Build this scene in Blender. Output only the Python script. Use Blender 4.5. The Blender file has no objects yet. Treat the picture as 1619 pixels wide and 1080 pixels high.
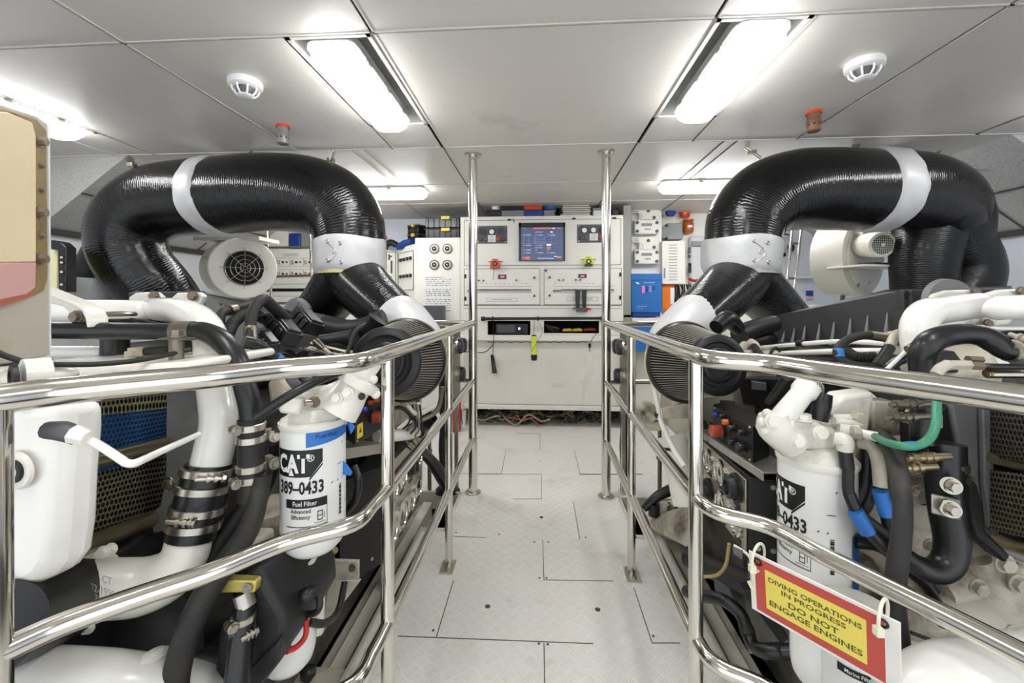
import bpy, math, random
from mathutils import Vector, Matrix, noise as mnoise
from math import sin, cos, pi, radians, atan, atan2, sqrt
V = Vector
rnd = random.Random(7)
sc = bpy.context.scene
col = sc.collection
# ---------------------------------------------------------------- camera, world, exposure
F = 658.0; CZ = 1.125; TH = atan(42.5/658.0); HY = 475.0
cd = bpy.data.cameras.new('camera'); cam = bpy.data.objects.new('camera', cd); col.objects.link(cam)
cam.location = (0, 0, CZ); cam.rotation_euler = (pi/2, 0, TH)
cd.sensor_fit = 'HORIZONTAL'; cd.sensor_width = 36.0; cd.lens = 36.0*F/1619.0; cd.shift_y = -65.0/1619.0
cd.clip_start = 0.02; sc.camera = cam
w = bpy.data.worlds.new('world'); sc.world = w; w.use_nodes = True
w.node_tree.nodes['Background'].inputs[0].default_value = (0.93, 0.96, 1.0, 1)
w.node_tree.nodes['Background'].inputs[1].default_value = 1.35
sc.view_settings.view_transform = 'Standard'; sc.view_settings.look = 'None'
sc.view_settings.gamma = 1; sc.view_settings.use_curve_mapping = False
sc.view_settings.exposure = 0.36
LAMP = 17.0      # emission of the fluorescent diffusers
# ---------------------------------------------------------------- place helpers
def Q(px, py, d):
    xc = (px-809.5)/F*d
    return V((xc*cos(TH)-d*sin(TH), xc*sin(TH)+d*cos(TH), CZ-(py-HY)/F*d))
def QZ(px, py, z): return Q(px, py, (CZ-z)*F/(py-HY))
def QY(px, py, Y): return Q(px, py, Y/((px-809.5)/F*sin(TH)+cos(TH)))
def QX(px, py, X): return Q(px, py, X/((px-809.5)/F*cos(TH)-sin(TH)))
def R(px, d): return px/F*d          # pixel radius -> metres at depth d
# ---------------------------------------------------------------- materials
MATS = {}
def srgb(c):
    if isinstance(c, str):
        c = [int(c[i:i+2], 16)/255 for i in (0, 2, 4)]
    return tuple((x/12.92 if x <= .04045 else ((x+.055)/1.055)**2.4) for x in c[:3])+(1,)
def mat(name, c, rough=.5, metal=0, var=.08, vs=6, bump=0, bs=60, dirt=None, ds=5, dlo=.55, dhi=.75, coat=0, emit=0, spec=.5, wave=None, bands=None, alpha=1, trans=0, streak=None):
    m = bpy.data.materials.new(name); m.use_nodes = True; MATS[name] = m
    nt = m.node_tree; N = nt.nodes; L = nt.links; b = N['Principled BSDF']
    c = srgb(c)
    b.inputs['Roughness'].default_value = rough; b.inputs['Metallic'].default_value = metal
    b.inputs['Specular IOR Level'].default_value = spec
    b.inputs['Coat Weight'].default_value = coat; b.inputs['Coat Roughness'].default_value = .12
    b.inputs['Alpha'].default_value = alpha; b.inputs['Transmission Weight'].default_value = trans
    tc = N.new('ShaderNodeTexCoord')
    no = N.new('ShaderNodeTexNoise'); no.inputs['Scale'].default_value = vs; no.inputs['Detail'].default_value = 5
    L.new(tc.outputs['Object'], no.inputs['Vector'])
    mx = N.new('ShaderNodeMix'); mx.data_type = 'RGBA'
    mx.inputs[6].default_value = tuple(x*(1-var*1.6) for x in c[:3])+(1,); mx.inputs[7].default_value = tuple(min(1, x*(1+var)) for x in c[:3])+(1,)
    L.new(no.outputs['Fac'], mx.inputs[0]); out = mx.outputs[2]
    if dirt:
        n2 = N.new('ShaderNodeTexNoise'); n2.inputs['Scale'].default_value = ds; n2.inputs['Detail'].default_value = 8; n2.inputs['Roughness'].default_value = .65
        if streak:
            mp = N.new('ShaderNodeMapping'); mp.inputs['Scale'].default_value = streak
            L.new(tc.outputs['Object'], mp.inputs[0]); L.new(mp.outputs[0], n2.inputs['Vector'])
        else: L.new(tc.outputs['Object'], n2.inputs['Vector'])
        mr = N.new('ShaderNodeMapRange'); mr.inputs[1].default_value = dlo; mr.inputs[2].default_value = dhi
        L.new(n2.outputs['Fac'], mr.inputs[0])
        m2 = N.new('ShaderNodeMix'); m2.data_type = 'RGBA'; m2.inputs[7].default_value = srgb(dirt)
        L.new(out, m2.inputs[6]); L.new(mr.outputs[0], m2.inputs[0]); out = m2.outputs[2]
    L.new(out, b.inputs['Base Color'])
    if emit:
        L.new(out, b.inputs['Emission Color']); b.inputs['Emission Strength'].default_value = emit
    h = None
    if bump:
        n3 = N.new('ShaderNodeTexNoise'); n3.inputs['Scale'].default_value = bs; n3.inputs['Detail'].default_value = 4
        L.new(tc.outputs['Object'], n3.inputs['Vector'])
        bp = N.new('ShaderNodeBump'); bp.inputs['Strength'].default_value = bump; bp.inputs['Distance'].default_value = .002
        L.new(n3.outputs['Fac'], bp.inputs['Height']); h = bp.outputs[0]
    if wave:      # (scale per metre along the tube's length, strength, distance, distortion)
        uv = N.new('ShaderNodeUVMap'); wv = N.new('ShaderNodeTexWave'); wv.bands_direction = 'X'
        wv.inputs['Scale'].default_value = wave[0]; wv.inputs['Distortion'].default_value = wave[3]; wv.inputs['Detail'].default_value = 2; wv.inputs['Detail Scale'].default_value = 1.5
        L.new(uv.outputs[0], wv.inputs['Vector'])
        bp = N.new('ShaderNodeBump'); bp.inputs['Strength'].default_value = wave[1]; bp.inputs['Distance'].default_value = wave[2]
        L.new(wv.outputs['Fac'], bp.inputs['Height'])
        if h: L.new(h, bp.inputs['Normal'])
        h = bp.outputs[0]
    if h: L.new(h, b.inputs['Normal'])
    return m
class NX:       # tiny expression helper for math nodes
    def __init__(s, nt): s.nt = nt
    def __call__(s, op, *a, clamp=False):
        n = s.nt.nodes.new('ShaderNodeMath'); n.operation = op; n.use_clamp = clamp
        for i, x in enumerate(a):
            if isinstance(x, (int, float)): n.inputs[i].default_value = x
            else: s.nt.links.new(x, n.inputs[i])
        return n.outputs[0]
# ---------------------------------------------------------------- mesh builder
def basis(ax):
    ax = V(ax).normalized(); t = V((0, 0, 1)) if abs(ax.z) < .9 else V((1, 0, 0))
    u = t.cross(ax).normalized(); return u, ax.cross(u).normalized(), ax
def rot(rx=0, ry=0, rz=0):
    return (Matrix.Rotation(rz, 3, 'Z') @ Matrix.Rotation(ry, 3, 'Y') @ Matrix.Rotation(rx, 3, 'X'))
def catmull(P, k=5):
    if len(P) < 3: return [V(p) for p in P], [i for i in range(len(P))]
    out = []; ts = []
    n = len(P)
    for i in range(n-1):
        p0 = P[i-1] if i else P[0]*2-P[1]; p1 = P[i]; p2 = P[i+1]; p3 = P[i+2] if i+2 < n else P[-1]*2-P[-2]
        for j in range(k):
            t = j/k
            out.append(.5*((2*p1)+(p2-p0)*t+(2*p0-5*p1+4*p2-p3)*t*t+(3*p1-p0-3*p2+p3)*t**3)); ts.append(i+t)
    out.append(V(P[-1])); ts.append(n-1)
    return out, ts
class MB:
    def __init__(s): s.v = []; s.f = []; s.m = []; s.uv = {}; s.cm = 0
    def face(s, idx, uvs=None):
        s.f.append(tuple(idx)); s.m.append(s.cm)
        if uvs: s.uv[len(s.f)-1] = uvs
    def box(s, c, size, r=None):
        c = V(c); b = len(s.v); x, y, z = [q/2 for q in size]
        for dx in (-x, x):
            for dy in (-y, y):
                for dz in (-z, z):
                    p = V((dx, dy, dz)); s.v.append(c+(r @ p if r else p))
        for q in ((0, 1, 3, 2), (4, 6, 7, 5), (0, 4, 5, 1), (2, 3, 7, 6), (0, 2, 6, 4), (1, 5, 7, 3)): s.face([b+i for i in q])
        return s
    def bb(s, a, b):       # axis aligned box from corner to corner
        a = V(a); b = V(b); return s.box((a+b)/2, [abs(b[i]-a[i]) for i in range(3)])
    def hexa(s, P):        # 4 bottom + 4 top points
        b = len(s.v); s.v += [V(p) for p in P]
        for q in ((3, 2, 1, 0), (4, 5, 6, 7), (0, 1, 5, 4), (1, 2, 6, 5), (2, 3, 7, 6), (3, 0, 4, 7)): s.face([b+i for i in q])
        return s
    def prism(s, poly, ext):
        b = len(s.v); n = len(poly); e = V(ext); s.v += [V(p) for p in poly]+[V(p)+e for p in poly]
        s.face([b+i for i in range(n)][::-1]); s.face([b+n+i for i in range(n)])
        for i in range(n): s.face((b+i, b+(i+1) % n, b+n+(i+1) % n, b+n+i))
        return s
    def rings(s, rings, caps=True, close=False, L=None):
        b = len(s.v); n = len(rings[0])
        for r in rings: s.v += r
        m = len(rings); L = L or list(range(m))
        for i in range(m-1 + (1 if close else 0)):
            i2 = (i+1) % m
            for j in range(n):
                j2 = (j+1) % n
                u0 = L[i]; u1 = L[i2] if i2 else L[i]+.01
                s.face((b+i*n+j, b+i*n+j2, b+i2*n+j2, b+i2*n+j), [(u0, j/n), (u0, (j+1)/n), (u1, (j+1)/n), (u1, j/n)])
        if caps and not close:
            s.face([b+j for j in range(n)][::-1]); s.face([b+(m-1)*n+j for j in range(n)])
        return s
    def tube(s, P, r, n=16, k=5, caps=True, sq=None):
        P = [V(p) for p in P]
        rr = r if isinstance(r, (list, tuple)) else [r]*len(P)
        pts, ts = catmull(P, k)
        T = []
        for i in range(len(pts)):
            a = pts[max(0, i-1)]; c = pts[min(len(pts)-1, i+1)]; T.append((c-a).normalized())
        u, v, _ = basis(T[0]); rg = []; Ls = []; acc = 0
        for i, p in enumerate(pts):
            if i:
                q = T[i-1].rotation_difference(T[i]); u = q @ u; acc += (p-pts[i-1]).length
            u = (u-T[i]*u.dot(T[i])).normalized(); v = T[i].cross(u)
            t = ts[i]; a = int(t); fr = t-a; ra = rr[a]+(rr[min(a+1, len(rr)-1)]-rr[a])*fr
            rg.append([p+(u*cos(2*pi*j/n)+v*sin(2*pi*j/n))*ra for j in range(n)]); Ls.append(acc)
        return s.rings(rg, caps, L=Ls)
    def cyl(s, a, b, r, r2=None, n=20):
        a = V(a); b = V(b); u, v, x = basis(b-a); r2 = r if r2 is None else r2
        return s.rings([[p+(u*cos(2*pi*j/n)+v*sin(2*pi*j/n))*q for j in range(n)] for p, q in ((a, r), (b, r2))], L=[0, (b-a).length])
    def lathe(s, o, ax, prof, n=28, caps=True):      # prof: (along, radius)
        o = V(o); u, v, x = basis(ax)
        return s.rings([[o+x*t+(u*cos(2*pi*j/n)+v*sin(2*pi*j/n))*q for j in range(n)] for t, q in prof], caps, L=[t for t, q in prof])
    def torus(s, c, ax, R_, r, n=28, m=8):
        c = V(c); u, v, x = basis(ax); rg = []
        for i in range(n):
            a = 2*pi*i/n; d = u*cos(a)+v*sin(a)
            rg.append([c+d*(R_+r*cos(2*pi*j/m))+x*(r*sin(2*pi*j/m)) for j in range(m)])
        return s.rings(rg, close=True)
    def ball(s, c, r, sx=1, sy=1, sz=1, rt=None, n=16, m=10):
        c = V(c); rg = []
        for i in range(m+1):
            a = pi*i/m; a = min(max(a, .02), pi-.02)
            ring = []
            for j in range(n):
                p = V((sin(a)*cos(2*pi*j/n)*sx, sin(a)*sin(2*pi*j/n)*sy, -cos(a)*sz))*r
                ring.append(c+(rt @ p if rt else p))
            rg.append(ring)
        return s.rings(rg)
    def bolt(s, p, d, r=.01, h=None):
        h = h or r*.8; p = V(p); d = V(d).normalized()
        s.cyl(p, p+d*h*.25, r*1.35, n=14); s.cyl(p+d*h*.25, p+d*h*1.2, r, n=6); return s
    def plate(s, o, ux, uy, w, h, t, ch=0):        # plate centred at o, in plane ux,uy, thickness t towards normal; ch = chamfered corners
        o = V(o); ux = V(ux).normalized(); uy = V(uy).normalized(); nn = ux.cross(uy); w /= 2; h /= 2
        if ch: pts = [(-w+ch, -h), (w-ch, -h), (w, -h+ch), (w, h-ch), (w-ch, h), (-w+ch, h), (-w, h-ch), (-w, -h+ch)]
        else: pts = [(-w, -h), (w, -h), (w, h), (-w, h)]
        return s.prism([o+ux*a+uy*b for a, b in pts], nn*t)
    def build(s, name, mats, parent=None, bevel=0, sharp=38, seg=2, smooth=True):
        me = bpy.data.meshes.new(name)
        if parent is not None:
            pm = parent.matrix_world_t if False else WM[parent.name]
            inv = pm.inverted(); vs = [inv @ v for v in s.v]
        else: vs = s.v
        me.from_pydata([tuple(v) for v in vs], [], s.f)
        ms = mats if isinstance(mats, (list, tuple)) else [mats]
        for q in ms: me.materials.append(MATS[q] if isinstance(q, str) else q)
        me.polygons.foreach_set('material_index', s.m)
        uvl = me.uv_layers.new(name='UVMap')
        for fi, uvs in s.uv.items():
            p = me.polygons[fi]
            for k, li in enumerate(p.loop_indices): uvl.data[li].uv = uvs[k]
        if smooth:
            me.polygons.foreach_set('use_smooth', [True]*len(me.polygons))
            me.set_sharp_from_angle(angle=radians(sharp))
        me.validate(); me.update()
        o = bpy.data.objects.new(name, me); col.objects.link(o)
        WM[o.name] = WM[parent.name] if parent is not None else Matrix.Identity(4)
        if parent is not None: o.parent = parent
        if bevel:
            bv = o.modifiers.new('bevel', 'BEVEL'); bv.width = bevel; bv.segments = seg; bv.limit_method = 'ANGLE'; bv.angle_limit = radians(40); bv.harden_normals = False
        return o
WM = {}
def thing(name, label, cat, loc=(0, 0, 0), group=None):
    o = bpy.data.objects.new(name, None); col.objects.link(o); o.location = loc; o.empty_display_size = .05
    o['label'] = label; o['category'] = cat
    if group: o['group'] = group
    WM[o.name] = Matrix.Translation(V(loc)); return o
def tag(o, label, cat, group=None, kind=None):
    o['label'] = label; o['category'] = cat
    if group: o['group'] = group
    if kind: o['kind'] = kind
    return o
def struct(o, label=None):
    o['kind'] = 'structure'
    if label: o['label'] = label
    return o
def child_copy(t, loc, label, group=None, rz=None):
    r = t.copy(); col.objects.link(r); r.location = loc; r['label'] = label
    if rz is not None: r.rotation_euler = (0, 0, rz)
    if group: r['group'] = group
    for ch in list(t.children):
        c = ch.copy(); col.objects.link(c); c.parent = r
        for g in list(ch.children):
            d = g.copy(); col.objects.link(d); d.parent = c
    WM[r.name] = Matrix.Translation(V(loc)); return r
def text(body, name, o, ux, uy, size, m, parent=None, align='CENTER', depth=.0006, bend=None, sx=1.0, bold=0, maxw=None):
    """raised lettering: baseline direction ux, up uy; bend=(centre, axis radius) wraps it round an upright cylinder"""
    cu = bpy.data.curves.new('t', 'FONT'); cu.body = body; cu.size = 1; cu.align_x = align; cu.align_y = 'CENTER'; cu.offset = bold; cu.resolution_u = 2
    to = bpy.data.objects.new('t', cu); col.objects.link(to)
    me = bpy.data.meshes.new_from_object(to); bpy.data.objects.remove(to); bpy.data.curves.remove(cu)
    o = V(o); ux = V(ux).normalized(); uy = V(uy).normalized(); nn = ux.cross(uy)
    if maxw:
        wd = max(v.co.x for v in me.vertices)-min(v.co.x for v in me.vertices)
        if wd*size*sx > maxw: sx = maxw/(wd*size)
    b = MB()
    for v in me.vertices:
        x = v.co.x*size*sx; y = v.co.y*size
        if bend:
            c, r = bend; a0 = atan2(o.y-c.y, o.x-c.x); a = a0+x/r
            b.v.append(V((c.x+(r+depth)*cos(a), c.y+(r+depth)*sin(a), o.z+y)))
        else: b.v.append(o+ux*x+uy*y+nn*depth)
    for p in me.polygons: b.face(tuple(p.vertices))
    bpy.data.meshes.remove(me)
    return b.build(name, m, parent, smooth=False)
# ---------------------------------------------------------------- material list
mat('ceiling_panel', 'dcd8d1', .42, var=.10, vs=1.6, bump=.12, bs=900, dirt='96928a', ds=2.2, dlo=.62, dhi=.95)
mat('ceiling_groove', '15151a', .6)
mat('ceiling_bead', 'd4d2cc', .35)
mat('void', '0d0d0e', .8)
mat('wall_white', 'd6d8dc', .4, var=.05)
mat('wall_blue', 'd4d8e2', .4, var=.05)
mat('hull_lining', 'bcbcba', .6, var=.2, vs=3, bump=.3, bs=500, dirt='8f8f8c', ds=90, dlo=.5, dhi=.7)
mat('cab_white', 'eeece4', .38, var=.04, dirt='c9c4b4', ds=2.5, dlo=.6, dhi=.85)
mat('cab_lower', 'e2ded4', .42, var=.04, dirt='a89f92', ds=2.2, dlo=.62, dhi=.95, streak=(2, 2, .5))
mat('seam', '3a3833', .7)
mat('grey_col', '96968f', .5)
mat('chrome', 'dedbd3', .13, 1, var=.05, vs=30, spec=.5)
mat('steel', 'bdb8ac', .28, 1, var=.12, vs=25)
mat('steel_dull', '8f897c', .42, 1, var=.25, vs=30)
mat('brass', 'a9925f', .38, 1, var=.2)
mat('brass_bright', 'cdbd6a', .35, .6, var=.12, vs=30)
mat('tube_metal', 'b9ac8c', .3, .9, var=.2, vs=14)
mat('duct_black', '08080a', .2, var=.3, coat=.2, wave=(26, .34, .003, 4), bump=.25, bs=9, spec=.45)
mat('duct_matt', '0c0d0f', .34, var=.3, coat=.1, wave=(28, .34, .003, 4.5), bump=.3, bs=9, spec=.4)
mat('silver_cloth', 'cbcbcc', .45, .1, var=.08, bump=1.0, bs=22)
mat('silver_wrap', 'a9adae', .5, .15, var=.12, bump=1.0, bs=20)
mat('engine_white', 'e9e6dc', .3, var=.06, vs=9, coat=.25, dirt='a89c84', ds=7, dlo=.62, dhi=.8, bump=.06, bs=80)
mat('engine_pipe', 'f0eee8', .24, var=.03, coat=.4, dirt='c6bda8', ds=6, dlo=.66, dhi=.85)
mat('engine_dirty', 'c4bdac', .42, var=.2, vs=7, bump=.35, bs=160, dirt='4e3c26', ds=6, dlo=.50, dhi=.70)
mat('engine_dark', '1e1e1f', .5, var=.3, vs=9, bump=.15, bs=60)
mat('engine_block', '5f5b53', .6, var=.4, vs=6, bump=.25, bs=40, dirt='24221f', ds=4, dlo=.45, dhi=.6)
mat('cover_grey', '3e3e40', .55, var=.15, bump=.5, bs=300)
mat('cover_light', '7c7c7c', .55, var=.15, bump=.4, bs=300)
mat('rubber', '101113', .38, var=.25, vs=12, coat=.15)
mat('rubber_matt', '211f1e', .6, var=.25, vs=12, bump=.12, bs=120, dirt='4a453c', ds=6, dlo=.55, dhi=.8)
mat('hose_ribbed', '191919', .5, var=.3, wave=(60, .8, .004, .4))
mat('plastic_black', '141416', .32, var=.2, vs=20, coat=.1)
mat('black_box', '131314', .42, var=.2, bump=.25, bs=300)
mat('filter_media', '3a3835', .75, var=.15)
mat('filter_wire', 'b9b5aa', .45, .3)
mat('filter_cap', '1d1e21', .42, var=.2)
mat('filter_can', 'e9e9e6', .3, var=.03, coat=.3)
mat('label_black', '101012', .45)
mat('label_white', 'efefec', .45)
mat('cream', 'e4dfa8', .5)
mat('tape_blue', '2f74c4', .55, var=.12, vs=30, bump=.3, bs=60)
mat('tape_dark_blue', '20508c', .6, var=.12)
mat('mesh_blue', '2c5d94', .45, var=.15)
mat('mesh_dark', '2a2825', .5, .3, var=.3)
mat('mesh_steel', '8d8878', .4, .7, var=.3, vs=20)
mat('red', 'b9281f', .4); mat('orange_red', 'd2431f', .35, coat=.3); mat('orange', 'ee7a1e', .45)
mat('amber', 'b65a1c', .25, coat=.4); mat('yellow', 'ecd03a', .4); mat('tool_yellow', 'd8e04a', .45); mat('blue_box', '2f73bd', .38, var=.04)
mat('blue_dark', '1d3f8c', .45); mat('blue_knob', '2d3fb0', .35); mat('knob_red', 'a8452f', .35, coat=.2); mat('knob_orange', 'd8661f', .35, coat=.2)
mat('green_hose', '3f8a6a', .45, var=.08); mat('wire_cream', '8f866e', .55, var=.3, vs=30); mat('wire_black', '1a1917', .5); mat('wire_tan', 'a8935e', .5)
mat('sign_red', 'b8483f', .45, var=.05); mat('sign_yellow', 'e2d05c', .45, var=.03); mat('sign_ink', '57521c', .55); mat('sign_white', 'e2e0da', .45)
mat('cable_tie', 'e3dfc8', .4); mat('grey_plastic', '8d8f8f', .45); mat('grey_dark', '55565a', .5); mat('clear_plastic', 'b7bcc0', .15, var=.05, alpha=.55)
mat('paper', 'dcd6c8', .8, var=.1); mat('doc_paper', 'ecebe8', .7, var=.02); mat('ink_grey', '8c8c92', .8); mat('ink_red', 'b85b50', .8)
mat('screen_glass', '46506c', .25, emit=.6, var=.05); mat('screen_line', '9aa6c0', .4, emit=.9); mat('screen_white', 'e6ecf5', .4, emit=1.2); mat('screen_red', 'c95a52', .4, emit=.8); mat('screen_violet', '7f83b4', .4, emit=.6)
mat('screen_frame', '0b0c0f', .3, coat=.3); mat('led_blue', 'a8c0ff', .3, emit=4); mat('led_red', 'ff4a6a', .4, emit=1.5); mat('display_dark', '3a3550', .3)
mat('diffuser', 'ffffff', .4, emit=LAMP, var=0)
mat('lamp_body', 'a9a9a6', .45); mat('detector', 'f2f2f0', .35); mat('detector_slot', '5c5e60', .5)
mat('nozzle_grey', '9b9a98', .4, .4); mat('nozzle_brown', '85614c', .45, .2); mat('glass', 'dfe8ea', .06, var=.02, alpha=.28)
mat('gauge_plate', 'b2ada2', .3, .75, var=.15); mat('gauge_face', '2a2c30', .35); mat('fire_red', 'b5231f', .35, coat=.3)
mat('tank_front', 'b9b2a4', .5, var=.12, vs=8, dirt='96866a', ds=5, dlo=.55, dhi=.8); mat('tank_edge', 'e2e4e6', .35)
mat('fluid_yellow', 'e4d2ac', .3, var=.08, vs=4, dirt='c9a45a', ds=3, dlo=.55, dhi=.8, coat=.3); mat('fluid_pink', 'd3a39e', .3, var=.1, vs=4, coat=.3); mat('fluid_red', 'b0604a', .4, var=.15, vs=9)
mat('tank_gasket', '8f7a4d', .5, var=.25, vs=10, dirt='5a4425', ds=14, dlo=.5, dhi=.65); mat('rust_bolt', '8a7c6c', .5, .3, var=.3, vs=40)
mat('bilge', '3a3833', .6, var=.3, dirt='17150f', ds=4, dlo=.45, dhi=.6); mat('bilge_paint', 'b8b2a4', .45, var=.15, dirt='5a5142', ds=5, dlo=.55, dhi=.7)
mat('coam', 'cfcabd', .4, var=.1); mat('aluminium', 'b9b6ae', .3, .8, var=.1, vs=20); mat('fan_white', 'e2dfd2', .35, var=.04)
def floor_mat():
    m = mat('tread_plate', 'e8e5df', .26, spec=.7, var=.05, vs=2, dirt='b3aea6', ds=3, dlo=.55, dhi=.95)
    nt = m.node_tree; N = nt.nodes; L = nt.links; b = N['Principled BSDF']; x_ = NX(nt)
    tc = N.new('ShaderNodeTexCoord'); mp = N.new('ShaderNodeMapping'); mp.inputs['Rotation'].default_value = (0, 0, pi/4); mp.inputs['Scale'].default_value = (24, 24, 24)
    L.new(tc.outputs['Object'], mp.inputs[0]); sp = N.new('ShaderNodeSeparateXYZ'); L.new(mp.outputs[0], sp.inputs[0])
    X, Y = sp.outputs[0], sp.outputs[1]
    par = x_('FLOORED_MODULO', x_('ADD', x_('FLOOR', X), x_('FLOOR', Y)), 2.0)
    fx = x_('SUBTRACT', x_('FRACT', X), .5); fy = x_('SUBTRACT', x_('FRACT', Y), .5)
    u = x_('ADD', x_('MULTIPLY', fx, par), x_('MULTIPLY', fy, x_('SUBTRACT', 1.0, par)))
    v = x_('ADD', x_('MULTIPLY', fy, par), x_('MULTIPLY', fx, x_('SUBTRACT', 1.0, par)))
    v2 = x_('MULTIPLY', v, v); uu = x_('ADD', u, x_('MULTIPLY', v2, .35))
    bars = x_('COSINE', x_('MULTIPLY', uu, 2*pi*5))
    env = x_('SUBTRACT', 1.0, x_('MULTIPLY', v2, 6.2), clamp=True)
    eu = x_('LESS_THAN', x_('ABSOLUTE', uu), .46)
    hgt = x_('MULTIPLY', x_('MULTIPLY', x_('MULTIPLY_ADD', bars, 1.2, -.2, clamp=True), env), eu)
    bp = N.new('ShaderNodeBump'); bp.inputs['Strength'].default_value = .8; bp.inputs['Distance'].default_value = .0018
    L.new(hgt, bp.inputs['Height']); L.new(bp.outputs[0], b.inputs['Normal'])
floor_mat()
mat('floor_seam', '4a4641', .7)
# ---------------------------------------------------------------- room shell
CH = 1.98
def ceiling():
    b = MB()
    b.cm = 1; b.bb((-3.1, -1.2, CH+.10), (3.1, 4.4, CH+.12))
    g = .010
    xs = [-3.0, -2.24, -1.38, -.533, .533, 1.36, 2.24, 3.0]
    ys = [-1.2, -.1, 1.30, 2.30]
    holes = [(-.822, -.54), (.54, .822), (-2.50, -2.25), (2.25, 2.50)]
    def panel(x0, x1, y0, y1):
        b.cm = 0; b.bb((x0+g/2, y0+g/2, CH), (x1-g/2, y1-g/2, CH+.005)); b.cm = 1; b.bb((x0, y0, CH+.006), (x1, y1, CH+.008))
        b.cm = 2      # light bead along the seams
        b.bb((x0+g/2, y1-g/2-.006, CH-.003), (x1-g/2, y1-g/2, CH+.001)); b.bb((x0+g/2, y0+g/2, CH-.003), (x0+g/2+.006, y1-g/2, CH+.001))
    for i in range(len(xs)-1):
        for j in range(len(ys)-1):
            x0, x1, y0, y1 = xs[i], xs[i+1], ys[j], ys[j+1]
            hs = [h for h in holes if h[0] >= x0-.01 and h[1] <= x1+.01]
            if hs and j in (0, 2):
                h = hs[0]; yb = 1.985 if j == 2 else .60
                if h[0]-x0 > .03: panel(x0, h[0], y0, y1)
                if x1-h[1] > .03: panel(h[1], x1, y0, y1)
                panel(h[0], h[1], yb, y1)
                if j == 0 : panel(h[0], h[1], y0, -.08)if False else None
            else: panel(x0, x1, y0, y1)
    for x0, x1 in ((-2.5, -1.06), (-1.06, -.99), (-.99, -.533), (-.533, .533), (.533, .99), (.99, 1.06), (1.06, 2.5)): panel(x0, x1, 2.30, 3.03)
    for x0, x1 in ((-2.5, -1.17), (-1.17, -.533), (-.533, .533), (.533, 1.17), (1.17, 2.5)):
        panel(x0, x1, 3.03, 3.62); panel(x0, x1, 3.62, 4.4)
    # recess boxes above the lamp openings
    for x0, x1 in holes:
        for ya, yb in ((1.30, 1.985), (-.1, .60)):
            b.cm = 3
            for q in (((x0-.01, ya, CH), (x0, yb, CH+.1)), ((x1, ya, CH), (x1+.01, yb, CH+.1)), ((x0, ya-.004, CH), (x1, ya+.006, CH+.1)), ((x0, yb-.006, CH), (x1, yb+.004, CH+.1)), ((x0, ya, CH+.088), (x1, yb, CH+.098))): b.bb(*q)
            b.cm = 2
            for q in (((x0, ya, CH-.004), (x0+.014, yb, CH+.004)), ((x1-.014, ya, CH-.004), (x1, yb, CH+.004)), ((x0, ya, CH-.004), (x1, ya+.012, CH+.004)), ((x0, yb-.012, CH-.004), (x1, yb, CH+.004))): b.bb(*q)
    return struct(b.build('ceiling', ['ceiling_panel', 'ceiling_groove', 'ceiling_bead', 'lamp_body'], smooth=False))
ceiling()
# hull sides: vertical lower lining, sloped upper lining aft
for sgn, nm in ((-1, 'wall_left'), (1, 'wall_right')):
    b = MB()
    b.cm = 0; b.bb((sgn*3.0, -1.2, -.6), (sgn*3.05, 4.4, 1.55))
    b.cm = 1; b.bb((sgn*3.0, -1.2, 1.55), (sgn*3.05, 2.3, CH+.02))
    b.prism([(sgn*3.0, 2.3, 1.55), (sgn*3.06, 2.3, 1.55), (sgn*3.06, 2.3, CH+.02), (sgn*2.42, 2.3, CH+.02), (sgn*2.42, 2.3, CH)], (0, 2.1, 0))
    b.cm = 2
    b.bb((sgn*2.965, 2.3, 1.53), (sgn*3.0, 4.4, 1.565))
    def onslope(t): return V((sgn*(3.0-.58*t-.004), 0, 1.55+.43*t-.004))
    for y in (2.75, 3.45):
        a = onslope(0); c = onslope(1); b.cyl((a.x, y, a.z), (c.x, y, c.z), .004, n=6)
    a = onslope(.5); b.cyl((a.x, 2.3, a.z), (a.x, 4.3, a.z), .005, n=6)
    struct(b.build(nm, ['wall_blue' if sgn > 0 else 'wall_white', 'hull_lining', 'seam'], smooth=False))
b = MB(); b.bb((-3.05, 4.3, -.6), (3.05, 4.36, CH+.1)); struct(b.build('wall_back', 'wall_blue', smooth=False))
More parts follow.
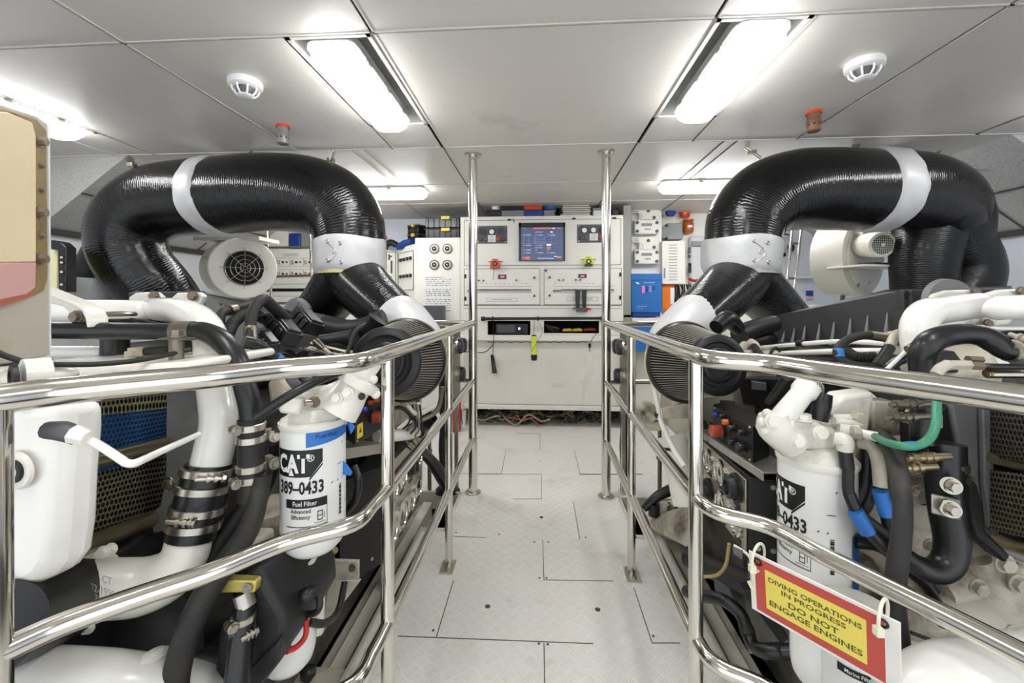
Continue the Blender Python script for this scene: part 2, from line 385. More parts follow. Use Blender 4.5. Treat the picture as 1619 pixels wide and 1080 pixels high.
# floor: tread plates with open bilge either side of the walkway
def floor():
    b = MB(); z0 = -.012
    zones = [((-.57, -1.2), (.57, 2.0)), ((-.45, 2.0), (.45, 2.40)), ((-1.3, 2.40), (1.3, 4.3))]
    for a, c in zones: b.bb((a[0], a[1], z0), (c[0], c[1], 0))
    b.cm = 1; t = .0009
    def seg(p, q, wd=.003):
        p = V(p+(t/2,)); q = V(q+(t/2,)); d = q-p; a = atan2(d.y, d.x); b.box((p+q)/2, (d.length, wd, t), rot(rz=a))
    A = lambda x, y: tuple(QZ(x, y, 0))[:2]
    for pq in (((858, 853), (860, 916)), ((859, 917), (970, 919)), ((860, 1017), (861, 1080)), ((629, 1006), (938, 1018)), ((1031, 1017), (1075, 1017)), ((690, 1007), (717, 918)), ((1002, 929), (1031, 1017)),
               ((714, 848), (768, 850)), ((906, 793), (917, 853)), ((812, 789), (856, 789)), ((856, 751), (856, 789)), ((740, 750), (856, 750)), ((793, 748), (800, 711)), ((727, 749), (793, 749)), ((816, 685), (854, 686)), ((854, 686), (854, 710)),
               ((908, 712), (917, 750)), ((917, 750), (1016, 750))): seg(A(*pq[0]), A(*pq[1]))
    seg(A(917, 750), A(1016, 750), .010)
    for x, y in ((771, 959), (945, 964), (856, 818)):
        p = QZ(x, y, 0); b.cyl((p.x, p.y, 0), (p.x, p.y, .001), .010, n=14)
    for x, y in ((852, 1018), (866, 1019), (685, 997), (845, 857), (867, 857), (853, 914), (864, 914), (789, 845), (926, 850), (721, 842), (1033, 1006), (600, 1014), (758, 719), (854, 729)):
        p = QZ(x, y, 0); b.cyl((p.x, p.y, 0), (p.x, p.y, .001), .0045, n=10)
    return struct(b.build('floor', ['tread_plate', 'floor_seam'], smooth=False))
floor()
# coamings of the walkway and the bilge below
b = MB()
for s in (-1, 1):
    b.bb((s*.57, -1.2, -.09), (s*.582, 2.0, .012)); b.bb((s*.45, 2.0, -.09), (s*.582, 2.012, .012)); b.bb((s*.45, 2.0, -.09), (s*.462, 2.40, .012)); b.bb((s*.45, 2.388, -.09), (s*1.3, 2.40, .012))
    b.bb((s*.61, -1.2, -.12), (s*.66, 2.35, -.03))
struct(b.build('trim_walkway', 'coam', bevel=.002))
b = MB(); b.bb((-3.05, -1.2, -.62), (3.05, 4.36, -.56)); struct(b.build('floor_bilge', 'bilge', smooth=False))
for s in (-1, 1):
    b = MB(); b.bb((s*1.3, 2.4, -.02), (s*3.0, 4.3, 0)); struct(b.build('floor_side', 'tread_plate', smooth=False))
    b = MB(); b.bb((s*.70, -1.0, -.56), (s*.76, 2.38, -.06)); b.bb((s*.64, -1.0, -.08), (s*.82, 2.38, -.06)); tag(b.build('engine_bed', 'bilge_paint', bevel=.004), 'white painted steel engine bearer below the %s engine' % ('left' if s < 0 else 'right'), 'engine bed')
# ---------------------------------------------------------------- ceiling lamps
def lamp(name, c, L, W, along_y, label):
    t = thing(name, label, 'ceiling light', c, 'fluorescent ceiling lights')
    c = V(c); r = None if along_y else rot(rz=pi/2)
    def sect(hw, hl, z, k=.03):
        pts = []
        for sx, sy, a0 in ((1, 1, 0), (-1, 1, pi/2), (-1, -1, pi), (1, -1, 3*pi/2)):
            for i in range(5):
                a = a0+pi/2*i/4; pts.append(V((sx*(hw-k)+k*cos(a), sy*(hl-k)+k*sin(a), z)))
        return [c+(r @ p if r else p) for p in pts]
    b = MB(); b.rings([sect(W/2, L/2, .075), sect(W/2, L/2, .035)]); b.build('housing', 'lamp_body', t)
    b = MB(); b.rings([sect(W/2+.006, L/2+.006, .037, .035), sect(W/2+.006, L/2+.006, .025, .035)]); b.build('rim', 'clear_plastic', t)
    b = MB(); b.rings([sect(W/2-.003, L/2-.003, .034), sect(W/2-.004, L/2-.004, .0), sect(W/2-.022, L/2-.022, -.022)]); b.build('diffuser', 'diffuser', t)
    for sx in (-1, 1):
        for fy in (-.3, 0, .3):
            b = MB(); p = V((sx*(W/2+.008), fy*L, .03)); b.box(c+(r @ p if r else p), (.01, .03, .022), r); b.build('clip', 'steel', t)
    return t
lamp('ceiling_light', (-.685, 1.62, 1.932), .61, .155, True, 'ceiling light recessed left of the walkway, above the left engine front')
lamp('ceiling_light', (.685, 1.61, 1.932), .61, .155, True, 'ceiling light recessed right of the walkway, above the right engine front')
lamp('ceiling_light', (-2.33, 1.62, 1.945), .66, .155, True, 'ceiling light at the far left edge, half behind the coolant tank')
lamp('ceiling_light', (-1.50, 3.12, 1.93), 1.28, .155, False, 'ceiling light beyond the left black duct elbow')  # real lamp; hidden outer end lengthened to brighten the aft room
lamp('ceiling_light', (1.52, 3.08, 1.93), 1.28, .155, False, 'ceiling light beyond the right black duct elbow')  # real lamp, stretched outward behind the duct for more light aft
lamp('ceiling_light', (-.685, .25, 1.945), .66, .155, True, 'added unseen ceiling light over the near end of the left engine')  # added out of view to brighten the left engine from the front
lamp('ceiling_light', (.685, .25, 1.945), .66, .155, True, 'added unseen ceiling light over the near end of the right engine')  # added out of view as front fill for the right engine
lamp('ceiling_light', (2.33, 1.62, 1.945), .66, .155, True, 'added unseen ceiling light above the outer side of the right engine')  # added beyond the right frame edge to light the right wall
def detector(c, label, ax):
    t = thing('smoke_detector', label, 'smoke detector', c); c = V(c); d = V((0, 0, -1))
    b = MB(); b.lathe(c, d, [(0, .056), (.006, .06), (.024, .059), (.03, .05), (.03, .02)]); b.box(c+V((ax*.05, .01, -.010)), (.03, .04, .018)); b.build('base', 'detector', t)
    b = MB(); b.lathe(c+d*.028, d, [(0, .036), (.012, .033), (.03, .024)]); b.build('sensor', 'detector_slot', t)
    b = MB()
    for i in range(8):
        a = i*pi/4; u = V((cos(a), sin(a), 0)); b.tube([c+d*.028+u*.046, c+d*.045+u*.042, c+d*.060+u*.026], .0035, n=6)
    b.lathe(c+d*.056, d, [(0, .028), (.004, .03), (.008, .024)]); b.build('cage', 'detector', t)
detector((-1.14, 1.55, CH), 'white smoke detector on the ceiling left of the left lamp', -1)
detector((1.164, 1.57, CH), 'white smoke detector on the ceiling right of the right lamp', 1)
def nozzle(c, m, label):
    t = thing('fire_nozzle', label, 'sprinkler', c); c = V(c); d = V((0, 0, -1))
    b = MB(); b.cyl(c, c+d*.012, .031, n=24); b.build('collar', 'orange_red', t)
    b = MB(); b.lathe(c+d*.012, d, [(0, .026), (.03, .028), (.034, .031), (.04, .031), (.044, .027), (.075, .027), (.08, .02)]); b.build('nozzle_body', m, t)
    b = MB()
    for i in range(8): a = i*pi/4+.3; u = V((cos(a), sin(a), 0)); b.cyl(c+d*.062+u*.024, c+d*.062+u*.028, .004, n=8)
    b.build('hole', 'void', t)
nozzle((-1.25, 1.96, CH), 'nozzle_grey', 'grey fire suppression nozzle with red collar on the left ceiling')
nozzle((1.243, 1.97, CH), 'nozzle_brown', 'brown fire suppression nozzle with red collar on the right ceiling')
# ---------------------------------------------------------------- stainless handrails
def handrail(s, label, path, xs):
    t = thing('handrail', label, 'handrail', (s*.38, 1.745, 0))
    def zed(z): return [V((p[0], p[1], z)) for p in path]
    b = MB(); b.tube(zed(.993), .0205, n=20, k=6); b.build('top_rail', 'chrome', t)
    b = MB(); b.tube(zed(.655), .0165, n=16, k=6); b.build('middle_rail', 'chrome', t)
    b = MB(); b.tube(zed(.316), .0165, n=16, k=6); b.build('lower_rail', 'chrome', t)
    b = MB(); b.cyl(V((s*.385, 2.42, 0)), V((s*.385, 2.42, CH)), .0265, n=28); p = b.build('pole', 'chrome', t)
    f = MB(); f.cyl(V((s*.385, 2.42, CH-.012)), V((s*.385, 2.42, CH)), .05, n=28); f.build('flange', 'steel', p)
    f = MB(); f.lathe(V((s*.385, 2.42, 0)), V((0, 0, 1)), [(0, .045), (.006, .045), (.012, .03)]); f.build('base_ring', 'steel', p)
    for (x, y) in xs:
        b = MB(); b.cyl((x, y, 0), (x, y, .985), .0165, n=20); p = b.build('post', 'chrome', t)
        f = MB(); f.box((x, y-.015, .005), (.055, .085, .008)); f.box((x-.018, y-.04, .012), (.006, .01, .02)); f.bolt((x+.004, y-.042, .008), (0, 0, 1), .008); f.build('base_plate', 'steel', p)
    for z, r in ((.99, .0175), (.655, .014)):
        b = MB(); b.tube([V((s*.385, 2.42, z)), V((s*.9, 2.46, z))], r, n=16); b.build('outer_rail', 'chrome', t)
    for x, y in ((s*.9, 2.46),):
        b = MB(); b.cyl((x, y, 0), (x, y, 1.0), .0165, n=16); b.build('outer_post', 'chrome', t)
def fl(pts, Z=.993): return [tuple(QZ(px, py, Z))[:2] for px, py in pts]
LP = [(-.385, 2.42), (-.381, 1.745), (-.378, 1.25), (-.378, 1.02), (-.381, .93), (-.392, .85)]+fl([ (451, 582.5), (340, 595), (225, 606), (100, 618.5), (0, 631)])
RP = [(.385, 2.42), (.381, 1.745), (.376, 1.25), (.376, 1.03), (.395, .95)]+fl([(1217, 575.5), (1300, 588), (1400, 602), (1500, 616), (1619, 633)])
e = V(LP[-1])-V(LP[-2]); LP.append(tuple(V(LP[-1])+e*1.2)); LP.append(tuple(V(LP[-1])+e*4)); e = V(RP[-1])-V(RP[-2]); RP.append(tuple(V(RP[-1])+e*1.2)); RP.append(tuple(V(RP[-1])+e*3)); RE = RP[-1]
handrail(-1, 'stainless steel handrail along the left side of the walkway', LP, [(-.381, 1.745), (-.378, 1.02), tuple(QZ(-7, 632, .993))[:2]])
handrail(1, 'stainless steel handrail along the right side of the walkway, carrying the sign', RP, [(.381, 1.745), (.374, 1.02), RE])
# ---------------------------------------------------------------- intake air ducts
def blend(p, q, t): return p*(1-t)+q*t
def scuff(pts): return pts
def wrap_band(path_fn, name): pass
def duct(label, name, main, mr, band_at, cuff, ya, yb, extra, wrap, straps, side, boot):
    t = thing(name, label, 'air duct', cuff[0])
    b = MB(); b.tube(main, mr, n=40, k=8); b.build('main_duct', 'duct_black', t)
    i = band_at; a, c = main[i], main[i+1]; d = (c-a).normalized(); r = mr[i]*1.045
    def puff(o, ax, L, r, seed, nm, m='silver_cloth', n=56):
        u, v, x = basis(ax); rg = []; steps = 12
        for k in range(steps+1):
            f = k/steps; e = (1-abs(2*f-1)**6)
            ring = []
            for j in range(n):
                an = 2*pi*j/n; w_ = mnoise.noise(V((cos(an)*3+seed, sin(an)*3, f*2)))*.012+mnoise.noise(V((an*5, f*9, seed)))*.004*(1.2-e)
                ring.append(o+x*((f-.5)*L+.006*sin(an*3+seed))+(u*cos(an)+v*sin(an))*(r*(.955+.045*e)+w_*r*3))
            rg.append(ring)
        b = MB(); b.rings(rg); return b.build(nm, m, t)
    puff(blend(a, c, .5), d, .115 if side < 0 else .15, r, 3.1, 'joint_wrap')
    co, cr = cuff; puff(co, V((0.02*side, 0, 1)), .175, cr, 7.7, 'collar_wrap')
    b = MB()
    nn = V((0.35*side, -1, 0)).normalized()
    for k, (dx, dz) in enumerate(((-.03, .055), (.035, .045), (-.03, -.04), (.04, -.05), (.0, .0))):
        p = co+nn*(cr*1.04)+V((dx-side*.06, 0, dz)); b.torus(p, nn, .008, .003, n=12, m=6)
    b.tube([co+nn*cr*1.05+V((-side*.06-.03, 0, .05)), co+nn*cr*1.06+V((-side*.06+.02, 0, .0)), co+nn*cr*1.05+V((-side*.06-.02, 0, -.05))], .002, n=6); b.build('lacing', 'steel', t)
    b = MB(); b.lathe(co-V((0, 0, .10)), V((0, 0, 1)), [(0, cr*.93), (.02, cr*.95)], n=36); b.build('rim', 'cream' if side < 0 else 'silver_cloth', t)
    b = MB(); b.tube(*ya, n=36, k=7); b.build('branch', 'duct_black', t)
    b = MB(); b.tube(*yb, n=36, k=7); b.build('branch', 'duct_black', t)
    for e in extra: b = MB(); b.tube(*e, n=36, k=7); b.build('lower_duct', 'duct_matt', t)
    b = MB(); b.tube(*boot, n=40, k=6); b.build('filter_boot', 'silver_cloth', t)
    for o, ax, L, r in wrap: puff(o, ax, L, r, 1.3, 'end_wrap', 'silver_wrap')
    for p, q in straps:
        b = MB(); u, v, x = basis(q-p); b.cyl(p, q, .008, n=10); b.cyl(blend(p, q, .15)+u*.012, blend(p, q, .62)+u*.012, .007, n=8); b.cyl(blend(p, q, .15)-u*.012, blend(p, q, .62)-u*.012, .007, n=8)
        b.box(blend(p, q, .66), (.035, .03, .02)); b.build('hanger', 'steel', t)
    return t
D = 2.36
pl = lambda L, d=D: [Q(x, y, d) for x, y in L]
ml = [Q(556, 412, 2.28), Q(554, 375, 2.28), Q(546, 345, 2.29), Q(520, 319, 2.30), Q(475, 307, 2.32), Q(420, 305, 2.34), Q(375, 308, 2.36), Q(310, 313, 2.40), Q(256, 320, 2.42), Q(216, 343, 2.42), Q(201, 378, 2.42), Q(214, 418, 2.44), Q(246, 458, 2.5), Q(276, 500, 2.6)]
mr = [.182, .187, .195, .205, .212, .213, .215, .215, .21, .198, .188, .186, .19, .19]
D = 2.36
duct('glossy black intake duct arching over the left engine', 'intake_duct', ml, mr, 6, (Q(554, 405, 2.25), .187),
     ([Q(553, 428, 2.25), Q(566, 445, 2.22), Q(592, 472, 2.1), Q(628, 505, 1.98), Q(645, 520, 1.93)], [.155, .15, .133, .12, .12]),
     ([Q(556, 428, 2.25), Q(540, 448, 2.28), Q(517, 478, 2.34), Q(490, 512, 2.42)], [.155, .148, .135, .13]),
     [([Q(205, 370, 2.6), Q(175, 400, 2.62), Q(155, 438, 2.62), Q(150, 480, 2.62)], [.15, .13, .125, .12])],
     [(Q(147, 475, 2.50), V((0, 0, 1)), .26, .128)],
     [(Q(204, 247, 2.36), Q(211, 268, 2.30)), (Q(397, 240, 2.34), Q(405, 262, 2.26)), (Q(527, 236, 2.3), Q(521, 262, 2.32)), (Q(275, 249, 2.7), Q(275, 258, 2.6))], -1,
     ([Q(630, 503, 1.97), Q(642, 514, 1.92), Q(662, 538, 1.86), Q(672, 556, 1.84)], [.115, .116, .108, .10]))
mrr = [Q(1171, 412, 2.26), Q(1173, 378, 2.26), Q(1181, 345, 2.27), Q(1212, 314, 2.28), Q(1258, 301, 2.30), Q(1310, 300, 2.31), Q(1360, 301, 2.32), Q(1410, 301, 2.33), Q(1455, 305, 2.34), Q(1487, 322, 2.37), Q(1495, 352, 2.40)]
mr2 = [.182, .187, .197, .208, .218, .224, .222, .216, .208, .198, .18]
duct('glossy black intake duct arching over the right engine', 'intake_duct', mrr, mr2, 6, (Q(1171, 405, 2.24), .194),
     ([Q(1174, 428, 2.24), Q(1163, 445, 2.2), Q(1136, 472, 2.08), Q(1103, 503, 1.96), Q(1088, 520, 1.92)], [.155, .15, .135, .122, .12]),
     ([Q(1171, 428, 2.24), Q(1190, 450, 2.28), Q(1215, 475, 2.34), Q(1245, 508, 2.42)], [.155, .148, .135, .13]),
     [([Q(1478, 330, 2.42), Q(1470, 370, 2.42), Q(1462, 405, 2.42), Q(1460, 440, 2.42), Q(1462, 480, 2.42)], [.19, .17, .16, .15, .15]), ([Q(1490, 325, 2.42), Q(1502, 352, 2.42), Q(1515, 385, 2.42), Q(1533, 415, 2.42), Q(1532, 445, 2.42), Q(1515, 475, 2.42)], [.2, .19, .155, .145, .145, .145])],
     [],
     [(Q(1163, 223, 2.35), Q(1203, 250, 2.32)), (Q(1357, 222, 2.30), Q(1345, 250, 2.22)), (Q(1502, 220, 2.5), Q(1482, 243, 2.36)), (Q(1566, 219, 2.6), Q(1540, 272, 2.42))], 1,
     ([Q(1103, 500, 1.96), Q(1091, 513, 1.92), Q(1068, 536, 1.87), Q(1056, 556, 1.84)], [.115, .118, .112, .105]))

b = MB(); b.tube([Q(40, 276, 2.5), Q(90, 268, 2.55), Q(150, 262, 2.62), Q(225, 250, 2.75)], [.05, .055, .05, .035], n=18); tag(b.build('lagged_pipe', 'silver_wrap'), 'silver lagged pipe under the ceiling at the far left above the black duct', 'pipe')
# ---------------------------------------------------------------- main switchboard and what hangs on it
YF = 3.68
def fb(b, x0, y0, x1, y1, Ya, Yb, Yp=None):      # box whose front rectangle is measured on the plane Yp
    Yp = Ya if Yp is None else Yp
    xm = (x0+x1)/2; ym = (y0+y1)/2
    b.bb((QY(x0, ym, Yp).x, Ya, QY(xm, y1, Yp).z), (QY(x1, ym, Yp).x, Yb, QY(xm, y0, Yp).z)); return b
def fp(px, py, Y=YF): return QY(px, py, Y)
FN = V((0, -1, 0))
def disc(b, px, py, r, Y, t, n=18): p = QY(px, py, Y); b.cyl(p, p+FN*t, R(r, Y), n=n); return b
def switchboard():
    t = thing('switchboard', 'wide white main switchboard at the end of the walkway, with screen and breakers', 'switchboard', (0.02, YF, 0))
    b = MB(); Yb = 4.2
    fb(b, 728, 341.5, 985.6, 507.5, YF, Yb); fb(b, 728, 530, 985.6, 539, YF, Yb, YF)
    fb(b, 728, 507.4, 771, 530.1, YF, Yb); fb(b, 838.5, 507.4, 860, 530.1, YF, Yb); fb(b, 947, 507.4, 985.6, 530.1, YF, Yb); fb(b, 860, 527, 947, 530.1, YF, Yb)
    fb(b, 771, 507.4, 947, 530.1, YF+.3, Yb, YF)
    b.build('cabinet_body', 'cab_white', t, bevel=.003)
    b = MB(); fb(b, 771, 507.6, 838.5, 530, YF+.29, YF+.3, YF); fb(b, 860, 507.6, 947, 527, YF+.29, YF+.3, YF)
    for x0, x1, y1 in ((771, 838.5, 530), (860, 947, 527)):
        fb(b, x0, 507.5, x0+.5, y1, YF+.002, YF+.3, YF); fb(b, x1-.5, 507.5, x1, y1, YF+.002, YF+.3, YF); fb(b, x0, y1-.4, x1, y1, YF+.002, YF+.3, YF); fb(b, x0, 507.5, x1, 508, YF+.002, YF+.3, YF)
    b.build('pocket_lining', 'void', t)
    b = MB(); fb(b, 731, 538.9, 985.5, 642.5, YF+.035, Yb, YF); fb(b, 731, 642, 985.6, 648.5, YF, Yb, YF)
    for x in (728, 980.5): fb(b, x, 538.9, x+5, 648.5, YF, Yb, YF)
    p = b.build('lower_panel', 'cab_lower', t, bevel=.003)
    b = MB()
    fb(b, 741, 641.6, 980, 642.4, YF+.030, YF+.036, YF); fb(b, 733, 482.5, 983, 483.2, YF-.002, YF+.001); fb(b, 733, 487.6, 983, 488.1, YF-.001, YF+.001)
    p = QY(780, 541, YF); b.tube([QY(770+i*7.6, 540.5+(.9 if i % 2 else 0), YF+.01) for i in range(22)], .0035, n=6, k=2); b.build('trim_line', 'seam', t)
    def door(x0, y0, x1, y1, nm):
        b = MB(); fb(b, x0-.6, y0-.6, x1+.6, y1+.6, YF-.0015, YF+.002); s_ = b.build('door_gap', 'seam', t)
        b = MB(); fb(b, x0, y0, x1, y1, YF-.007, YF); return b.build(nm, 'cab_white', t, bevel=.0015)
    du = door(734.5, 347.6, 981.5, 419, 'upper_door'); dl = door(734.5, 425.2, 853.5, 481.6, 'breaker_door'); dr = door(860.5, 425, 982.2, 481.6, 'breaker_door')
    Y = YF-.007
    for x, y, par in ((735.6, 436.8, dl), (735.8, 472.2, dl), (980.7, 434.2, dr), (980.7, 470.5, dr)): b = MB(); fb(b, x-1.4, y-3, x+1.4, y+3, Y-.006, Y); b.build('hinge', 'plastic_black', par)
    for x, y in ((805.3, 347.4), (907.4, 345.7), (971.7, 344.8)): b = MB(); fb(b, x-2.6, y-1.4, x+2.6, y+1.4, Y-.008, Y+.003); b.build('latch', 'plastic_black', du)
    b = MB(); b.tube([fp(811, 346, Y-.01), fp(812, 349, Y-.02), fp(813.4, 351.5, Y-.01)], .004, n=8); b.build('key', 'steel_dull', du)
    # screen
    b = MB(); fb(b, 820.3, 352, 893.5, 412.5, Y-.012, Y); sf = b.build('monitor_frame', 'screen_frame', du, bevel=.002)
    return t, du, dl, dr
SB, DU, DL, DR = switchboard()
Y0 = YF-.007
def sb_details():
    t = thing('display_screen', 'dark blue alarm monitor screen in the middle of the white switchboard', 'monitor', (fp(857, 382).x, Y0-.012, fp(857, 412).z))
    Y = Y0-.012
    b = MB(); fb(b, 824, 359.5, 890.5, 411.5, Y-.003, Y); b.build('screen', 'screen_glass', t)
    b = MB(); fb(b, 820.3, 352, 893.5, 358.9, Y-.006, Y); fb(b, 820.3, 412, 893.5, 412.6, Y-.006, Y); fb(b, 820.3, 352, 823.6, 412.5, Y-.006, Y); fb(b, 891, 352, 893.5, 412.5, Y-.006, Y); b.build('bezel', 'screen_frame', t, bevel=.001)
    S = lambda x, y: (720+x/5.782, 320+y/5.782)
    def bars(nm, m, L):
        b = MB()
        for x0, y0, x1, y1 in L: a = S(x0, y0); c = S(x1, y1); fb(b, a[0], a[1], c[0], c[1], Y-.0036, Y-.003)
        b.build(nm, m, t)
    bars('alarm_banner', 'screen_red', [(710, 231, 880, 242), (835, 408, 873, 424), (640, 496, 680, 520), (930, 492, 968, 508), (925, 233, 968, 239), (617, 500, 632, 514)])
    bars('status_text', 'screen_line', [(620+dx, y, 640+dx, y+3) for y in (295, 392, 434, 460) for dx in (0, 110, 218)]+[(648, y, 690, y+6) for y in (294, 391, 433, 459)]+[(758, y, 802, y+5) for y in (296, 459)]+[(865, y, 912, y+5) for y in (296, 459)]+[(750, 508, 900, 514), (618, 236, 640, 239)])
    bars('status_text', 'screen_white', [(835, 383, 873, 395), (870, 267, 890, 275), (885, 234, 912, 239), (905, 491, 925, 496)])
    bars('status_text', 'screen_violet', [(728, 267, 800, 276), (728, 410, 800, 419), (758, 388, 800, 396), (840, 510, 900, 518)])
    L = []
    for x in (622, 670, 722, 726, 820, 878): L.append((x, 305, x+2, 378))
    for y in (308, 326, 340, 354, 368, 376): L.append((724, y, 822, y+2))
    L += [(610, 308, 720, 310), (822, 308, 930, 310), (610, 376, 720, 378), (822, 376, 930, 378)]; bars('mimic_diagram', 'screen_violet', L)
    # generator meter panels
    def meter(x0, y0, x1, y1, big, small, rect, red, label):
        p = fp((x0+x1)/2, y1); t = thing('meter_panel', label, 'gauge panel', (p.x, Y0, p.z))
        b = MB(); fb(b, x0, y0, x1, y1, Y0-.006, Y0); b.build('panel_plate', 'grey_dark', t, bevel=.001)
        b = MB(); fb(b, x0-.8, y0-.8, x1+.8, y1+.8, Y0-.003, Y0); b.build('panel_rim', 'grey_plastic', t)
        for (x, y), m in big:
            b = MB(); disc(b, x, y, 5.0, Y0-.006, .010, 24); q = b.build('meter', 'plastic_black', t)
            b = MB(); disc(b, x, y, 3.9, Y0-.016, .001, 24); b.build('dial', m, q)
        for x, y in small: b = MB(); disc(b, x, y, 3, Y0-.006, .012); b.build('knob', 'plastic_black', t)
        b = MB(); fb(b, *rect, Y0-.008, Y0-.006); b.build('counter', 'label_white', t)
        b = MB()
        for k in range(4): fb(b, rect[0]+2, rect[1]+2+k*2.2, rect[2]-2, rect[1]+2.6+k*2.2, Y0-.0084, Y0-.008)
        b.build('counter_digits', 'ink_grey', t)
        b = MB(); disc(b, *red, 2.9, Y0-.006, .014); b.build('stop_button', 'red', t)
        for x, y in ((x0+2, y0+2), (x1-2, y0+2), (x0+2, y1-2), (x1-2, y1-2)): b = MB(); disc(b, x, y, .9, Y0-.006, .003, 8); b.build('screw', 'steel', t)
    W = 'label_white'; G = 'gauge_face'
    meter(754, 357.7, 801.3, 384.4, [((763.2, 366.7), G), ((777.4, 366.4), W), ((791.3, 366.3), G)], [(760, 378), (767.6, 378), (795.8, 378)], (771.4, 371.9, 783.6, 382.6), (787.8, 377.9), 'small black meter panel left of the blue screen')
    meter(913.2, 355.5, 962, 383, [((924, 364.1), W), ((938.3, 363.6), W), ((952.3, 363.6), G)], [(920.1, 375.7), (928, 375.7), (957.3, 375.4)], (932.2, 369, 945.4, 380.2), (949.7, 375.3), 'small black meter panel right of the blue screen')
    # breaker doors
    for dd, x0, x1, disp, kn, lab, tx in ((DL, 738, 840.6, (787.5, 434.2, 800.5, 441), [(757, 443.6), (764.4, 443.6), (816.5, 443.1), (844.9, 439), (844.9, 468)], (769.3, 471, 818, 476.6), 'ESSENTIAL SERVICES'),
                                      (DR, 874, 972, (914.3, 433.3, 927.6, 439.4), [(869, 438.6), (869, 467.5), (883.6, 442.8), (890.9, 442.8), (910.2, 442.6), (917.5, 442.6), (863, 427.9)], (896.5, 469.7, 945.8, 475.7), '')):
        b = MB(); fb(b, *disp, Y0-.006, Y0); d = b.build('display', 'display_dark', dd)
        b = MB(); fb(b, disp[0]+4, disp[1]+2, disp[0]+9.5, disp[3]-2, Y0-.0068, Y0-.006); b.build('digits', 'led_red', d)
        for k, (x, y) in enumerate(kn): b = MB(); disc(b, x, y, 1.9 if y not in (442.8, 442.6, 443.6, 443.1) else 1.4, Y0, .012, 12); b.build('door_lock' if k > 2 else 'switch', 'grey_dark', dd)
        b = MB(); fb(b, x0, 453, x1, 462, Y0-.004, Y0); br = b.build('breaker_strip', 'cab_white', dd)
        b = MB(); n = int((x1-x0)/2.55)
        for k in range(n):
            x = x0+.8+k*(x1-x0-1.2)/n; low = (k < 5 or k > n-6); fb(b, x, 457.3+(1.2 if k < 5 else 0), x+1.5, 459.6+(1.2 if k < 5 else 0), Y0-.012, Y0-.004)
        o = b.build('breaker_levers', 'label_black', br); o['kind'] = 'stuff'
        b = MB(); fb(b, x0, 452.6, x1, 453.1, Y0-.005, Y0); fb(b, x0, 461.7, x1, 462.1, Y0-.005, Y0)
        for k in range(14): x = x0+2+k*(x1-x0-5)/14; fb(b, x, 447.6+rnd.random(), x+2.8, 448.1+rnd.random(), Y0-.0006, Y0)
        b.build('circuit_labels', 'ink_grey', dd)
        b = MB(); x0, y0, x1, y1 = lab
        for q in ((x0, y0, x1, y0+.4), (x0, y1-.4, x1, y1), (x0, y0, x0+.4, y1), (x1-.4, y0, x1, y1)): fb(b, *q, Y0-.001, Y0)
        fb(b, x0+9, (y0+y1)/2-.4, x1-9, (y0+y1)/2+.4, Y0-.001, Y0); b.build('name_plate', 'ink_grey', dd)
    # grab bar
    t = thing('grab_bar', 'black horizontal bar across the front of the switchboard above two open pockets', 'bar', (fp(858, 504).x, YF, fp(858, 504).z))
    b = MB(); b.cyl(fp(764, 504, YF-.05), fp(953, 503.2, YF-.05), .0125, n=14); b.build('bar', 'plastic_black', t)
    for x, y in ((764, 504.2), (953, 503.2)):
        b = MB(); p = fp(x, y, YF-.05); b.cyl(p-V((.018, 0, 0)), p+V((.018, 0, 0)), .02, n=16); b.cyl(p, p+V((0, .05, 0)), .014); b.build('bar_end', 'plastic_black', t)
    for x in (779, 850.5): b = MB(); b.torus(fp(x, 503.8, YF-.05), (1, 0, 0), .017, .006); b.build('cord_ring', 'rubber', t)
    # things in and on the pockets
    t = thing('audio_unit', 'black electronic unit with blue lamp inside the left pocket of the switchboard', 'electronics', (fp(805, 528).x, YF+.03, fp(805, 529.5).z))
    b = MB(); fb(b, 783, 511.5, 835, 529, YF+.03, YF+.2); b.build('case', 'black_box', t, bevel=.003)
    b = MB(); fb(b, 786, 513.5, 814, 526, YF+.027, YF+.03); b.build('grille', 'grey_dark', t)
    b = MB(); disc(b, 821, 519.5, 1.7, YF+.03, .004); b.build('power_lamp', 'led_blue', t)
    def clampy(x0, y0, w_, m, label):
        b = MB(); Y = YF+.05
        pts = [(0, 5.6), (0, 3), (.25*w_, 1.2), (.5*w_, 1.6), (.6*w_, 0), (.7*w_, 1.2), (w_, 2), (w_, 5.6)]
        b.prism([fp(x0+a, y0+c, Y) for a, c in pts], (0, .03, 0)); return tag(b.build('spring_clamp', m, bevel=.002), label, 'clamp', 'clamps in the right pocket')
    clampy(889.5, 518.3, 15, 'yellow', 'yellow clamp in the right pocket of the switchboard, the left one of two yellow')
    clampy(905.5, 518.1, 15, 'yellow', 'yellow clamp in the right pocket of the switchboard, beside the red clamp')
    clampy(922.5, 517.6, 20, 'red', 'red clamp at the right end of the right switchboard pocket')
    b = MB()
    for k in range(5): b.tube([fp(862+k*4, 513+k, YF+.06), fp(868+k*4, 520, YF+.05), fp(873+k*2, 524, YF+.08)], .003, n=6)
    tag(b.build('loose_wire', 'wire_cream'), 'loose pale wires inside the right pocket of the switchboard', 'wire')
    t = thing('hand_torch', 'yellow torch hanging by a cord from the bar on the switchboard', 'torch', fp(844, 570, YF-.04))
    b = MB(); b.lathe(fp(844.2, 531, YF-.04), (0, 0, -1), [(0, .019), (.006, .023), (.16, .022), (.17, .025)]); b.build('torch_body', 'tool_yellow', t)
    b = MB(); b.lathe(fp(844.4, 560.5, YF-.04), (0, 0, -1), [(0, .025), (.008, .028), (.045, .026), (.052, .02)]); b.build('torch_head', 'plastic_black', t)
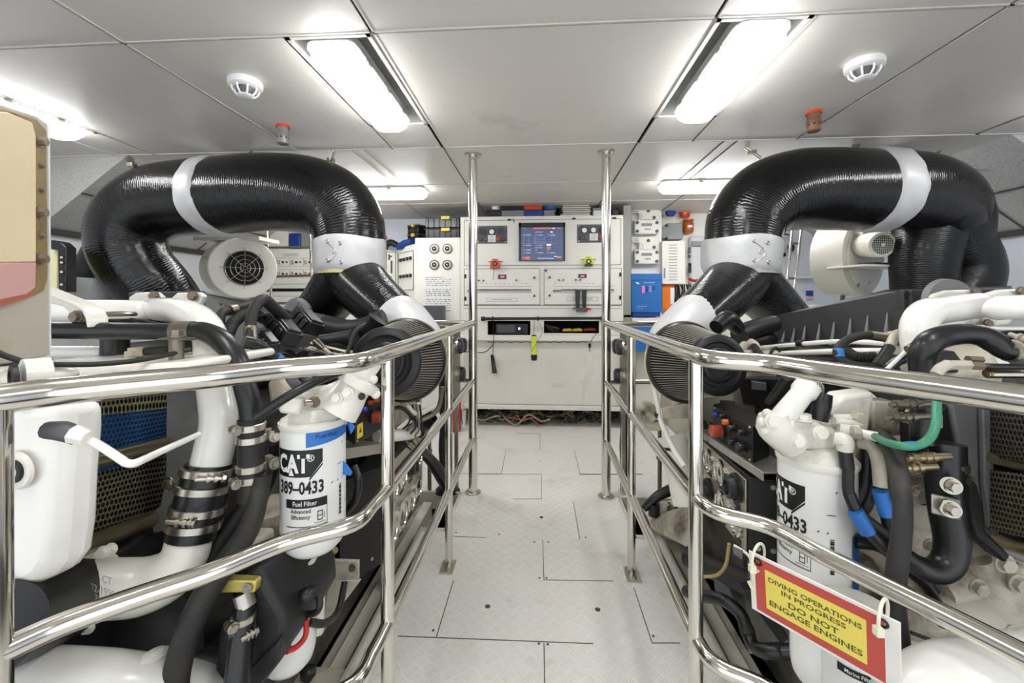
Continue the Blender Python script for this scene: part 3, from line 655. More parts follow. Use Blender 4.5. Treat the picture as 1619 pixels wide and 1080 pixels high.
    b = MB(); b.lathe(fp(844.2, 529.5, YF-.04), (0, 0, -1), [(0, .02), (.012, .02)]); b.build('end_cap', 'plastic_black', t)
    b = MB(); b.tube([fp(844.2, 530, YF-.04), fp(844.4, 518, YF-.05), fp(845, 506, YF-.055)], .002, n=6); b.tube([fp(851, 510, YF-.05), fp(858, 522, YF-.05), fp(850, 540, YF-.065), fp(840.5, 556, YF-.07)], .0018, n=6); b.build('cord', 'wire_black', t)
    t = thing('handset', 'black handheld tester hanging low on a black cord before the switchboard', 'handset', fp(781, 591, YF))
    b = MB(); b.hexa([fp(778.3, 590.5, YF+.02), fp(786, 590, YF+.02), fp(786, 590, YF-.005), fp(778.3, 590.5, YF-.005), fp(775.6, 561, YF+.02), fp(780.6, 561, YF+.02), fp(780.6, 561, YF-.005), fp(775.6, 561, YF-.005)]); b.build('case', 'plastic_black', t, bevel=.003)
    b = MB()
    for k in range(4): fb(b, 779.2, 572+k*4.4, 783.2, 574.4+k*4.4, YF-.0075, YF-.004)
    b.build('keypad', 'grey_dark', t)
    b = MB(); b.tube([fp(779, 505, YF-.06), fp(780, 520, YF-.03), fp(780.5, 540, YF-.03), fp(779, 561, YF)], .003, n=6); b.build('cord', 'wire_black', t)
    b = MB(); b.tube([fp(722, 555, YF-.3), fp(755, 557.5, YF-.05), fp(768, 556, YF-.02), fp(779, 546, YF-.03), fp(781, 540, YF-.03)], .0045, n=6); tag(b.build('cable', 'wire_black'), 'black cable looping left from the handset cord on the switchboard front', 'cable')
    t = thing('charging_lead', 'black lead with a plug hanging from the right pocket of the switchboard', 'lead', fp(931, 556, YF-.01))
    b = MB(); b.tube([fp(943, 522, YF+.02), fp(943, 527, YF-.01), fp(937, 535, YF-.012), fp(933, 544, YF-.012)], .0025, n=6); b.build('cord', 'wire_black', t)
    b = MB(); b.lathe(fp(932.4, 543, YF-.012), V((0, 0, -1)), [(0, .006), (.005, .013), (.03, .012), (.042, .004), (.075, .003)], n=12); b.build('plug', 'plastic_black', t)
    # tools hanging on the right breaker door
    t = thing('plier_set', 'pair of black handled pliers hanging in front of the right breaker door', 'pliers', fp(918, 492, Y0-.02))
    for x in (913.2, 923.8):
        b = MB(); b.hexa([fp(x-2.8, 487, Y0-.01), fp(x+2.8, 487, Y0-.01), fp(x+2.8, 487, Y0-.035), fp(x-2.8, 487, Y0-.035), fp(x-3.9, 457.5, Y0-.01), fp(x+3.9, 457.5, Y0-.01), fp(x+3.9, 457.5, Y0-.035), fp(x-3.9, 457.5, Y0-.035)]); b.build('handle', 'plastic_black', t, bevel=.004)
        b = MB(); fb(b, x-3.4, 456.3, x+3.4, 457.8, Y0-.036, Y0-.008); b.build('end_cap', 'steel', t)
    b = MB(); fb(b, 906, 486.5, 931, 488.5, Y0-.04, Y0); fb(b, 912, 488, 929, 493, Y0-.045, Y0-.01); b.build('jaw', 'grey_dark', t, bevel=.002)
    b = MB(); fb(b, 925, 487.5, 934.5, 490.3, Y0-.05, Y0-.02); b.build('trigger', 'red', t, bevel=.002)
    for x, y, m, lb in ((783.2, 417, 'orange_red', 'red tape measure hanging on the white switchboard door left of the screen'), (930, 413.5, 'tool_yellow', 'yellow tape measure hanging on the white switchboard door right of the screen')):
        t = thing('tape_measure', lb, 'tape measure', fp(x, y+7.5, Y0-.02)); p = fp(x, y, Y0-.0); k = 3.67/658
        pts = [(-8, 7.5), (7, 7.5), (8, 2), (6.5, -4), (2.5, -7.4), (-3, -7.4), (-6.5, -4)]
        b = MB(); b.prism([p+V((a*k, 0, -c*k)) for a, c in pts], (0, -.035, 0)); b.build('case', m, t, bevel=.005)
        b = MB(); b.cyl(p+V((0, -.035, -.003)), p+V((0, -.039, -.003)), .023, n=22); b.build('label', 'label_black', t)
        b = MB(); b.cyl(p+V((0, -.039, -.003)), p+V((0, -.040, -.003)), .012, n=22); b.build('badge', m, t)
        b = MB(); b.prism([p+V((a*k, 0, -c*k)) for a, c in [(-6.5, 7.6), (6.5, 7.6), (6.5, 4.2), (-6, 4.2)]], (0, -.037, 0)); b.build('foot', 'plastic_black' if x > 900 else m, t, bevel=.002)
        b = MB(); b.cyl(p+V((-.062, -.01, .018)), p+V((.066, -.01, .018)), .003, n=8); b.build('hook', 'brass', t)
        if x < 900: b = MB(); b.tube([p+V((-.02, -.02, -.04)), p+V((-.01, -.02, -.07)), p+V((-.02, -.015, -.145))], .002, n=6); b.build('strap', 'wire_black', t)
    for x0, y0, x1, y1, w_ in ((871.9, 606.5, 892, 611.5, 'larger lower left'), (916, 602, 932.4, 607, 'smaller upper right')):
        b = MB(); fb(b, x0, y0, x1, y1, YF+.032, YF+.035, YF); tag(b.build('tape_patch', 'paper'), 'beige tape patch on the lower white panel, the %s of two' % w_, 'tape patch')
    # legs
    for x in (731.2, 981.8):
        b = MB(); p = fp(x+2.6, 648, YF+.03); b.hexa([V((p.x-.010, p.y-.01, 0)), V((p.x+.010, p.y-.01, 0)), V((p.x+.010, p.y+.01, 0)), V((p.x-.010, p.y+.01, 0)), V((p.x-.018, p.y-.02, p.z)), V((p.x+.018, p.y-.02, p.z)), V((p.x+.018, p.y+.02, p.z)), V((p.x-.018, p.y+.02, p.z))]); b.build('leg', 'cab_white', SB)
        b = MB(); b.cyl((p.x, 4.1, 0), (p.x, 4.1, p.z), .015); b.build('leg', 'cab_white', SB)
    b = MB(); r = random.Random(3)
    for m, n_ in ((0, 22), (1, 30), (2, 2)):
        b.cm = m
        for k in range(n_):
            x = -.72+r.random()*1.3; y = 3.72+r.random()*.3; P = []
            for i in range(6): P.append(V((x, y, .012+r.random()*.11))); x += .03+r.random()*.09; y += (r.random()-.5)*.08
            b.tube(P, .004+r.random()*.004, n=6, k=3)
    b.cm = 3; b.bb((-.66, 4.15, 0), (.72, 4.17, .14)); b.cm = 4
    for x in (-.2, .35, .5): b.bb((x, 3.9, 0), (x+.09, 4.0, .05))
    tag(b.build('cable_tangle', ['wire_cream', 'wire_black', 'orange_red', 'void', 'grey_plastic']), 'tangle of grey and black cables on the floor under the switchboard', 'cables', kind='stuff')
sb_details()
# ---------------------------------------------------------------- things on top of the switchboard
ZT = fp(857, 341.5).z
def onbox(name, label, cat, x0, y0, x1, y1, Y, dep, m, base=None, bevel=.004, lid=None, lidm=None):
    a = QY(x0, y1, Y); c = QY(x1, y0, Y); z0 = base if base is not None else a.z
    b = MB(); b.bb((a.x, Y, z0), (c.x, Y+dep, c.z))
    if lid:
        t = thing(name, label, cat, ((a.x+c.x)/2, Y+dep/2, z0)); b.build('box', m, t, bevel=bevel)
        b = MB(); b.bb((a.x-.004, Y-.004, c.z-lid), (c.x+.004, Y+dep+.004, c.z+.002)); b.build('lid', lidm or m, t, bevel=bevel); return t
    return tag(b.build(name, m, bevel=bevel), label, cat)
zz = lambda y, Y=3.74: QY(857, y, Y).z
onbox('storage_case', 'dark case at the left on top of the switchboard, under the white cup', 'case', 768, 332.5, 792, 341, 3.74, .2, 'plastic_black', ZT, lid=.012)
b = MB(); p = QY(783.7, 332.5, 3.8); t = thing('cup', 'white cup standing on the dark case on top of the switchboard', 'cup', p)
b.lathe(p, (0, 0, 1), [(0, .036), (.05, .043), (.05, .039), (.01, .033)], caps=True); b.build('cup_body', 'label_white', t)
b = MB(); b.torus(p+V((.045, 0, .027)), (0, 1, 0), .014, .004, n=16, m=6); b.build('handle', 'label_white', t)
onbox('parts_box', 'clear plastic parts box on top of the switchboard under the black case', 'box', 793, 332.8, 828.5, 341, 3.74, .2, 'clear_plastic', ZT, lid=.01, lidm='grey_plastic')
onbox('tool_case', 'black case lying on the clear parts box on top of the switchboard', 'case', 792, 322.5, 828, 332.4, 3.76, .18, 'plastic_black', lid=.014)
onbox('storage_box', 'blue storage box on top of the switchboard, below the red box', 'box', 829.3, 332.4, 859, 341, 3.74, .2, 'blue_dark', ZT, lid=.01)
onbox('storage_box', 'red flat box stacked on the blue storage box', 'box', 828.6, 323.8, 857, 332, 3.75, .18, 'orange_red', lid=.012)
onbox('parts_box', 'clear plastic box on top of the switchboard, below the blue tin', 'box', 860, 332.4, 877, 341, 3.74, .16, 'clear_plastic', ZT, lid=.01, lidm='grey_plastic')
b = MB(); p = QY(868.4, 332, 3.82); b.lathe(p, (0, 0, 1), [(0, .047), (.045, .047), (.047, .05), (.056, .05)]); tag(b.build('tin', 'blue_box'), 'round blue tin standing on the clear box on the switchboard', 'tin')
y = 341
for k in range(7):
    h_ = 2.9; a = 888+rnd.random()*5-2; c = 936-rnd.random()*5
    o = onbox('manual', ['brown paper folder at the bottom of the paper pile on the switchboard', 'white booklet second from the bottom of the paper pile', 'pale booklet third from the bottom of the paper pile', 'worn booklet in the middle of the paper pile on the switchboard', 'thin white booklet fifth from the bottom of the paper pile', 'creased sheets second from the top of the paper pile', 'topmost papers of the pile on the switchboard'][k], 'papers', a, y-h_+.5, c, y, 3.76, .2, 'paper' if k % 2 else 'doc_paper', None, .001); o['group'] = 'papers piled on the switchboard'; y -= h_
onbox('adapter', 'white adapter box on top of the switchboard right of the papers', 'adapter', 938, 329, 955, 341, 3.76, .1, 'label_white', ZT, lid=.02, lidm='grey_plastic')
onbox('camera_case', 'small dark case at the right end of the switchboard top', 'case', 968, 330, 978, 341, 3.76, .12, 'plastic_black', ZT, lid=.01)
b = MB(); b.lathe(QY(887, 341, 3.9), (0, 0, 1), [(0, .04), (.07, .04), (.09, .02), (.11, .02)]); tag(b.build('spray_can', 'plastic_black'), 'short dark can between the blue tin and the papers', 'can')
# ---------------------------------------------------------------- aft equipment, port side
YL = 3.72
t = thing('control_cabinet', 'white cabinet with four round sockets and a printed notice, left of the switchboard', 'cabinet', (fp(692, 500, YL).x, YL, 0))
b = MB(); a = QY(656, 376, YL); c = QY(727.6, 378, YL); b.bb((a.x, YL, .14), (c.x, 4.2, a.z)); b.build('cabinet_body', 'cab_white', t, bevel=.008)
b = MB(); b.bb((a.x+.03, YL+.03, 0), (a.x+.06, YL+.06, .14)); b.build('foot', 'cab_white', t)
for x, y in ((686.9, 393.4), (707.4, 393.4), (686.9, 418.8), (707.4, 418.8)):
    p = QY(x, y, YL); b = MB(); b.lathe(p, FN, [(0, .046), (.006, .046), (.012, .042), (.012, .034), (.006, .033)]); q = b.build('socket', 'steel_dull', t)
    b = MB(); b.lathe(p, FN, [(0, .033), (.012, .032)]); b.build('socket_ring', 'label_white', q)
    b = MB(); b.lathe(p+FN*.011, FN, [(0, .023), (.006, .022)]); b.build('socket_core', 'gauge_face', q)
    b = MB(); b.ball(p+FN*.018+V((.002, 0, 0)), .010); b.build('pin', 'chrome', q)
b = MB(); fb(b, 669.5, 434.9, 716, 490.7, YL-.002, YL); d = b.build('notice', 'doc_paper', t)
b = MB(); r = random.Random(5)
for k in range(15):
    yy = 441+k*3.2
    if k in (4, 9): continue
    x = 672+r.random()*2
    while x < 712: w_ = 1.5+r.random()*5; fb(b, x, yy, min(x+w_, 713), yy+.7+r.random()*.8, YL-.0026, YL-.002); x += w_+1+r.random()*2
b.build('print', 'ink_grey', d)
b = MB(); fb(b, 673, 438, 700, 438.8, YL-.0026, YL-.002); fb(b, 671, 491.2, 712, 492, YL-.0026, YL-.001); b.build('heading', 'ink_red', d)
b = MB(); fb(b, 669.5, 493, 713, 520, YL-.002, YL); b.build('notice', 'doc_paper', t)
# angled fuse cabinet
t = thing('fuse_cabinet', 'angled white fuse cabinet between the four-socket cabinet and the duct collar', 'cabinet', Q(640, 500, 4.0))
A_, B_ = Q(656, 381, 3.78), Q(628.5, 393.5, 4.14); A_.z = B_.z = 1.64
dv = (B_-A_); dv.z = 0; nrm = V((dv.y, -dv.x, 0)).normalized(); nrm = nrm if nrm.y < 0 else -nrm
b = MB(); b.hexa([V((A_.x, A_.y, .2)), V((B_.x, B_.y, .2)), V((B_.x, B_.y, .2))-nrm*.03, V((A_.x, A_.y, .2))-nrm*.03, A_, B_, B_-nrm*.03, A_-nrm*.03]); b.build('cabinet_body', 'cab_white', t, bevel=.004)
u_ = dv.normalized()*-1      # rightwards in the picture
def an(s, z, off=0): return V((B_.x, B_.y, 0))+u_*(s*dv.length)+V((0, 0, z))+nrm*off
b = MB(); b.hexa([an(.08, 1.22), an(.92, 1.22), an(.92, 1.22, .003), an(.08, 1.22, .003), an(.08, 1.58), an(.92, 1.58), an(.92, 1.58, .003), an(.08, 1.58, .003)]); dq = b.build('door', 'cab_white', t)
b = MB()
for z in (1.22, 1.58): b.hexa([an(.08, z, .003), an(.92, z, .003), an(.92, z, .005), an(.08, z, .005), an(.08, z+.004, .003), an(.92, z+.004, .003), an(.92, z+.004, .005), an(.08, z+.004, .005)])
for s in (.08, .92): b.hexa([an(s, 1.22, .003), an(s+.02, 1.22, .003), an(s+.02, 1.22, .005), an(s, 1.22, .005), an(s, 1.58, .003), an(s+.02, 1.58, .003), an(s+.02, 1.58, .005), an(s, 1.58, .005)])
b.build('door_gap', 'seam', t)
for zz_ in (1.50, 1.34):
    for k in range(4): b = MB(); s = .2+k*.19; b.hexa([an(s, zz_, .003), an(s+.08, zz_, .003), an(s+.08, zz_, .02), an(s, zz_, .02), an(s, zz_+.03, .003), an(s+.08, zz_+.03, .003), an(s+.08, zz_+.03, .02), an(s, zz_+.03, .02)]); b.build('fuse', 'plastic_black', t)
b = MB(); b.tube([an(.35, 1.11, .03), an(.9, 1.11, .03)], .018, n=10); b.build('handle', 'plastic_black', t)
t = thing('side_cabinet', 'narrow white cabinet standing left of the angled fuse cabinet, by the duct collar', 'cabinet', (QY(600, 500, 4.12).x, 4.12, .1))
b = MB(); fb(b, 575, 395, 628, 560, 4.12, 4.28); b.build('cabinet_body', 'cab_white', t, bevel=.003)
b = MB()
for q in ((611, 398, 611.6, 448), (625, 398, 625.6, 448), (611, 398, 625.6, 398.6), (611, 448, 625.6, 448.6)): fb(b, *q, 4.116, 4.121)
b.build('door_gap', 'seam', t)
b = MB(); fb(b, 617.5, 412, 619.5, 432, 4.105, 4.12); b.build('handle', 'grey_dark', t)
b = MB(); fb(b, 614, 402, 616, 411, 4.112, 4.12); fb(b, 617, 404, 618.6, 407, 4.112, 4.12); fb(b, 617, 437, 618.6, 440, 4.112, 4.12); b.build('hinge', 'plastic_black', t)
# load panel with red labels
YP = 3.98
t = thing('load_panel', 'white control panel with two rows of red-labelled switches, behind the ladder', 'control panel', (QY(455, 500, YP).x, YP, 0))
b = MB(); fb(b, 403, 393.6, 570, 456, YP, 4.28); fb(b, 403, 461, 570, 640, YP, 4.28); b.build('cabinet_body', 'cab_white', t, bevel=.003)
b = MB(); fb(b, 405, 456, 570, 461.2, YP+.03, 4.25, YP); b.build('gap', 'void', t)
b = MB(); fb(b, 410, 448.8, 570, 449.4, YP-.001, YP+.001); fb(b, 405, 468, 570, 468.6, YP-.001, YP+.001); fb(b, 447, 400.6, 471, 405.2, YP-.001, YP+.001); b.build('trim_line', 'ink_grey', t)
b = MB(); fb(b, 447.5, 401.1, 470.5, 404.7, YP-.002, YP); b.build('name_plate', 'cab_white', t)
b = MB(); fb(b, 450, 402.5, 468, 403.4, YP-.003, YP-.001); b.build('print', 'ink_grey', t)
for y0, y1 in ((408.3, 421), (426.5, 439.5)):
    for x0 in (416.5, 437.5, 458.8, 480):
        b = MB(); fb(b, x0-.4, y0-.4, x0+20.3, y1+.4, YP-.002, YP); q = b.build('switch_plate', 'grey_plastic', t)
        b = MB(); fb(b, x0, y0, x0+19.9, y1, YP-.004, YP-.001); b.build('switch_face', 'cab_white', q)
        b = MB(); fb(b, x0+1.2, y0+4, x0+2.2, y1-3, YP-.005, YP-.004); fb(b, x0+1.2, y0+3.6, x0+4.6, y0+4.6, YP-.005, YP-.004); fb(b, x0+3.6, y0+4, x0+4.6, y1-3, YP-.005, YP-.004); fb(b, x0+1.2, y1-4, x0+5.6, y1-3, YP-.005, YP-.004); b.build('red_mark', 'red', q)
        b = MB(); disc(b, x0+10.3, (y0+y1)/2, 1.7, YP-.004, .015, 12); b.build('knob', 'plastic_black', q)
        b = MB(); disc(b, x0+16.2, (y0+y1)/2, 1.5, YP-.004, .006, 12); b.build('indicator', 'grey_dark', q)
zl = QY(480, 393.6, YP).z
onbox('cardboard_box', 'white box on top of the red-labelled panel, left of the blue bag', 'box', 426, 364, 455, 393, 4.02, .2, 'cab_white', zl+.002)
onbox('tool_bag', 'dark blue bag on top of the red-labelled panel', 'bag', 455.5, 368, 475, 393, 4.02, .2, 'blue_dark', zl+.002, bevel=.02)
onbox('carton', 'grey carton right of the blue bag above the red-labelled panel', 'box', 476, 368, 494, 393, 4.02, .2, 'grey_plastic', zl+.002)
# ladder
def ladder(name, label, A0, A1, B0, B1, rungs, Y):
    t = thing(name, label, 'ladder', QY(A1[0], A1[1], Y))
    def ft(p, q):
        p = QY(*p, Y); q = QY(*q, Y); d = (q-p)/(p.z-q.z); return q+d*(q.z-.0)
    b = MB(); b.tube([QY(*A0, Y), ft(A0, A1)], .013, n=12); b.build('side_rail', 'chrome', t)
    b = MB(); b.tube([QY(*B0, Y), ft(B0, B1)], .013, n=12); b.build('side_rail', 'chrome', t)
    for (p, q) in rungs: b = MB(); b.tube([QY(*p, Y), QY(*q, Y)], .011, n=12); b.build('rung', 'steel_dull', t)
ladder('ladder', 'steel ladder in front of the red-labelled panel on the left', (421.5, 350), (431.5, 520), (489.8, 355), (497, 520), [((423.5, 391.5), (490, 391)), ((427, 437.5), (492.5, 435.5)), ((429.5, 480), (495, 478))], 3.55)
ladder('ladder', 'steel ladder against the aft wall left of the right blower', (1254, 340), (1239, 500), (1268.5, 340), (1251, 500), [((1250, 385), (1263.5, 385)), ((1244, 440), (1257.5, 440))], 3.7)
# organisers
zc_ = QY(700, 377, YL).z
def organiser(x0, x1, z0, h, Y, label, rz=0):
    a = QY(x0, 370, Y); c = QY(x1, 370, Y); W_ = c.x-a.x; t = thing('tool_organiser', label, 'tool box', ((a.x+c.x)/2, Y+.12, z0), 'black and yellow tool boxes')
    o = V(((a.x+c.x)/2, Y+.12, z0)); r_ = rot(rz=rz); P = lambda x, y, z: o+(r_ @ V((x, y, z)))
    b = MB(); b.box(P(0, 0, h*.45), (W_*.96, .22, h*.9), r_)
    for k in range(6): b.box(P(-W_*.4+k*W_*.16, -.112, h*.42), (.012, .01, h*.8), r_)
    b.build('box', 'plastic_black', t, bevel=.004)
    b = MB(); b.box(P(0, 0, h*.93), (W_, .24, h*.12), r_); b.build('lid', 'grey_dark', t, bevel=.006)
    b = MB(); b.box(P(W_*.1, -.125, h*.86), (W_*.24, .02, h*.30), r_); b.build('latch', 'yellow', t, bevel=.003)
    return t
organiser(671, 727, zc_, .100, 3.76, 'black tool organiser with yellow latch directly on the four-socket cabinet')
organiser(671, 727, zc_+.107, .100, 3.76, 'upper black tool organiser with yellow latch on the four-socket cabinet')
organiser(648, 672, zc_-.02, .11, 3.98, 'small black and yellow tool box left of the lower organiser', -.5)
organiser(648, 672, zc_+.09, .09, 3.98, 'small black and yellow tool box left of the upper organiser', -.5)
b = MB(); b.tube([Q(629, 391, 4.05), Q(640, 386, 4.0), Q(652, 381, 3.95)], [.03, .04, .03], n=12); tag(b.build('rolled_cloth', 'blue_dark'), 'blue rolled cloth on top of the angled fuse cabinet', 'cloth')
b = MB(); b.tube([Q(609, 388, 4.12), Q(618, 384, 4.12), Q(628, 388, 4.1)], [.03, .035, .03], n=10); tag(b.build('cable_coil', 'wire_black'), 'dark coil of cable on the narrow cabinet by the duct collar', 'cable')
t = thing('cleaning_bottle', 'grey bottle with orange cap on the narrow cabinet by the duct collar', 'bottle', QY(609, 395, 4.18))
b = MB(); b.lathe(QY(609, 394.5, 4.18), (0, 0, 1), [(0, .03), (.07, .03), (.09, .015), (.11, .015)]); b.build('bottle_body', 'grey_dark', t)
b = MB(); b.lathe(QY(609, 394.5, 4.18)+V((0, 0, .11)), (0, 0, 1), [(0, .02), (.03, .018)]); b.build('cap', 'orange', t)
onbox('storage_unit', 'grey filing unit standing in front of the notice cabinet behind the left air filter', 'unit', 649, 483.5, 699.5, 528, 3.6, .118, 'grey_dark')
# fire extinguisher glimpsed low on the left
t = thing('fire_extinguisher', 'red fire extinguisher low behind the left railing pole', 'fire extinguisher', QY(720, 676, 3.55))
p = QY(719, 676, 3.55); p.z = 0
b = MB(); b.lathe(p, (0, 0, 1), [(0, .05), (.01, .055), (.30, .055), (.34, .03), (.36, .02)]); b.build('cylinder', 'fire_red', t)
b = MB(); b.box(p+V((0, 0, .38)), (.03, .09, .02)); b.cyl(p+V((0, 0, .35)), p+V((0, 0, .39)), .014); b.build('valve', 'plastic_black', t)
# ---------------------------------------------------------------- aft equipment, starboard side
b = MB(); fb(b, 985.8, 324.8, 997.6, 502, 3.70, 4.29); b.bb((QY(986, 500, 3.7).x, 3.70, 0), (QY(997.6, 500, 3.7).x, 4.29, 1.0)); struct(b.build('trim_pillar', 'grey_col', bevel=.002))
Yr = 4.0
for x0, x1, yt, nm, lb in ((998.5, 1100, 503, 'base_cabinet', 'low white cabinet right of the switchboard under the blue charger'), (1100, 1300, 482, 'workbench', 'long white bench along the aft wall behind the right engine')):
    t = thing(nm, lb, 'cabinet', (QY((x0+x1)/2, 500, 3.85).x, 3.85, 0)); a = QY(x0, yt, 3.85); c = QY(x1, yt, 3.85)
    b = MB(); b.bb((a.x+.01, 3.86, .1), (c.x-.01, 4.28, a.z-.03)); b.build('cabinet_body', 'cab_white', t, bevel=.004)
    b = MB(); b.bb((a.x, 3.84, a.z-.03), (c.x, 4.29, a.z)); b.build('top', 'cab_white', t, bevel=.003)
    b = MB(); b.bb((a.x+.04, 3.855, .16), (a.x+.3, 3.861, a.z-.08)); b.build('door', 'cab_lower', t, bevel=.002)
bk = MB(); fb(bk, 998, 325, 1046, 505, 4.06, 4.10); fb(bk, 1046, 325, 1122, 505, 4.2, 4.29); struct(bk.build('trim_backboard', 'cab_white', bevel=.002))
def charger(y0, y1, ytop, label):
    t = thing('battery_charger', label, 'charger', QY(1022, y1, 3.98)); b = MB(); fb(b, 1003, y0, 1042, y1, 3.98, 4.05); b.build('case', 'cab_white', t, bevel=.012)
    b = MB(); fb(b, 1009, ytop, 1042, y0, 4.02, 4.06); b.build('wiring_cover', 'cab_white', t, bevel=.004)
    for x, y in ((1007.5, y0+5), (1038.5, y0+5), (1007.5, y1-4.5), (1038.5, y1-4.5), (1034, y0-3), (1025, ytop+6)): b = MB(); disc(b, x, y, 2.6, 3.98 if y > y0 else 4.02, .006, 14); b.build('screw_cap', 'grey_dark', t)
    b = MB(); fb(b, 1014, y0+6, 1031, y0+10.5, 3.977, 3.98); b.build('display', 'grey_plastic', t)
    b = MB()
    for k in range(4): fb(b, 1020+k*2.4, y0+14, 1021.6+k*2.4, y0+16.5, 3.977, 3.98)
    b.build('print', 'ink_grey', t)
    b = MB()
    for k in range(3): b.tube([QY(1001, ytop+2+k*3, 4.0), QY(1008+k*2, ytop+3+k*3, 3.99), QY(1012+k*2, ytop+12, 3.99), QY(1011+k*3, y0+1, 3.985)], .006, n=8)
    b.build('cable', 'label_white', t)
charger(347, 370, 327.5, 'upper white battery charger above its twin, right of the switchboard')
charger(394, 417.8, 374.5, 'lower white battery charger just above the blue inverter')
t = thing('inverter', 'bright blue inverter box mounted right of the switchboard', 'inverter', QY(1022, 500, 3.94))
b = MB(); fb(b, 998.6, 440, 1046.3, 494, 3.94, 4.06); b.build('case', 'blue_box', t, bevel=.004)
b = MB(); fb(b, 998, 432.7, 1046.8, 443, 3.935, 4.06); b.build('cover', 'blue_box', t, bevel=.004)
b = MB(); fb(b, 1000.5, 494, 1044, 500.5, 3.95, 4.05); b.build('base', 'blue_dark', t)
txo = QY(1023, 446.6, 3.94)+FN*.001
text('victron energy', 'lettering', txo+V((.02, 0, 0)), (1, 0, 0), (0, 0, 1), .016, 'label_white', t)
text('MultiPlus 24/3000', 'lettering', QY(1014, 484.5, 3.94)+FN*.001, (1, 0, 0), (0, 0, 1), .013, 'label_white', t)
text('inverter charger', 'lettering', QY(1012, 488, 3.94)+FN*.001, (1, 0, 0), (0, 0, 1), .009, 'label_white', t)
b = MB(); b.prism([QY(x, y, 3.94)+FN*.0005 for x, y in ((1004.5, 446), (1009, 446.4), (1011.5, 449.5), (1007, 449))], FN*.001); b.build('logo', 'label_white', t)
b = MB(); fb(b, 1015.5, 452.5, 1019, 463, 3.936, 3.94); b.build('switch', 'led_red', t)
b = MB(); fb(b, 1022, 452.5, 1024, 462, 3.936, 3.94); fb(b, 1032.5, 452.5, 1035, 458, 3.936, 3.94); b.build('switch', 'blue_dark', t)
b = MB()
for k in range(4): fb(b, 1026.5, 452.5+k*2.6, 1030, 453.3+k*2.6, 3.937, 3.94)
b.build('indicator_text', 'label_white', t)
t = thing('inverter', 'second blue inverter box lower down, behind the right railing', 'inverter', QY(1022, 555, 3.80))
b = MB(); fb(b, 1001, 511, 1046, 556, 3.70, 3.83); b.build('case', 'blue_box', t, bevel=.004)
text('victron energy', 'lettering', QY(1023, 516, 3.70)+FN*.001, (1, 0, 0), (0, 0, 1), .016, 'label_white', t)
t = thing('shore_socket', 'white round socket with blue cap above the chargers wall', 'socket', QY(1050, 336, 4.1))
b = MB(); b.cyl(Q(1042, 336, 4.14), Q(1058, 335.5, 4.0), .042, n=20); b.build('body', 'label_white', t)
b = MB(); b.cyl(Q(1058, 335.5, 4.0), Q(1062.5, 335.2, 3.96), .045, n=20); b.build('cap', 'blue_dark', t)
t = thing('alarm_bell', 'red alarm bell partly behind the white round socket', 'alarm', QY(1058, 342, 4.15))
b = MB(); b.lathe(Q(1058, 341, 4.2), V((0, -1, 0)), [(0, .065), (.04, .065), (.06, .05), (.065, .02)]); b.build('bell', 'fire_red', t)
def beacon(x, y, rx, ry, m, label):
    p = QY(x, y+ry, 4.15); t = thing('beacon', label, 'alarm beacon', p); h = R(ry*2, 4.15); r_ = R(rx, 4.15)
    b = MB(); b.lathe(p, (0, 0, 1), [(0, r_*.8), (h*.2, r_), (h*.8, r_), (h, r_*.75)]); b.build('lens', m, t)
    b = MB(); b.lathe(p+V((0, 0, h*.98)), (0, 0, 1), [(0, r_*1.0), (h*.12, r_*1.0)]); b.build('base', m, t)
    b = MB(); b.bb((p.x-r_*.4, p.y-r_*1.03, p.z+h*.42), (p.x+r_*.45, p.y-r_*.8, p.z+h*.6)); b.build('label', 'label_white', t)
beacon(1082.6, 334.5, 8, 10, 'orange_red', 'red beacon high on the aft wall, above the amber one')
beacon(1088, 359.5, 8, 9.5, 'amber', 'amber beacon on the aft wall below the red beacon')
def wbox(name, label, cat, x0, y0, x1, y1, Y, dep, m, bevel=.006): b = MB(); fb(b, x0, y0, x1, y1, Y, Y+dep); return tag(b.build(name, m, bevel=bevel), label, cat)
wbox('junction_box', 'pale grey junction box below the red bell on the aft wall', 'junction box', 1055.5, 352.5, 1079.5, 378.5, 4.1, .1, 'grey_plastic')
t = thing('vented_box', 'white electrical box with rows of vent slots, right of the chargers', 'electrical box', QY(1065, 449, 4.0))
b = MB(); fb(b, 1047, 381, 1083.5, 449, 3.98, 4.2); b.build('case', 'cab_white', t, bevel=.004)
for k in range(13): b = MB(); fb(b, 1057.5, 387+k*4.6, 1071, 387.9+k*4.6, 3.977, 3.98); b.build('vent_slot', 'grey_plastic', t)
b = MB(); fb(b, 1049.5, 424, 1052, 440, 3.976, 3.98); b.build('latch', 'grey_plastic', t)
t = thing('isolator_box', 'orange box with a white label below the vented box', 'electrical box', QY(1056, 488, 4.0))
b = MB(); fb(b, 1047, 449.5, 1066, 489, 4.02, 4.2); b.build('case', 'orange', t, bevel=.004)
b = MB(); fb(b, 1060, 455, 1066, 481, 4.016, 4.02); b.build('label', 'label_white', t)
b = MB(); r = random.Random(11)
for k in range(9): x = 1067+k*3; b.tube([QY(x, 450, 4.12), QY(x+r.random()*4, 460, 4.08), QY(x-2+r.random()*5, 472, 4.1), QY(x-8+r.random()*4, 484, 4.12)], .007, n=8)
tag(b.build('wire_bundle', 'wire_black'), 'bundle of dark wires hanging below the vented white box', 'wires', kind='stuff')
b = MB(); b.lathe(QY(1048.5, 368, 4.12), FN, [(0, .055), (.03, .055), (.04, .03)]); tag(b.build('round_box', 'grey_plastic'), 'round grey junction box between charger and junction box', 'junction box')
t = thing('door_panel', 'rounded pale panel with dark grip on the aft wall beside the right collar', 'panel', QY(1106, 450, 4.2))
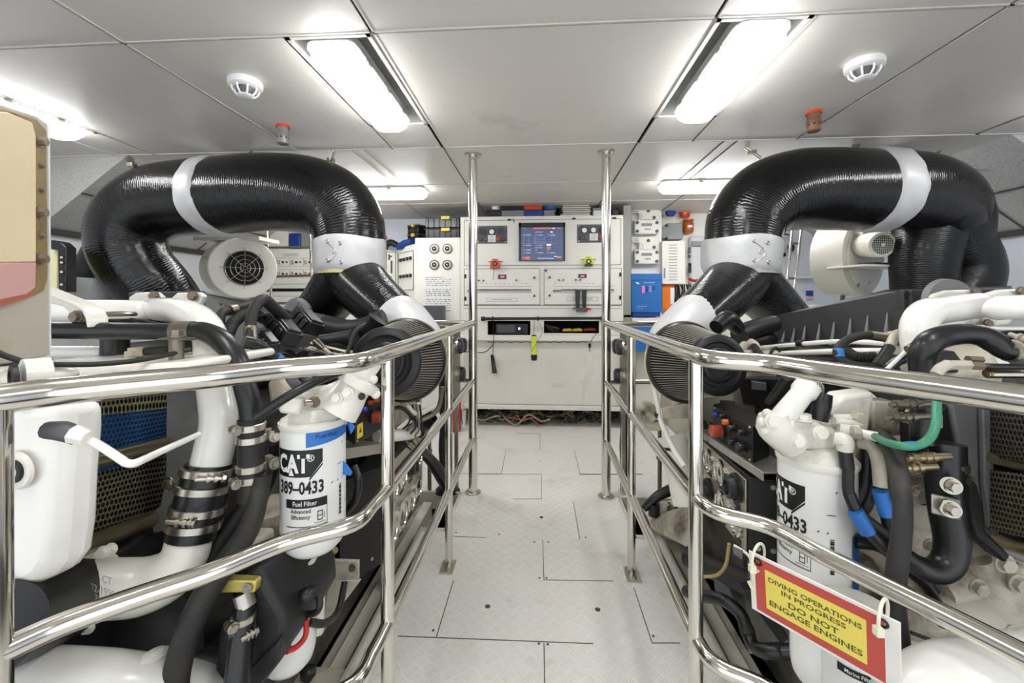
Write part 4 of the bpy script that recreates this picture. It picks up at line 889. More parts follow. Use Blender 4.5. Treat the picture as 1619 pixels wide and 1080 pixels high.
b = MB(); fb(b, 1091, 372, 1121, 452, 4.14, 4.2); b.build('panel_plate', 'wall_white', t, bevel=.03, seg=4)
b = MB(); fb(b, 1094, 381, 1119, 389, 4.12, 4.14); b.build('grip', 'grey_plastic', t, bevel=.005)
for y in (391, 396, 403, 416): b = MB(); fb(b, 1089.5, y, 1092.5, y+4, 4.11, 4.14); b.build('label', 'plastic_black' if y > 410 else 'grey_dark', t)
b = MB(); fb(b, 1089, 416, 1093, 431, 4.11, 4.14); b.build('warning_label', 'plastic_black', t)
b = MB(); fb(b, 1098, 388.5, 1119, 389.5, 4.13, 4.14); b.build('edge', 'seam', t)
b = MB(); b.tube([Q(1090, 441, 4.0), Q(1098, 444, 3.95), Q(1104, 443, 3.95)], .014, n=10); tag(b.build('toggle_clamp', 'red'), 'small red clamp low beside the rounded pale panel', 'clamp')
b = MB(); b.tube([QY(1102, 359, 4.25), QY(1104.5, 363, 4.24), QY(1102, 370, 4.24)], .007, n=8); b.torus(QY(1104, 361, 4.24), FN, .012, .004); tag(b.build('hook', 'plastic_black'), 'black coat hook on the aft wall right of the amber beacon, the left one', 'hook')
b = MB(); b.tube([QY(1117, 358, 4.25), QY(1120, 360, 4.24), QY(1118, 365, 4.24)], .008, n=8); tag(b.build('hook', 'plastic_black'), 'black coat hook on the aft wall right of the amber beacon, the right one', 'hook')
t = thing('ear_defenders', 'black ear defenders hanging on the aft wall beside the right duct', 'ear defenders', QY(1242, 390, 4.2))
b = MB(); c = QY(1242, 380, 4.2); b.tube([c+V((-.06, 0, -.05)), c+V((-.05, 0, .03)), c+V((0, 0, .06)), c+V((.05, 0, .03)), c+V((.06, 0, -.05))], .008, n=8); b.build('headband', 'plastic_black', t)
for s in (-1, 1): b = MB(); b.ball(c+V((s*.05, 0, -.07)), .045, .7, .7, 1); b.build('ear_cup', 'plastic_black', t)
wbox('wall_switch', 'small black wall switch below the ear defenders', 'switch', 1236, 400, 1242.5, 405.5, 4.27, .03, 'plastic_black', .002)
wbox('wall_socket', 'black square socket on the aft wall under the right blower', 'socket', 1277, 459.5, 1286, 468, 4.27, .03, 'blue_dark', .002)
t = thing('warning_label', 'small white and red label under the black square socket', 'label', QY(1280, 475, 4.29))
b = MB(); fb(b, 1273, 469.5, 1288, 475.5, 4.292, 4.299); b.build('card', 'label_white', t)
b = MB(); fb(b, 1274, 471, 1287, 472, 4.290, 4.293); fb(b, 1274, 473.5, 1287, 474.5, 4.290, 4.293); b.build('print', 'red', t)
for x, y, w_ in ((1375, 467, 'left'), (1420, 447, 'right')):
    b = MB(); p = QY(x, y, 4.28); p = QX(x, y, 2.996); b.prism([p+V((0, a, c)) for a, c in ((-.07, 0), (0, -.03), (.07, 0), (0, .035))], (.003, 0, 0)); tag(b.build('hazard_label', 'red'), 'red diamond label on the right hull side, %s one under the right blower' % w_, 'label')
wbox('wall_shelf', 'thin shelf line on the aft wall right of the ladder', 'shelf', 1259, 437.5, 1300, 439.5, 4.2, .1, 'cab_white', .002)
# ---------------------------------------------------------------- ventilation blowers
def camdir(x, y, z):      # x right, y towards the view, z up relative to the camera heading
    return V((x*cos(TH)-y*sin(TH), x*sin(TH)+y*cos(TH), z)).normalized()
t = thing('blower', 'white drum blower with wire guard behind the left engine', 'blower', Q(365, 470, 2.95))
n = camdir(.72, -.69, -.02); o = Q(386, 424, 2.85); r_ = R(48, 2.85)
b = MB(); b.lathe(o, -n, [(-.004, r_*.97), (0, r_), (.27, r_), (.28, r_*.95), (.28, .02)], n=44); b.build('drum', 'fan_white', t, sharp=50)
b = MB(); b.lathe(o+n*.002, n, [(0, r_*.98), (.004, r_*.97), (.005, r_*.60), (.0, r_*.56)], n=40, caps=False); b.build('face_ring', 'cab_white', t)
b = MB(); b.lathe(o+n*.006, n, [(0, r_*.57), (.003, r_*.57)], n=32); b.build('inlet', 'void', t)
b = MB(); u, v, x = basis(n)
for q in (.56, .42, .28, .15): b.torus(o+n*(.012+.03*(1-q)), n, r_*q, .0022, n=30, m=5)
for k in range(8): a = k*pi/4; b.tube([o+n*.03+(u*cos(a)+v*sin(a))*r_*.04, o+n*.012+(u*cos(a)+v*sin(a))*r_*.62], .0022, n=5)
b.build('wire_guard', 'steel', t)
for k in range(8): a = k*pi/4; b = MB(); b.bolt(o+n*.004+(u*cos(a)+v*sin(a))*r_*.66, n, .004); b.build('bolt', 'steel_dull', t)
b = MB(); b.cyl(o-n*.28, o-n*.42, .07, n=24); b.build('motor', 'grey_dark', t)
b = MB(); b.bb((o.x-.35, o.y-.02, o.z+.19), (o.x+.12, o.y+.2, o.z+.215)); b.build('mounting_plate', 'cab_white', t)
t = thing('blower', 'large white volute blower with motor behind the right engine', 'blower', Q(1362, 460, 2.85))
n = camdir(.42, -.9, -.02); o = Q(1366, 406, 2.72); r_ = R(61, 2.72)
b = MB(); b.lathe(o, -n, [(-.002, r_*.985), (0, r_), (.19, r_*1.0), (.195, r_*.97), (.195, .02)], n=48); b.build('volute', 'fan_white', t, sharp=50)
b = MB(); b.lathe(o+n*.002, n, [(0, r_*.78), (.006, r_*.77), (.008, r_*.40)], n=40, caps=True); b.build('face_plate', 'cab_white', t)
u, v, x = basis(n)
for k in range(8): a = k*pi/4+.3; b = MB(); b.bolt(o+n*.007+(u*cos(a)+v*sin(a))*r_*.70, n, .007); b.build('bolt', 'fan_white', t)
m0 = Q(1396, 387, 2.46); m1 = Q(1368, 388, 2.62); ax = (m0-m1).normalized()
b = MB(); b.lathe(m1, ax, [(-.12, .045), (-.1, .062), (0, .062)], n=24)
for k in range(9): b.lathe(m1+ax*(-.09+k*.012), ax, [(0, .072), (.004, .072)], n=24)
b.build('motor_fins', 'fan_white', t)
L_ = (m0-m1).length
b = MB(); b.lathe(m1, ax, [(0, .072), (.02, .078), (L_*.8, .078), (L_*.97, .072), (L_, .06)], n=32); mo = b.build('motor_cowl', 'fan_white', t)
b = MB(); b.lathe(m0, ax, [(0, .057), (.001, .057)], n=28); b.build('cowl_opening', 'void', mo)
b = MB(); u, v, x = basis(ax)
for k in range(-5, 6):
    h_ = sqrt(max(0, 1-(k/5.6)**2))*.056; e = k*.0102
    b.tube([m0+ax*.002+u*e-v*h_, m0+ax*.002+u*e+v*h_], .0012, n=4); b.tube([m0+ax*.002+v*e-u*h_, m0+ax*.002+v*e+u*h_], .0012, n=4)
b.lathe(m0+ax*.001, ax, [(0, .01), (.004, .009)]); b.build('grille', 'fan_white', mo)
b = MB(); b.box(m1+V((0, 0, .085)), (.09, .09, .05)); b.build('terminal_box', 'fan_white', t, bevel=.006)
b = MB(); s0 = Q(1375, 422.5, 2.6); b.box(s0, (.37, .24, .012), rot(rz=.25)); b.box(Q(1341, 388, 2.66), (.03, .03, .24)); b.build('motor_bracket', 'fan_white', t, bevel=.002)
b = MB()
for x in (1375, 1405): b.box(Q(x, 418.5, 2.6), (.05, .1, .024), rot(rz=.25))
b.build('motor_foot', 'grey_dark', t)
b = MB(); b.ball(Q(1353, 450, 2.7)+n*.01, .02, .6, .4, 1); b.build('badge', 'grey_plastic', t)
b = MB(); b.tube([Q(1333, 462, 2.9), Q(1329, 500, 2.95)], .014, n=10); b.build('support_leg', 'steel_dull', t)
# ---------------------------------------------------------------- twin gauge stands just beyond the poles, spiral wrapped hoses
for s, w_ in ((-1, 'left'), (1, 'right')):
    t = thing('gauge_stand', 'steel plate with three black round gauges edge-on beyond the %s railing pole' % w_, 'gauge', (s*.47, 2.4, 0))
    b = MB(); b.bb((s*.47, 2.20, .56), (s*.478, 2.46, .95)); b.build('plate', 'steel_dull', t, bevel=.002)
    b = MB(); b.bb((s*.479, 2.44, 0), (s*.50, 2.47, .95)); b.build('upright', 'steel', t)
    for y_, z_ in ((2.41, .862), (2.31, .868), (2.37, .70)):
        b = MB(); b.lathe((s*.47, y_, z_), (-s, 0, 0), [(0, .045), (.012, .045), (.016, .05), (.022, .05)], n=24); q = b.build('bezel', 'chrome', t)
        b = MB(); b.lathe((s*.448, y_, z_), (-s, 0, 0), [(0, .044), (.018, .042), (.026, .03)], n=24); b.build('dial', 'gauge_face', q)
    for y_, z_ in ((2.25, .92), (2.25, .60), (2.43, .60)): b = MB(); b.bolt((s*.47, y_, z_), (-s, 0, 0), .006); b.build('bolt', 'steel', t)
    b = MB(); px = 702 if s < 0 else 988; base = QZ(px, 775, .004); P = [base+V((.004*sin(k*1.7), 0, k*.09)) for k in range(10)]
    b.tube(P, .028, n=16, k=8); tag(b.build('bellows_hose', 'hose_ribbed'), 'black spiral wrapped hose standing behind the %s railing' % w_, 'hose')
    if s < 0: b = MB(); b.lathe(base+V((.02, 0, -.004)), (0, 0, 1), [(0, .075), (.01, .07), (.035, .045), (.05, .03)]); tag(b.build('hose_boot', 'rubber'), 'black rubber boot at the foot of the spiral hose on the left', 'boot')
# ---------------------------------------------------------------- engine building blocks
def hexmat(name, base, hole, sc_, metal=.3, grad=None):
    m = bpy.data.materials.new(name); m.use_nodes = True; MATS[name] = m
    nt = m.node_tree; N = nt.nodes; L = nt.links; b = N['Principled BSDF']; x_ = NX(nt)
    uv = N.new('ShaderNodeUVMap'); sp = N.new('ShaderNodeSeparateXYZ'); L.new(uv.outputs[0], sp.inputs[0])
    u = x_('MULTIPLY', sp.outputs[0], sc_); v = x_('MULTIPLY', sp.outputs[1], sc_*1.15)
    par = x_('FLOORED_MODULO', x_('FLOOR', v), 2.0); u2 = x_('ADD', u, x_('MULTIPLY', par, .5))
    fu = x_('SUBTRACT', x_('FRACT', u2), .5); fv = x_('SUBTRACT', x_('FRACT', v), .5)
    dd = x_('SQRT', x_('ADD', x_('MULTIPLY', fu, fu), x_('MULTIPLY', fv, fv)))
    k = x_('MULTIPLY_ADD', dd, -9.0, 4.2, clamp=True)      # 1 inside the cell
    mx = N.new('ShaderNodeMix'); mx.data_type = 'RGBA'; mx.inputs[6].default_value = srgb(base); mx.inputs[7].default_value = srgb(hole); L.new(k, mx.inputs[0]); L.new(mx.outputs[2], b.inputs['Base Color'])
    b.inputs['Metallic'].default_value = metal; b.inputs['Roughness'].default_value = .4
    bp = N.new('ShaderNodeBump'); bp.inputs['Strength'].default_value = .8; bp.inputs['Distance'].default_value = .003; bp.invert = True; L.new(k, bp.inputs['Height']); L.new(bp.outputs[0], b.inputs['Normal'])
hexmat('hex_blue', '2f659e', '143a63', 75, .1); hexmat('hex_gold', 'cdbf95', '2b2a28', 75, .6); hexmat('hex_steel', '9a927c', '1c1b19', 75, .6); hexmat('hex_dark', '6a665c', '1c1b19', 75, .5)
def qface(b, P, uw, vh):     # one quad with metric uv
    i = len(b.v); b.v += [V(p) for p in P]; b.face((i, i+1, i+2, i+3), [(0, 0), (uw, 0), (uw, vh), (0, vh)])
def band(t, p, ax, r, w=.014, bd=None, m='steel', bl=.03):
    """hose clamp: band with a T-bolt barrel"""
    p = V(p); ax = V(ax).normalized()
    b = MB(); b.lathe(p-ax*w/2, ax, [(0, r), (w*.1, r+.0022), (w*.9, r+.0022), (w, r)], n=26)
    o = b.build('clamp', m, t)
    if bd is not None:
        bd = V(bd).normalized(); q = p+bd*(r+.006); tan = ax.cross(bd).normalized()
        b = MB(); b.cyl(q-tan*bl*.7, q+tan*bl*.5, .0052, n=12); b.cyl(q-tan*bl*.2, q-tan*bl*.05, .009, n=12); b.cyl(q+tan*bl*.15, q+tan*bl*.3, .009, n=12)
        b.bolt(q+tan*bl*.5, tan, .0078); c = b.build('clamp_bolt', m, o)
    return o
def part_tube(t, name, m, P, r, n=18, k=6, sub=None): b = MB(); b.tube(P, r, n=n, k=k); return b.build(name, m, t)
def bolts(t, L, d, r=.008, m='engine_white', name='bolt'):
    for p in L: b = MB(); b.bolt(p, d, r); b.build(name, m, t)
def slab(t, name, m, pts, ext, bevel=.004): b = MB(); b.prism(pts, ext); return b.build(name, m, t, bevel=bevel, seg=3)
def can(name, label, cat, top, bot, r, tone='filter_can', text_side=-90, full=True, num='389\u20130433', tape=None, lean=True, kind='Fuel Filter'):
    """spin-on filter canister with printed label; top/bot = axis points"""
    top = V(top); bot = V(bot); bot.x, bot.y = top.x, top.y
    t = thing(name, label, cat, bot); H = top.z-bot.z; up = V((0, 0, 1))
    b = MB(); b.lathe(bot, up, [(0, r*.55), (.004, r*.72), (.018, r*.9), (.04, r*.985), (.06, r), (H-.02, r), (H-.012, r*1.0), (H-.006, r*.97), (H, r*.97)], n=48); b.build('canister', tone, t)
    b = MB(); b.lathe(top-up*.012, up, [(0, r*1.03), (.006, r*1.06), (.014, r*1.06), (.018, r*1.0)], n=48); b.build('rim', 'engine_white', t)
    c = V((bot.x, bot.y, 0)); a0 = atan2(-bot.y, -bot.x)+radians(text_side)     # angle facing the camera side
    def surf(a, z, e): return V((c.x+(r+e)*cos(a), c.y+(r+e)*sin(a), z))
    def patch(a1, a2, z1, z2, m, nm, e=.0007, par=t, slant=0):
        b = MB(); n = 12; i = len(b.v)
        for k in range(n+1):
            a = a1+(a2-a1)*k/n; b.v += [surf(a, z1+slant*k/n, e), surf(a, z2+slant*k/n, e)]
        for k in range(n): b.face((i+2*k, i+2*k+2, i+2*k+3, i+2*k+1))
        return b.build(nm, m, par)
    def P(a): return a0+a
    s = r/.074
    if full:
        zt = top.z-.050
        # black badge with a slanted corner
        b = MB(); e = .0007; pts = [(-1.25, zt), (.40, zt), (.40, zt-.026*s), (.02, zt-.060*s), (-1.25, zt-.060*s)]
        # triangulate as strips in angle
        def strip(b, a1, a2, zlo1, zlo2, zhi1, zhi2, e, n=8):
            i = len(b.v)
            for k in range(n+1):
                f = k/n; a = P(a1+(a2-a1)*f); b.v += [surf(a, zlo1+(zlo2-zlo1)*f, e), surf(a, zhi1+(zhi2-zhi1)*f, e)]
            for k in range(n): b.face((i+2*k, i+2*k+2, i+2*k+3, i+2*k+1))
        strip(b, -1.35, -.12, zt-.062*s, zt-.062*s, zt, zt, e); strip(b, -.12, .22, zt-.062*s, zt-.030*s, zt, zt, e); b.build('badge', 'label_black', t)
        b = MB(); strip(b, -.16, .22, zt-.071*s, zt-.038*s, zt-.066*s, zt-.033*s, e); b.build('badge_stripe', 'label_black', t)
        text('CAT', 'lettering', surf(P(-.70), zt-.033*s, e), V((1, 0, 0)), up, .056*s, 'label_white', t, bend=(c, r+.0008), sx=.72, bold=.04)
        text('\u00ae', 'lettering', surf(P(-.12), zt-.020*s, e), V((1, 0, 0)), up, .022*s, 'label_white', t, bend=(c, r+.0008), bold=.005)
        b = MB(); strip(b, -.79, -.70, zt-.058*s, zt-.058*s, zt-.057*s, zt-.040*s, .0015); strip(b, -.70, -.61, zt-.058*s, zt-.058*s, zt-.040*s, zt-.057*s, .0015); b.build('badge_triangle', 'label_white', t)
        text(num, 'part_number', surf(P(-.46), zt-.088*s, e), V((1, 0, 0)), up, .040*s, 'label_black', t, bend=(c, r+.0004), sx=.68, bold=.028)
        z = zt-.113*s
        b = MB(); strip(b, -.9, .36, z-.020*s, z-.020*s, z, z, e); b.build('title_bar', 'label_black', t)
        text(kind, 'lettering', surf(P(-.30), z-.010*s, e), V((1, 0, 0)), up, .0155*s, 'label_white', t, bend=(c, r+.0008), sx=.85, bold=.01)
        text('Advanced\nEfficiency', 'lettering', surf(P(-.42), z-.034*s, e), V((1, 0, 0)), up, .0135*s, 'label_black', t, bend=(c, r+.0004), sx=.85, bold=.01)
        b = MB()
        strip(b, .345, .36, z-.062*s, z-.062*s, z, z, e); strip(b, -.9, .36, z-.064*s, z-.064*s, z-.062*s, z-.062*s, e, 16)
        for (a1, a2, z1, z2) in ((.07, .09, .050, .030), (.20, .22, .050, .030), (.07, .22, .032, .030), (.07, .22, .042, .040), (.07, .22, .052, .050), (.26, .275, .048, .034), (-.02, .30, .057, .056)): strip(b, a1, a2, z-z1*s, z-z1*s, z-z2*s, z-z2*s, e, 3)
        b.build('fuel_symbol', 'label_black', t)
        b = MB(); z1 = z+.014*s
        for k in range(22):
            w_ = .0016+.0012*((k*7) % 3); q = z1-.0034*k*s; strip(b, .80, .90, q-w_*s, q-w_*s, q, q, e, 3)
        b.build('barcode', 'label_black', t)
        b = MB()
        for a, q in ((.50, -.086), (.72, -.086), (.93, .0)): strip(b, a, a+.05, zt+q*s-.004, zt+q*s-.001, zt+q*s-.001, zt+q*s+.002, e, 3)
        strip(b, .72, .94, zt-.050*s, zt-.050*s, zt-.0485*s, zt-.0485*s, e, 3); strip(b, .10, .22, z-.085*s, z-.085*s, z-.081*s, z-.081*s, e, 3); b.build('print_mark', 'label_black', t)
    else:
        zt = top.z-H*.30
        text(num, 'part_number', surf(P(0), zt-.0, .0005), V((1, 0, 0)), up, .030*s, 'label_black', t, bend=(c, r+.0004), sx=.7, bold=.012)
        patch(P(-.5), P(.55), zt-.038*s, zt-.020*s, 'label_black', 'title_bar')
        text(kind, 'lettering', surf(P(0.02), zt-.029*s, .0012), V((1, 0, 0)), up, .012*s, 'label_white', t, bend=(c, r+.0009), sx=.8, bold=.01)
    return t, surf, P, patch
def air_filter(name, label, cap, ring, rc, rr):
    """conical pleated air cleaner: cap = near end centre, ring = far end centre"""
    cap = V(cap); ring = V(ring); ax = (cap-ring).normalized(); L = (cap-ring).length
    t = thing(name, label, 'air filter', ring); u, v, x = basis(ax)
    b = MB(); n = 88; rg = []
    for f in (0.0, .5, 1.0):
        row = []; r0 = rr+(rc-rr)*f
        for j in range(n*2): a = pi*j/n; q = r0*(1.0 if j % 2 else .935); row.append(ring+ax*L*f+(u*cos(a)+v*sin(a))*q)
        rg.append(row)
    b.rings(rg); b.build('pleated_media', 'filter_media', t, sharp=10)
    b = MB(); w_ = MB()
    for j in range(0, n, 1):
        a = 2*pi*j/n+.018; d = u*cos(a)+v*sin(a); w_.cyl(ring+d*(rr+.001), ring+ax*L+d*(rc+.001), .0011, n=4)
    o = w_.build('wire_screen', 'filter_wire', t); o['kind'] = 'stuff'
    b.lathe(cap-ax*.012, ax, [(-.01, rc*.99), (0, rc*1.05), (.016, rc*1.06), (.024, rc*1.0), (.026, rc*.80), (.018, rc*.74), (.018, rc*.62), (.030, rc*.58), (.034, rc*.50), (.016, rc*.44), (.014, rc*.02)], n=48); b.build('end_cap', 'filter_cap', t, sharp=50)
    b = MB(); b.lathe(ring, -ax, [(-.012, rr*1.0), (-.006, rr*1.045), (.010, rr*1.045), (.016, rr*1.0)], n=52); b.build('seal_ring', 'rubber', t)
    b = MB(); b.lathe(ring-ax*.012, -ax, [(0, rr*1.06), (.012, rr*1.06), (.03, rr*.98), (.05, rr*.8)], n=48); b.build('base_flange', 'cream', t)
    b = MB(); b.lathe(ring-ax*.05, -ax, [(0, rr*.86), (.03, rr*.8), (.09, rr*.55), (.14, rr*.45)], n=40); b.build('housing', 'engine_white', t)
    b = MB(); b.torus(ring-ax*.004, ax, rr*1.06, .003, n=48, m=6); b.bolt(ring-ax*.004+(u*.3-v).normalized()*rr*1.07, u, .006, .012); b.build('clamp', 'steel_dull', t)
    return t
def gauge_box(name, label, fl_, fr, br, zt, zb, gauges, side, lid_over=.02):
    """dark box with a bright gauge plate on the aisle side. fl_, fr, br: front outer, front inner, back inner corners (plan)"""
    t = thing(name, label, 'engine gauge box', (fr.x, fr.y, zb))
    bl = fl_+(br-fr); P = [V((p.x, p.y, 0)) for p in (fl_, fr, br, bl)]
    b = MB(); b.hexa([p+V((0, 0, zb)) for p in P]+[p+V((0, 0, zt)) for p in P]); b.build('box', 'black_box', t, bevel=.003)
    e = (P[2]-P[1]).normalized(); ou = V((e.y, -e.x, 0))
    if ou.dot(P[1]-P[0]) < 0: ou = -ou
    c0 = (P[0]+P[2])/2; b = MB(); b.hexa([c0+(p-c0)*1.02+V((0, 0, zt)) for p in P]+[c0+(p-c0)*1.02+V((0, 0, zt+.006)) for p in P]); b.build('lid', 'black_box', t, bevel=.002)
    H = zt-zb; W_ = (P[2]-P[1]).length
    def G(s, h, off=0): return P[1]+e*(s*W_)+V((0, 0, zb+h*H))+ou*off
    b = MB(); b.hexa([G(.02, .02), G(.98, .02), G(.98, .02, .006), G(.02, .02, .006), G(.02, .97), G(.98, .97), G(.98, .97, .006), G(.02, .97, .006)]); b.build('gauge_plate', 'gauge_plate', t, bevel=.002)
    for s, h, r_, big in gauges:
        b = MB(); b.lathe(G(s, h, .006), ou, [(0, r_), (.01, r_), (.013, r_*.85), (.008, r_*.8)], n=28); q = b.build('gauge', 'chrome' if not big else 'rubber', t)
        b = MB(); b.lathe(G(s, h, .007), ou, [(0, r_*.8), (.006, r_*.8)] if not big else [(0, r_*.8), (.03, r_*.75), (.032, r_*.5), (.02, r_*.45)], n=26); b.build('dial', 'gauge_face' if big else 'gauge_plate', q)
        if not big: b = MB(); b.lathe(G(s, h, .013), ou, [(0, r_*.3), (.001, r_*.3)], n=12); b.box(G(s, h+.03, .0135), (.002, .002, r_*.6)); b.build('needle', 'gauge_face', q)
        b = MB(); a = G(s-.05, h-r_/H-.07, .0065); a2 = G(s+.05, h-r_/H-.07, .0065); b.hexa([a, a2, a2+ou*.001, a+ou*.001, a+V((0, 0, .014)), a2+V((0, 0, .014)), a2+V((0, 0, .014))+ou*.001, a+V((0, 0, .014))+ou*.001]); b.build('label', 'label_black', t)
    fn = (P[1]-P[0]).cross(V((0, 0, 1))).normalized(); fn = fn if fn.y < 0 else -fn
    for s, h in ((.35, .93), (.35, .12), (.75, .12)): p = P[0]+(P[1]-P[0])*s+V((0, 0, zb+h*H)); b = MB(); b.cyl(p, p+fn*.004, .007, n=12); b.build('screw', 'steel', t)
    return t
def control_box(name, label, A, B, h, depth_dir, knobs, yl):
    """black junction box: face from A (left bottom) to B (right bottom), height h"""
    t = thing(name, label, 'control box', A); A = V(A); B = V(B); B.z = A.z; e = (B-A).normalized(); W_ = (B-A).length; up = V((0, 0, 1))
    nn = e.cross(up); nn = nn if nn.dot(V((0, 0, 1.1))-A) > 0 or nn.y < 0 else -nn; dd = V(depth_dir)
    b = MB(); b.hexa([A, B, B+dd, A+dd, A+up*h, B+up*h, B+up*h+dd, A+up*h+dd]); b.build('case', 'black_box', t, bevel=.005, seg=3)
    def G(s, q, off=0): return A+e*(s*W_)+up*(q*h)+nn*off
    for s, q, r_, m, L in knobs:
        b = MB(); b.lathe(G(s, q), nn, [(0, r_*1.25), (.004, r_*1.25), (.005, r_*1.0), (L, r_), (L+.001, r_*.8)], n=20); k = b.build('knob', 'plastic_black', t)
        b = MB(); b.lathe(G(s, q, .006), nn, [(0, r_*1.03), (L-.004, r_*1.03), (L-.001, r_*.9)], n=20); b.build('knob_cap', m, k)
    if yl:
        s, q, a, c = yl; b = MB(); b.hexa([G(s, q, .0), G(s+a, q, 0), G(s+a, q, .001), G(s, q, .001), G(s, q+c, 0), G(s+a, q+c, 0), G(s+a, q+c, .001), G(s, q+c, .001)]); k = b.build('warning_label', 'yellow', t)
        b = MB(); p0, p1, p2 = G(s+a*.25, q+c*.35, .0015), G(s+a*.75, q+c*.35, .0015), G(s+a*.5, q+c*.8, .0015); i = len(b.v); b.v += [p0, p1, p2]; b.face((i, i+1, i+2)); b.build('warning_symbol', 'sign_ink', k)
    for s, q in ((.06, .08), (.94, .08), (.06, .92), (.94, .92)): b = MB(); b.lathe(G(s, q), nn, [(0, .004), (.003, .003)], n=10); b.build('screw', 'steel', t)
    return t
# ---------------------------------------------------------------- left engine
E = thing('marine_engine', 'white marine diesel engine left of the walkway, with a blue taped heat exchanger grid', 'engine', (-1.3, 1.5, -.45))
def PT(name, m, P, r, n=18, k=6): return part_tube(E, name, m, P, r, n, k)
b = MB(); b.bb((-2.1, 1.12, -.45), (-.82, 2.3, .80)); b.bb((-1.9, 1.3, .80), (-1.0, 2.25, .93)); b.build('block', 'engine_block', E, bevel=.02)
b = MB(); b.bb((-1.55, .62, -.35), (-.98, 1.12, .55)); b.build('gear_case', 'engine_dark', E, bevel=.02)
b = MB(); b.bb((-.86, 1.1, -.35), (-.72, 2.25, .35)); b.build('oil_pan', 'engine_block', E, bevel=.02)
b = MB()
for k in range(6): b.bb((-.84, 1.30+k*.16, .36), (-.76, 1.40+k*.16, .60))
b.build('side_covers', 'engine_dark', E, bevel=.01)
# heat shield over the manifold
c1 = [Q(318, 461, 1.45), Q(403, 476, 1.62), Q(480, 492, 1.9), Q(518, 499, 2.1), Q(518, 545, 2.1), Q(400, 560, 1.62), Q(318, 560, 1.45)]
slab(E, 'heat_shield', 'cover_light', c1, (-.02, .015, 0)); 
slab(E, 'heat_shield_top', 'cover_grey', [Q(203, 463, 1.5), Q(318, 460, 1.45), Q(518, 498, 2.1), Q(440, 492, 2.35), Q(215, 459, 2.2)], (0, 0, -.01))
slab(E, 'front_shield', 'cover_grey', [Q(203, 462, 1.46), Q(318, 460, 1.44), Q(318, 500, 1.44), Q(203, 500, 1.46)], (0, .02, 0))
for i, (px, y0, y1) in enumerate(((500, 522, 540), (486, 518, 540), (470, 514, 542))): PT('rib', 'cover_light', [Q(px-2, y1, 2.0), Q(px, y0, 1.98)], .005, n=8)
# big white coolant pipes
PT('coolant_pipe', 'engine_pipe', [Q(20, 492, 1.12), Q(80, 492, 1.13), Q(150, 492, 1.15), Q(205, 492, 1.17), Q(226, 493, 1.18), Q(234, 500, 1.2)], [R(18, 1.15)]*4+[R(17, 1.15), R(8, 1.15)], n=28)
PT('coolant_pipe', 'engine_pipe', [Q(236, 486, 1.30), Q(250, 489, 1.18), Q(285, 492, 1.10), Q(315, 507, 1.04), Q(333, 535, 1.0), Q(334, 575, .98), Q(341, 620, .96), Q(347, 665, .94), Q(340, 705, .93), Q(331, 742, .93)], [R(15, 1.2), R(18, 1.18), R(20, 1.1), R(23, 1.04), R(24, 1), R(24, .98), R(25, .96), R(27, .94), R(28, .93), R(28, .93)], n=30)
slab(E, 'pipe_flange', 'engine_white', [Q(x, y, 1.36) for x, y in ((203, 470), (214, 463), (246, 462), (256, 470), (240, 482), (203, 482))], (0, .02, 0)); 
slab(E, 'pipe_flange', 'engine_white', [Q(x, y, 1.32) for x, y in ((262, 478), (280, 463), (314, 462), (321, 468), (312, 490), (262, 490))], (0, .02, 0))
bolts(E, [Q(244, 468, 1.35), Q(305, 468, 1.31)], (0.2, -1, 0), .012, 'rust_bolt')
slab(E, 'pipe_stub', 'engine_white', [Q(x, y, 1.1) for x, y in ((82, 555), (162, 550), (165, 566), (82, 570))], (0, .05, 0))
# white support arm with bolt
slab(E, 'support_arm', 'engine_white', [Q(x, y, .95) for x, y in ((70, 450), (84, 457), (143, 481), (157, 489), (164, 503), (164, 516), (104, 516), (112, 498), (98, 484), (70, 478))], (0, .012, 0), .003)
slab(E, 'arm_web', 'engine_white', [Q(x, y, .95) for x, y in ((84, 453), (143, 477), (159, 486), (168, 504), (168, 516), (163, 516), (161, 503), (155, 490), (142, 482), (82, 458))], (0, -.035, 0), .002)
bolts(E, [Q(122, 501, .94)], (0, -1, 0), .011, 'rust_bolt')
b = MB(); b.lathe(Q(184, 512, 1.02), (0, 0, 1), [(-.02, .036), (.012, .036)], n=24); b.build('filler_neck', 'rubber', E)
b = MB(); b.lathe(Q(184, 500, 1.02), (0, 0, 1), [(0, .038), (.006, .040), (.010, .036), (.012, .012)], n=24); b.build('filler_cap', 'steel', E)
PT('neck_pipe', 'rubber', [Q(182, 530, 1.02), Q(182, 575, 1.02)], .028)
PT('overflow_tube', 'wire_black', [Q(205, 505, 1.0), Q(225, 507, 1.02), Q(250, 512, 1.05)], .004, n=8)
PT('lower_pipe', 'engine_pipe', [Q(60, 557, 1.0), Q(164, 557, 1.02)], R(10, 1), n=20)
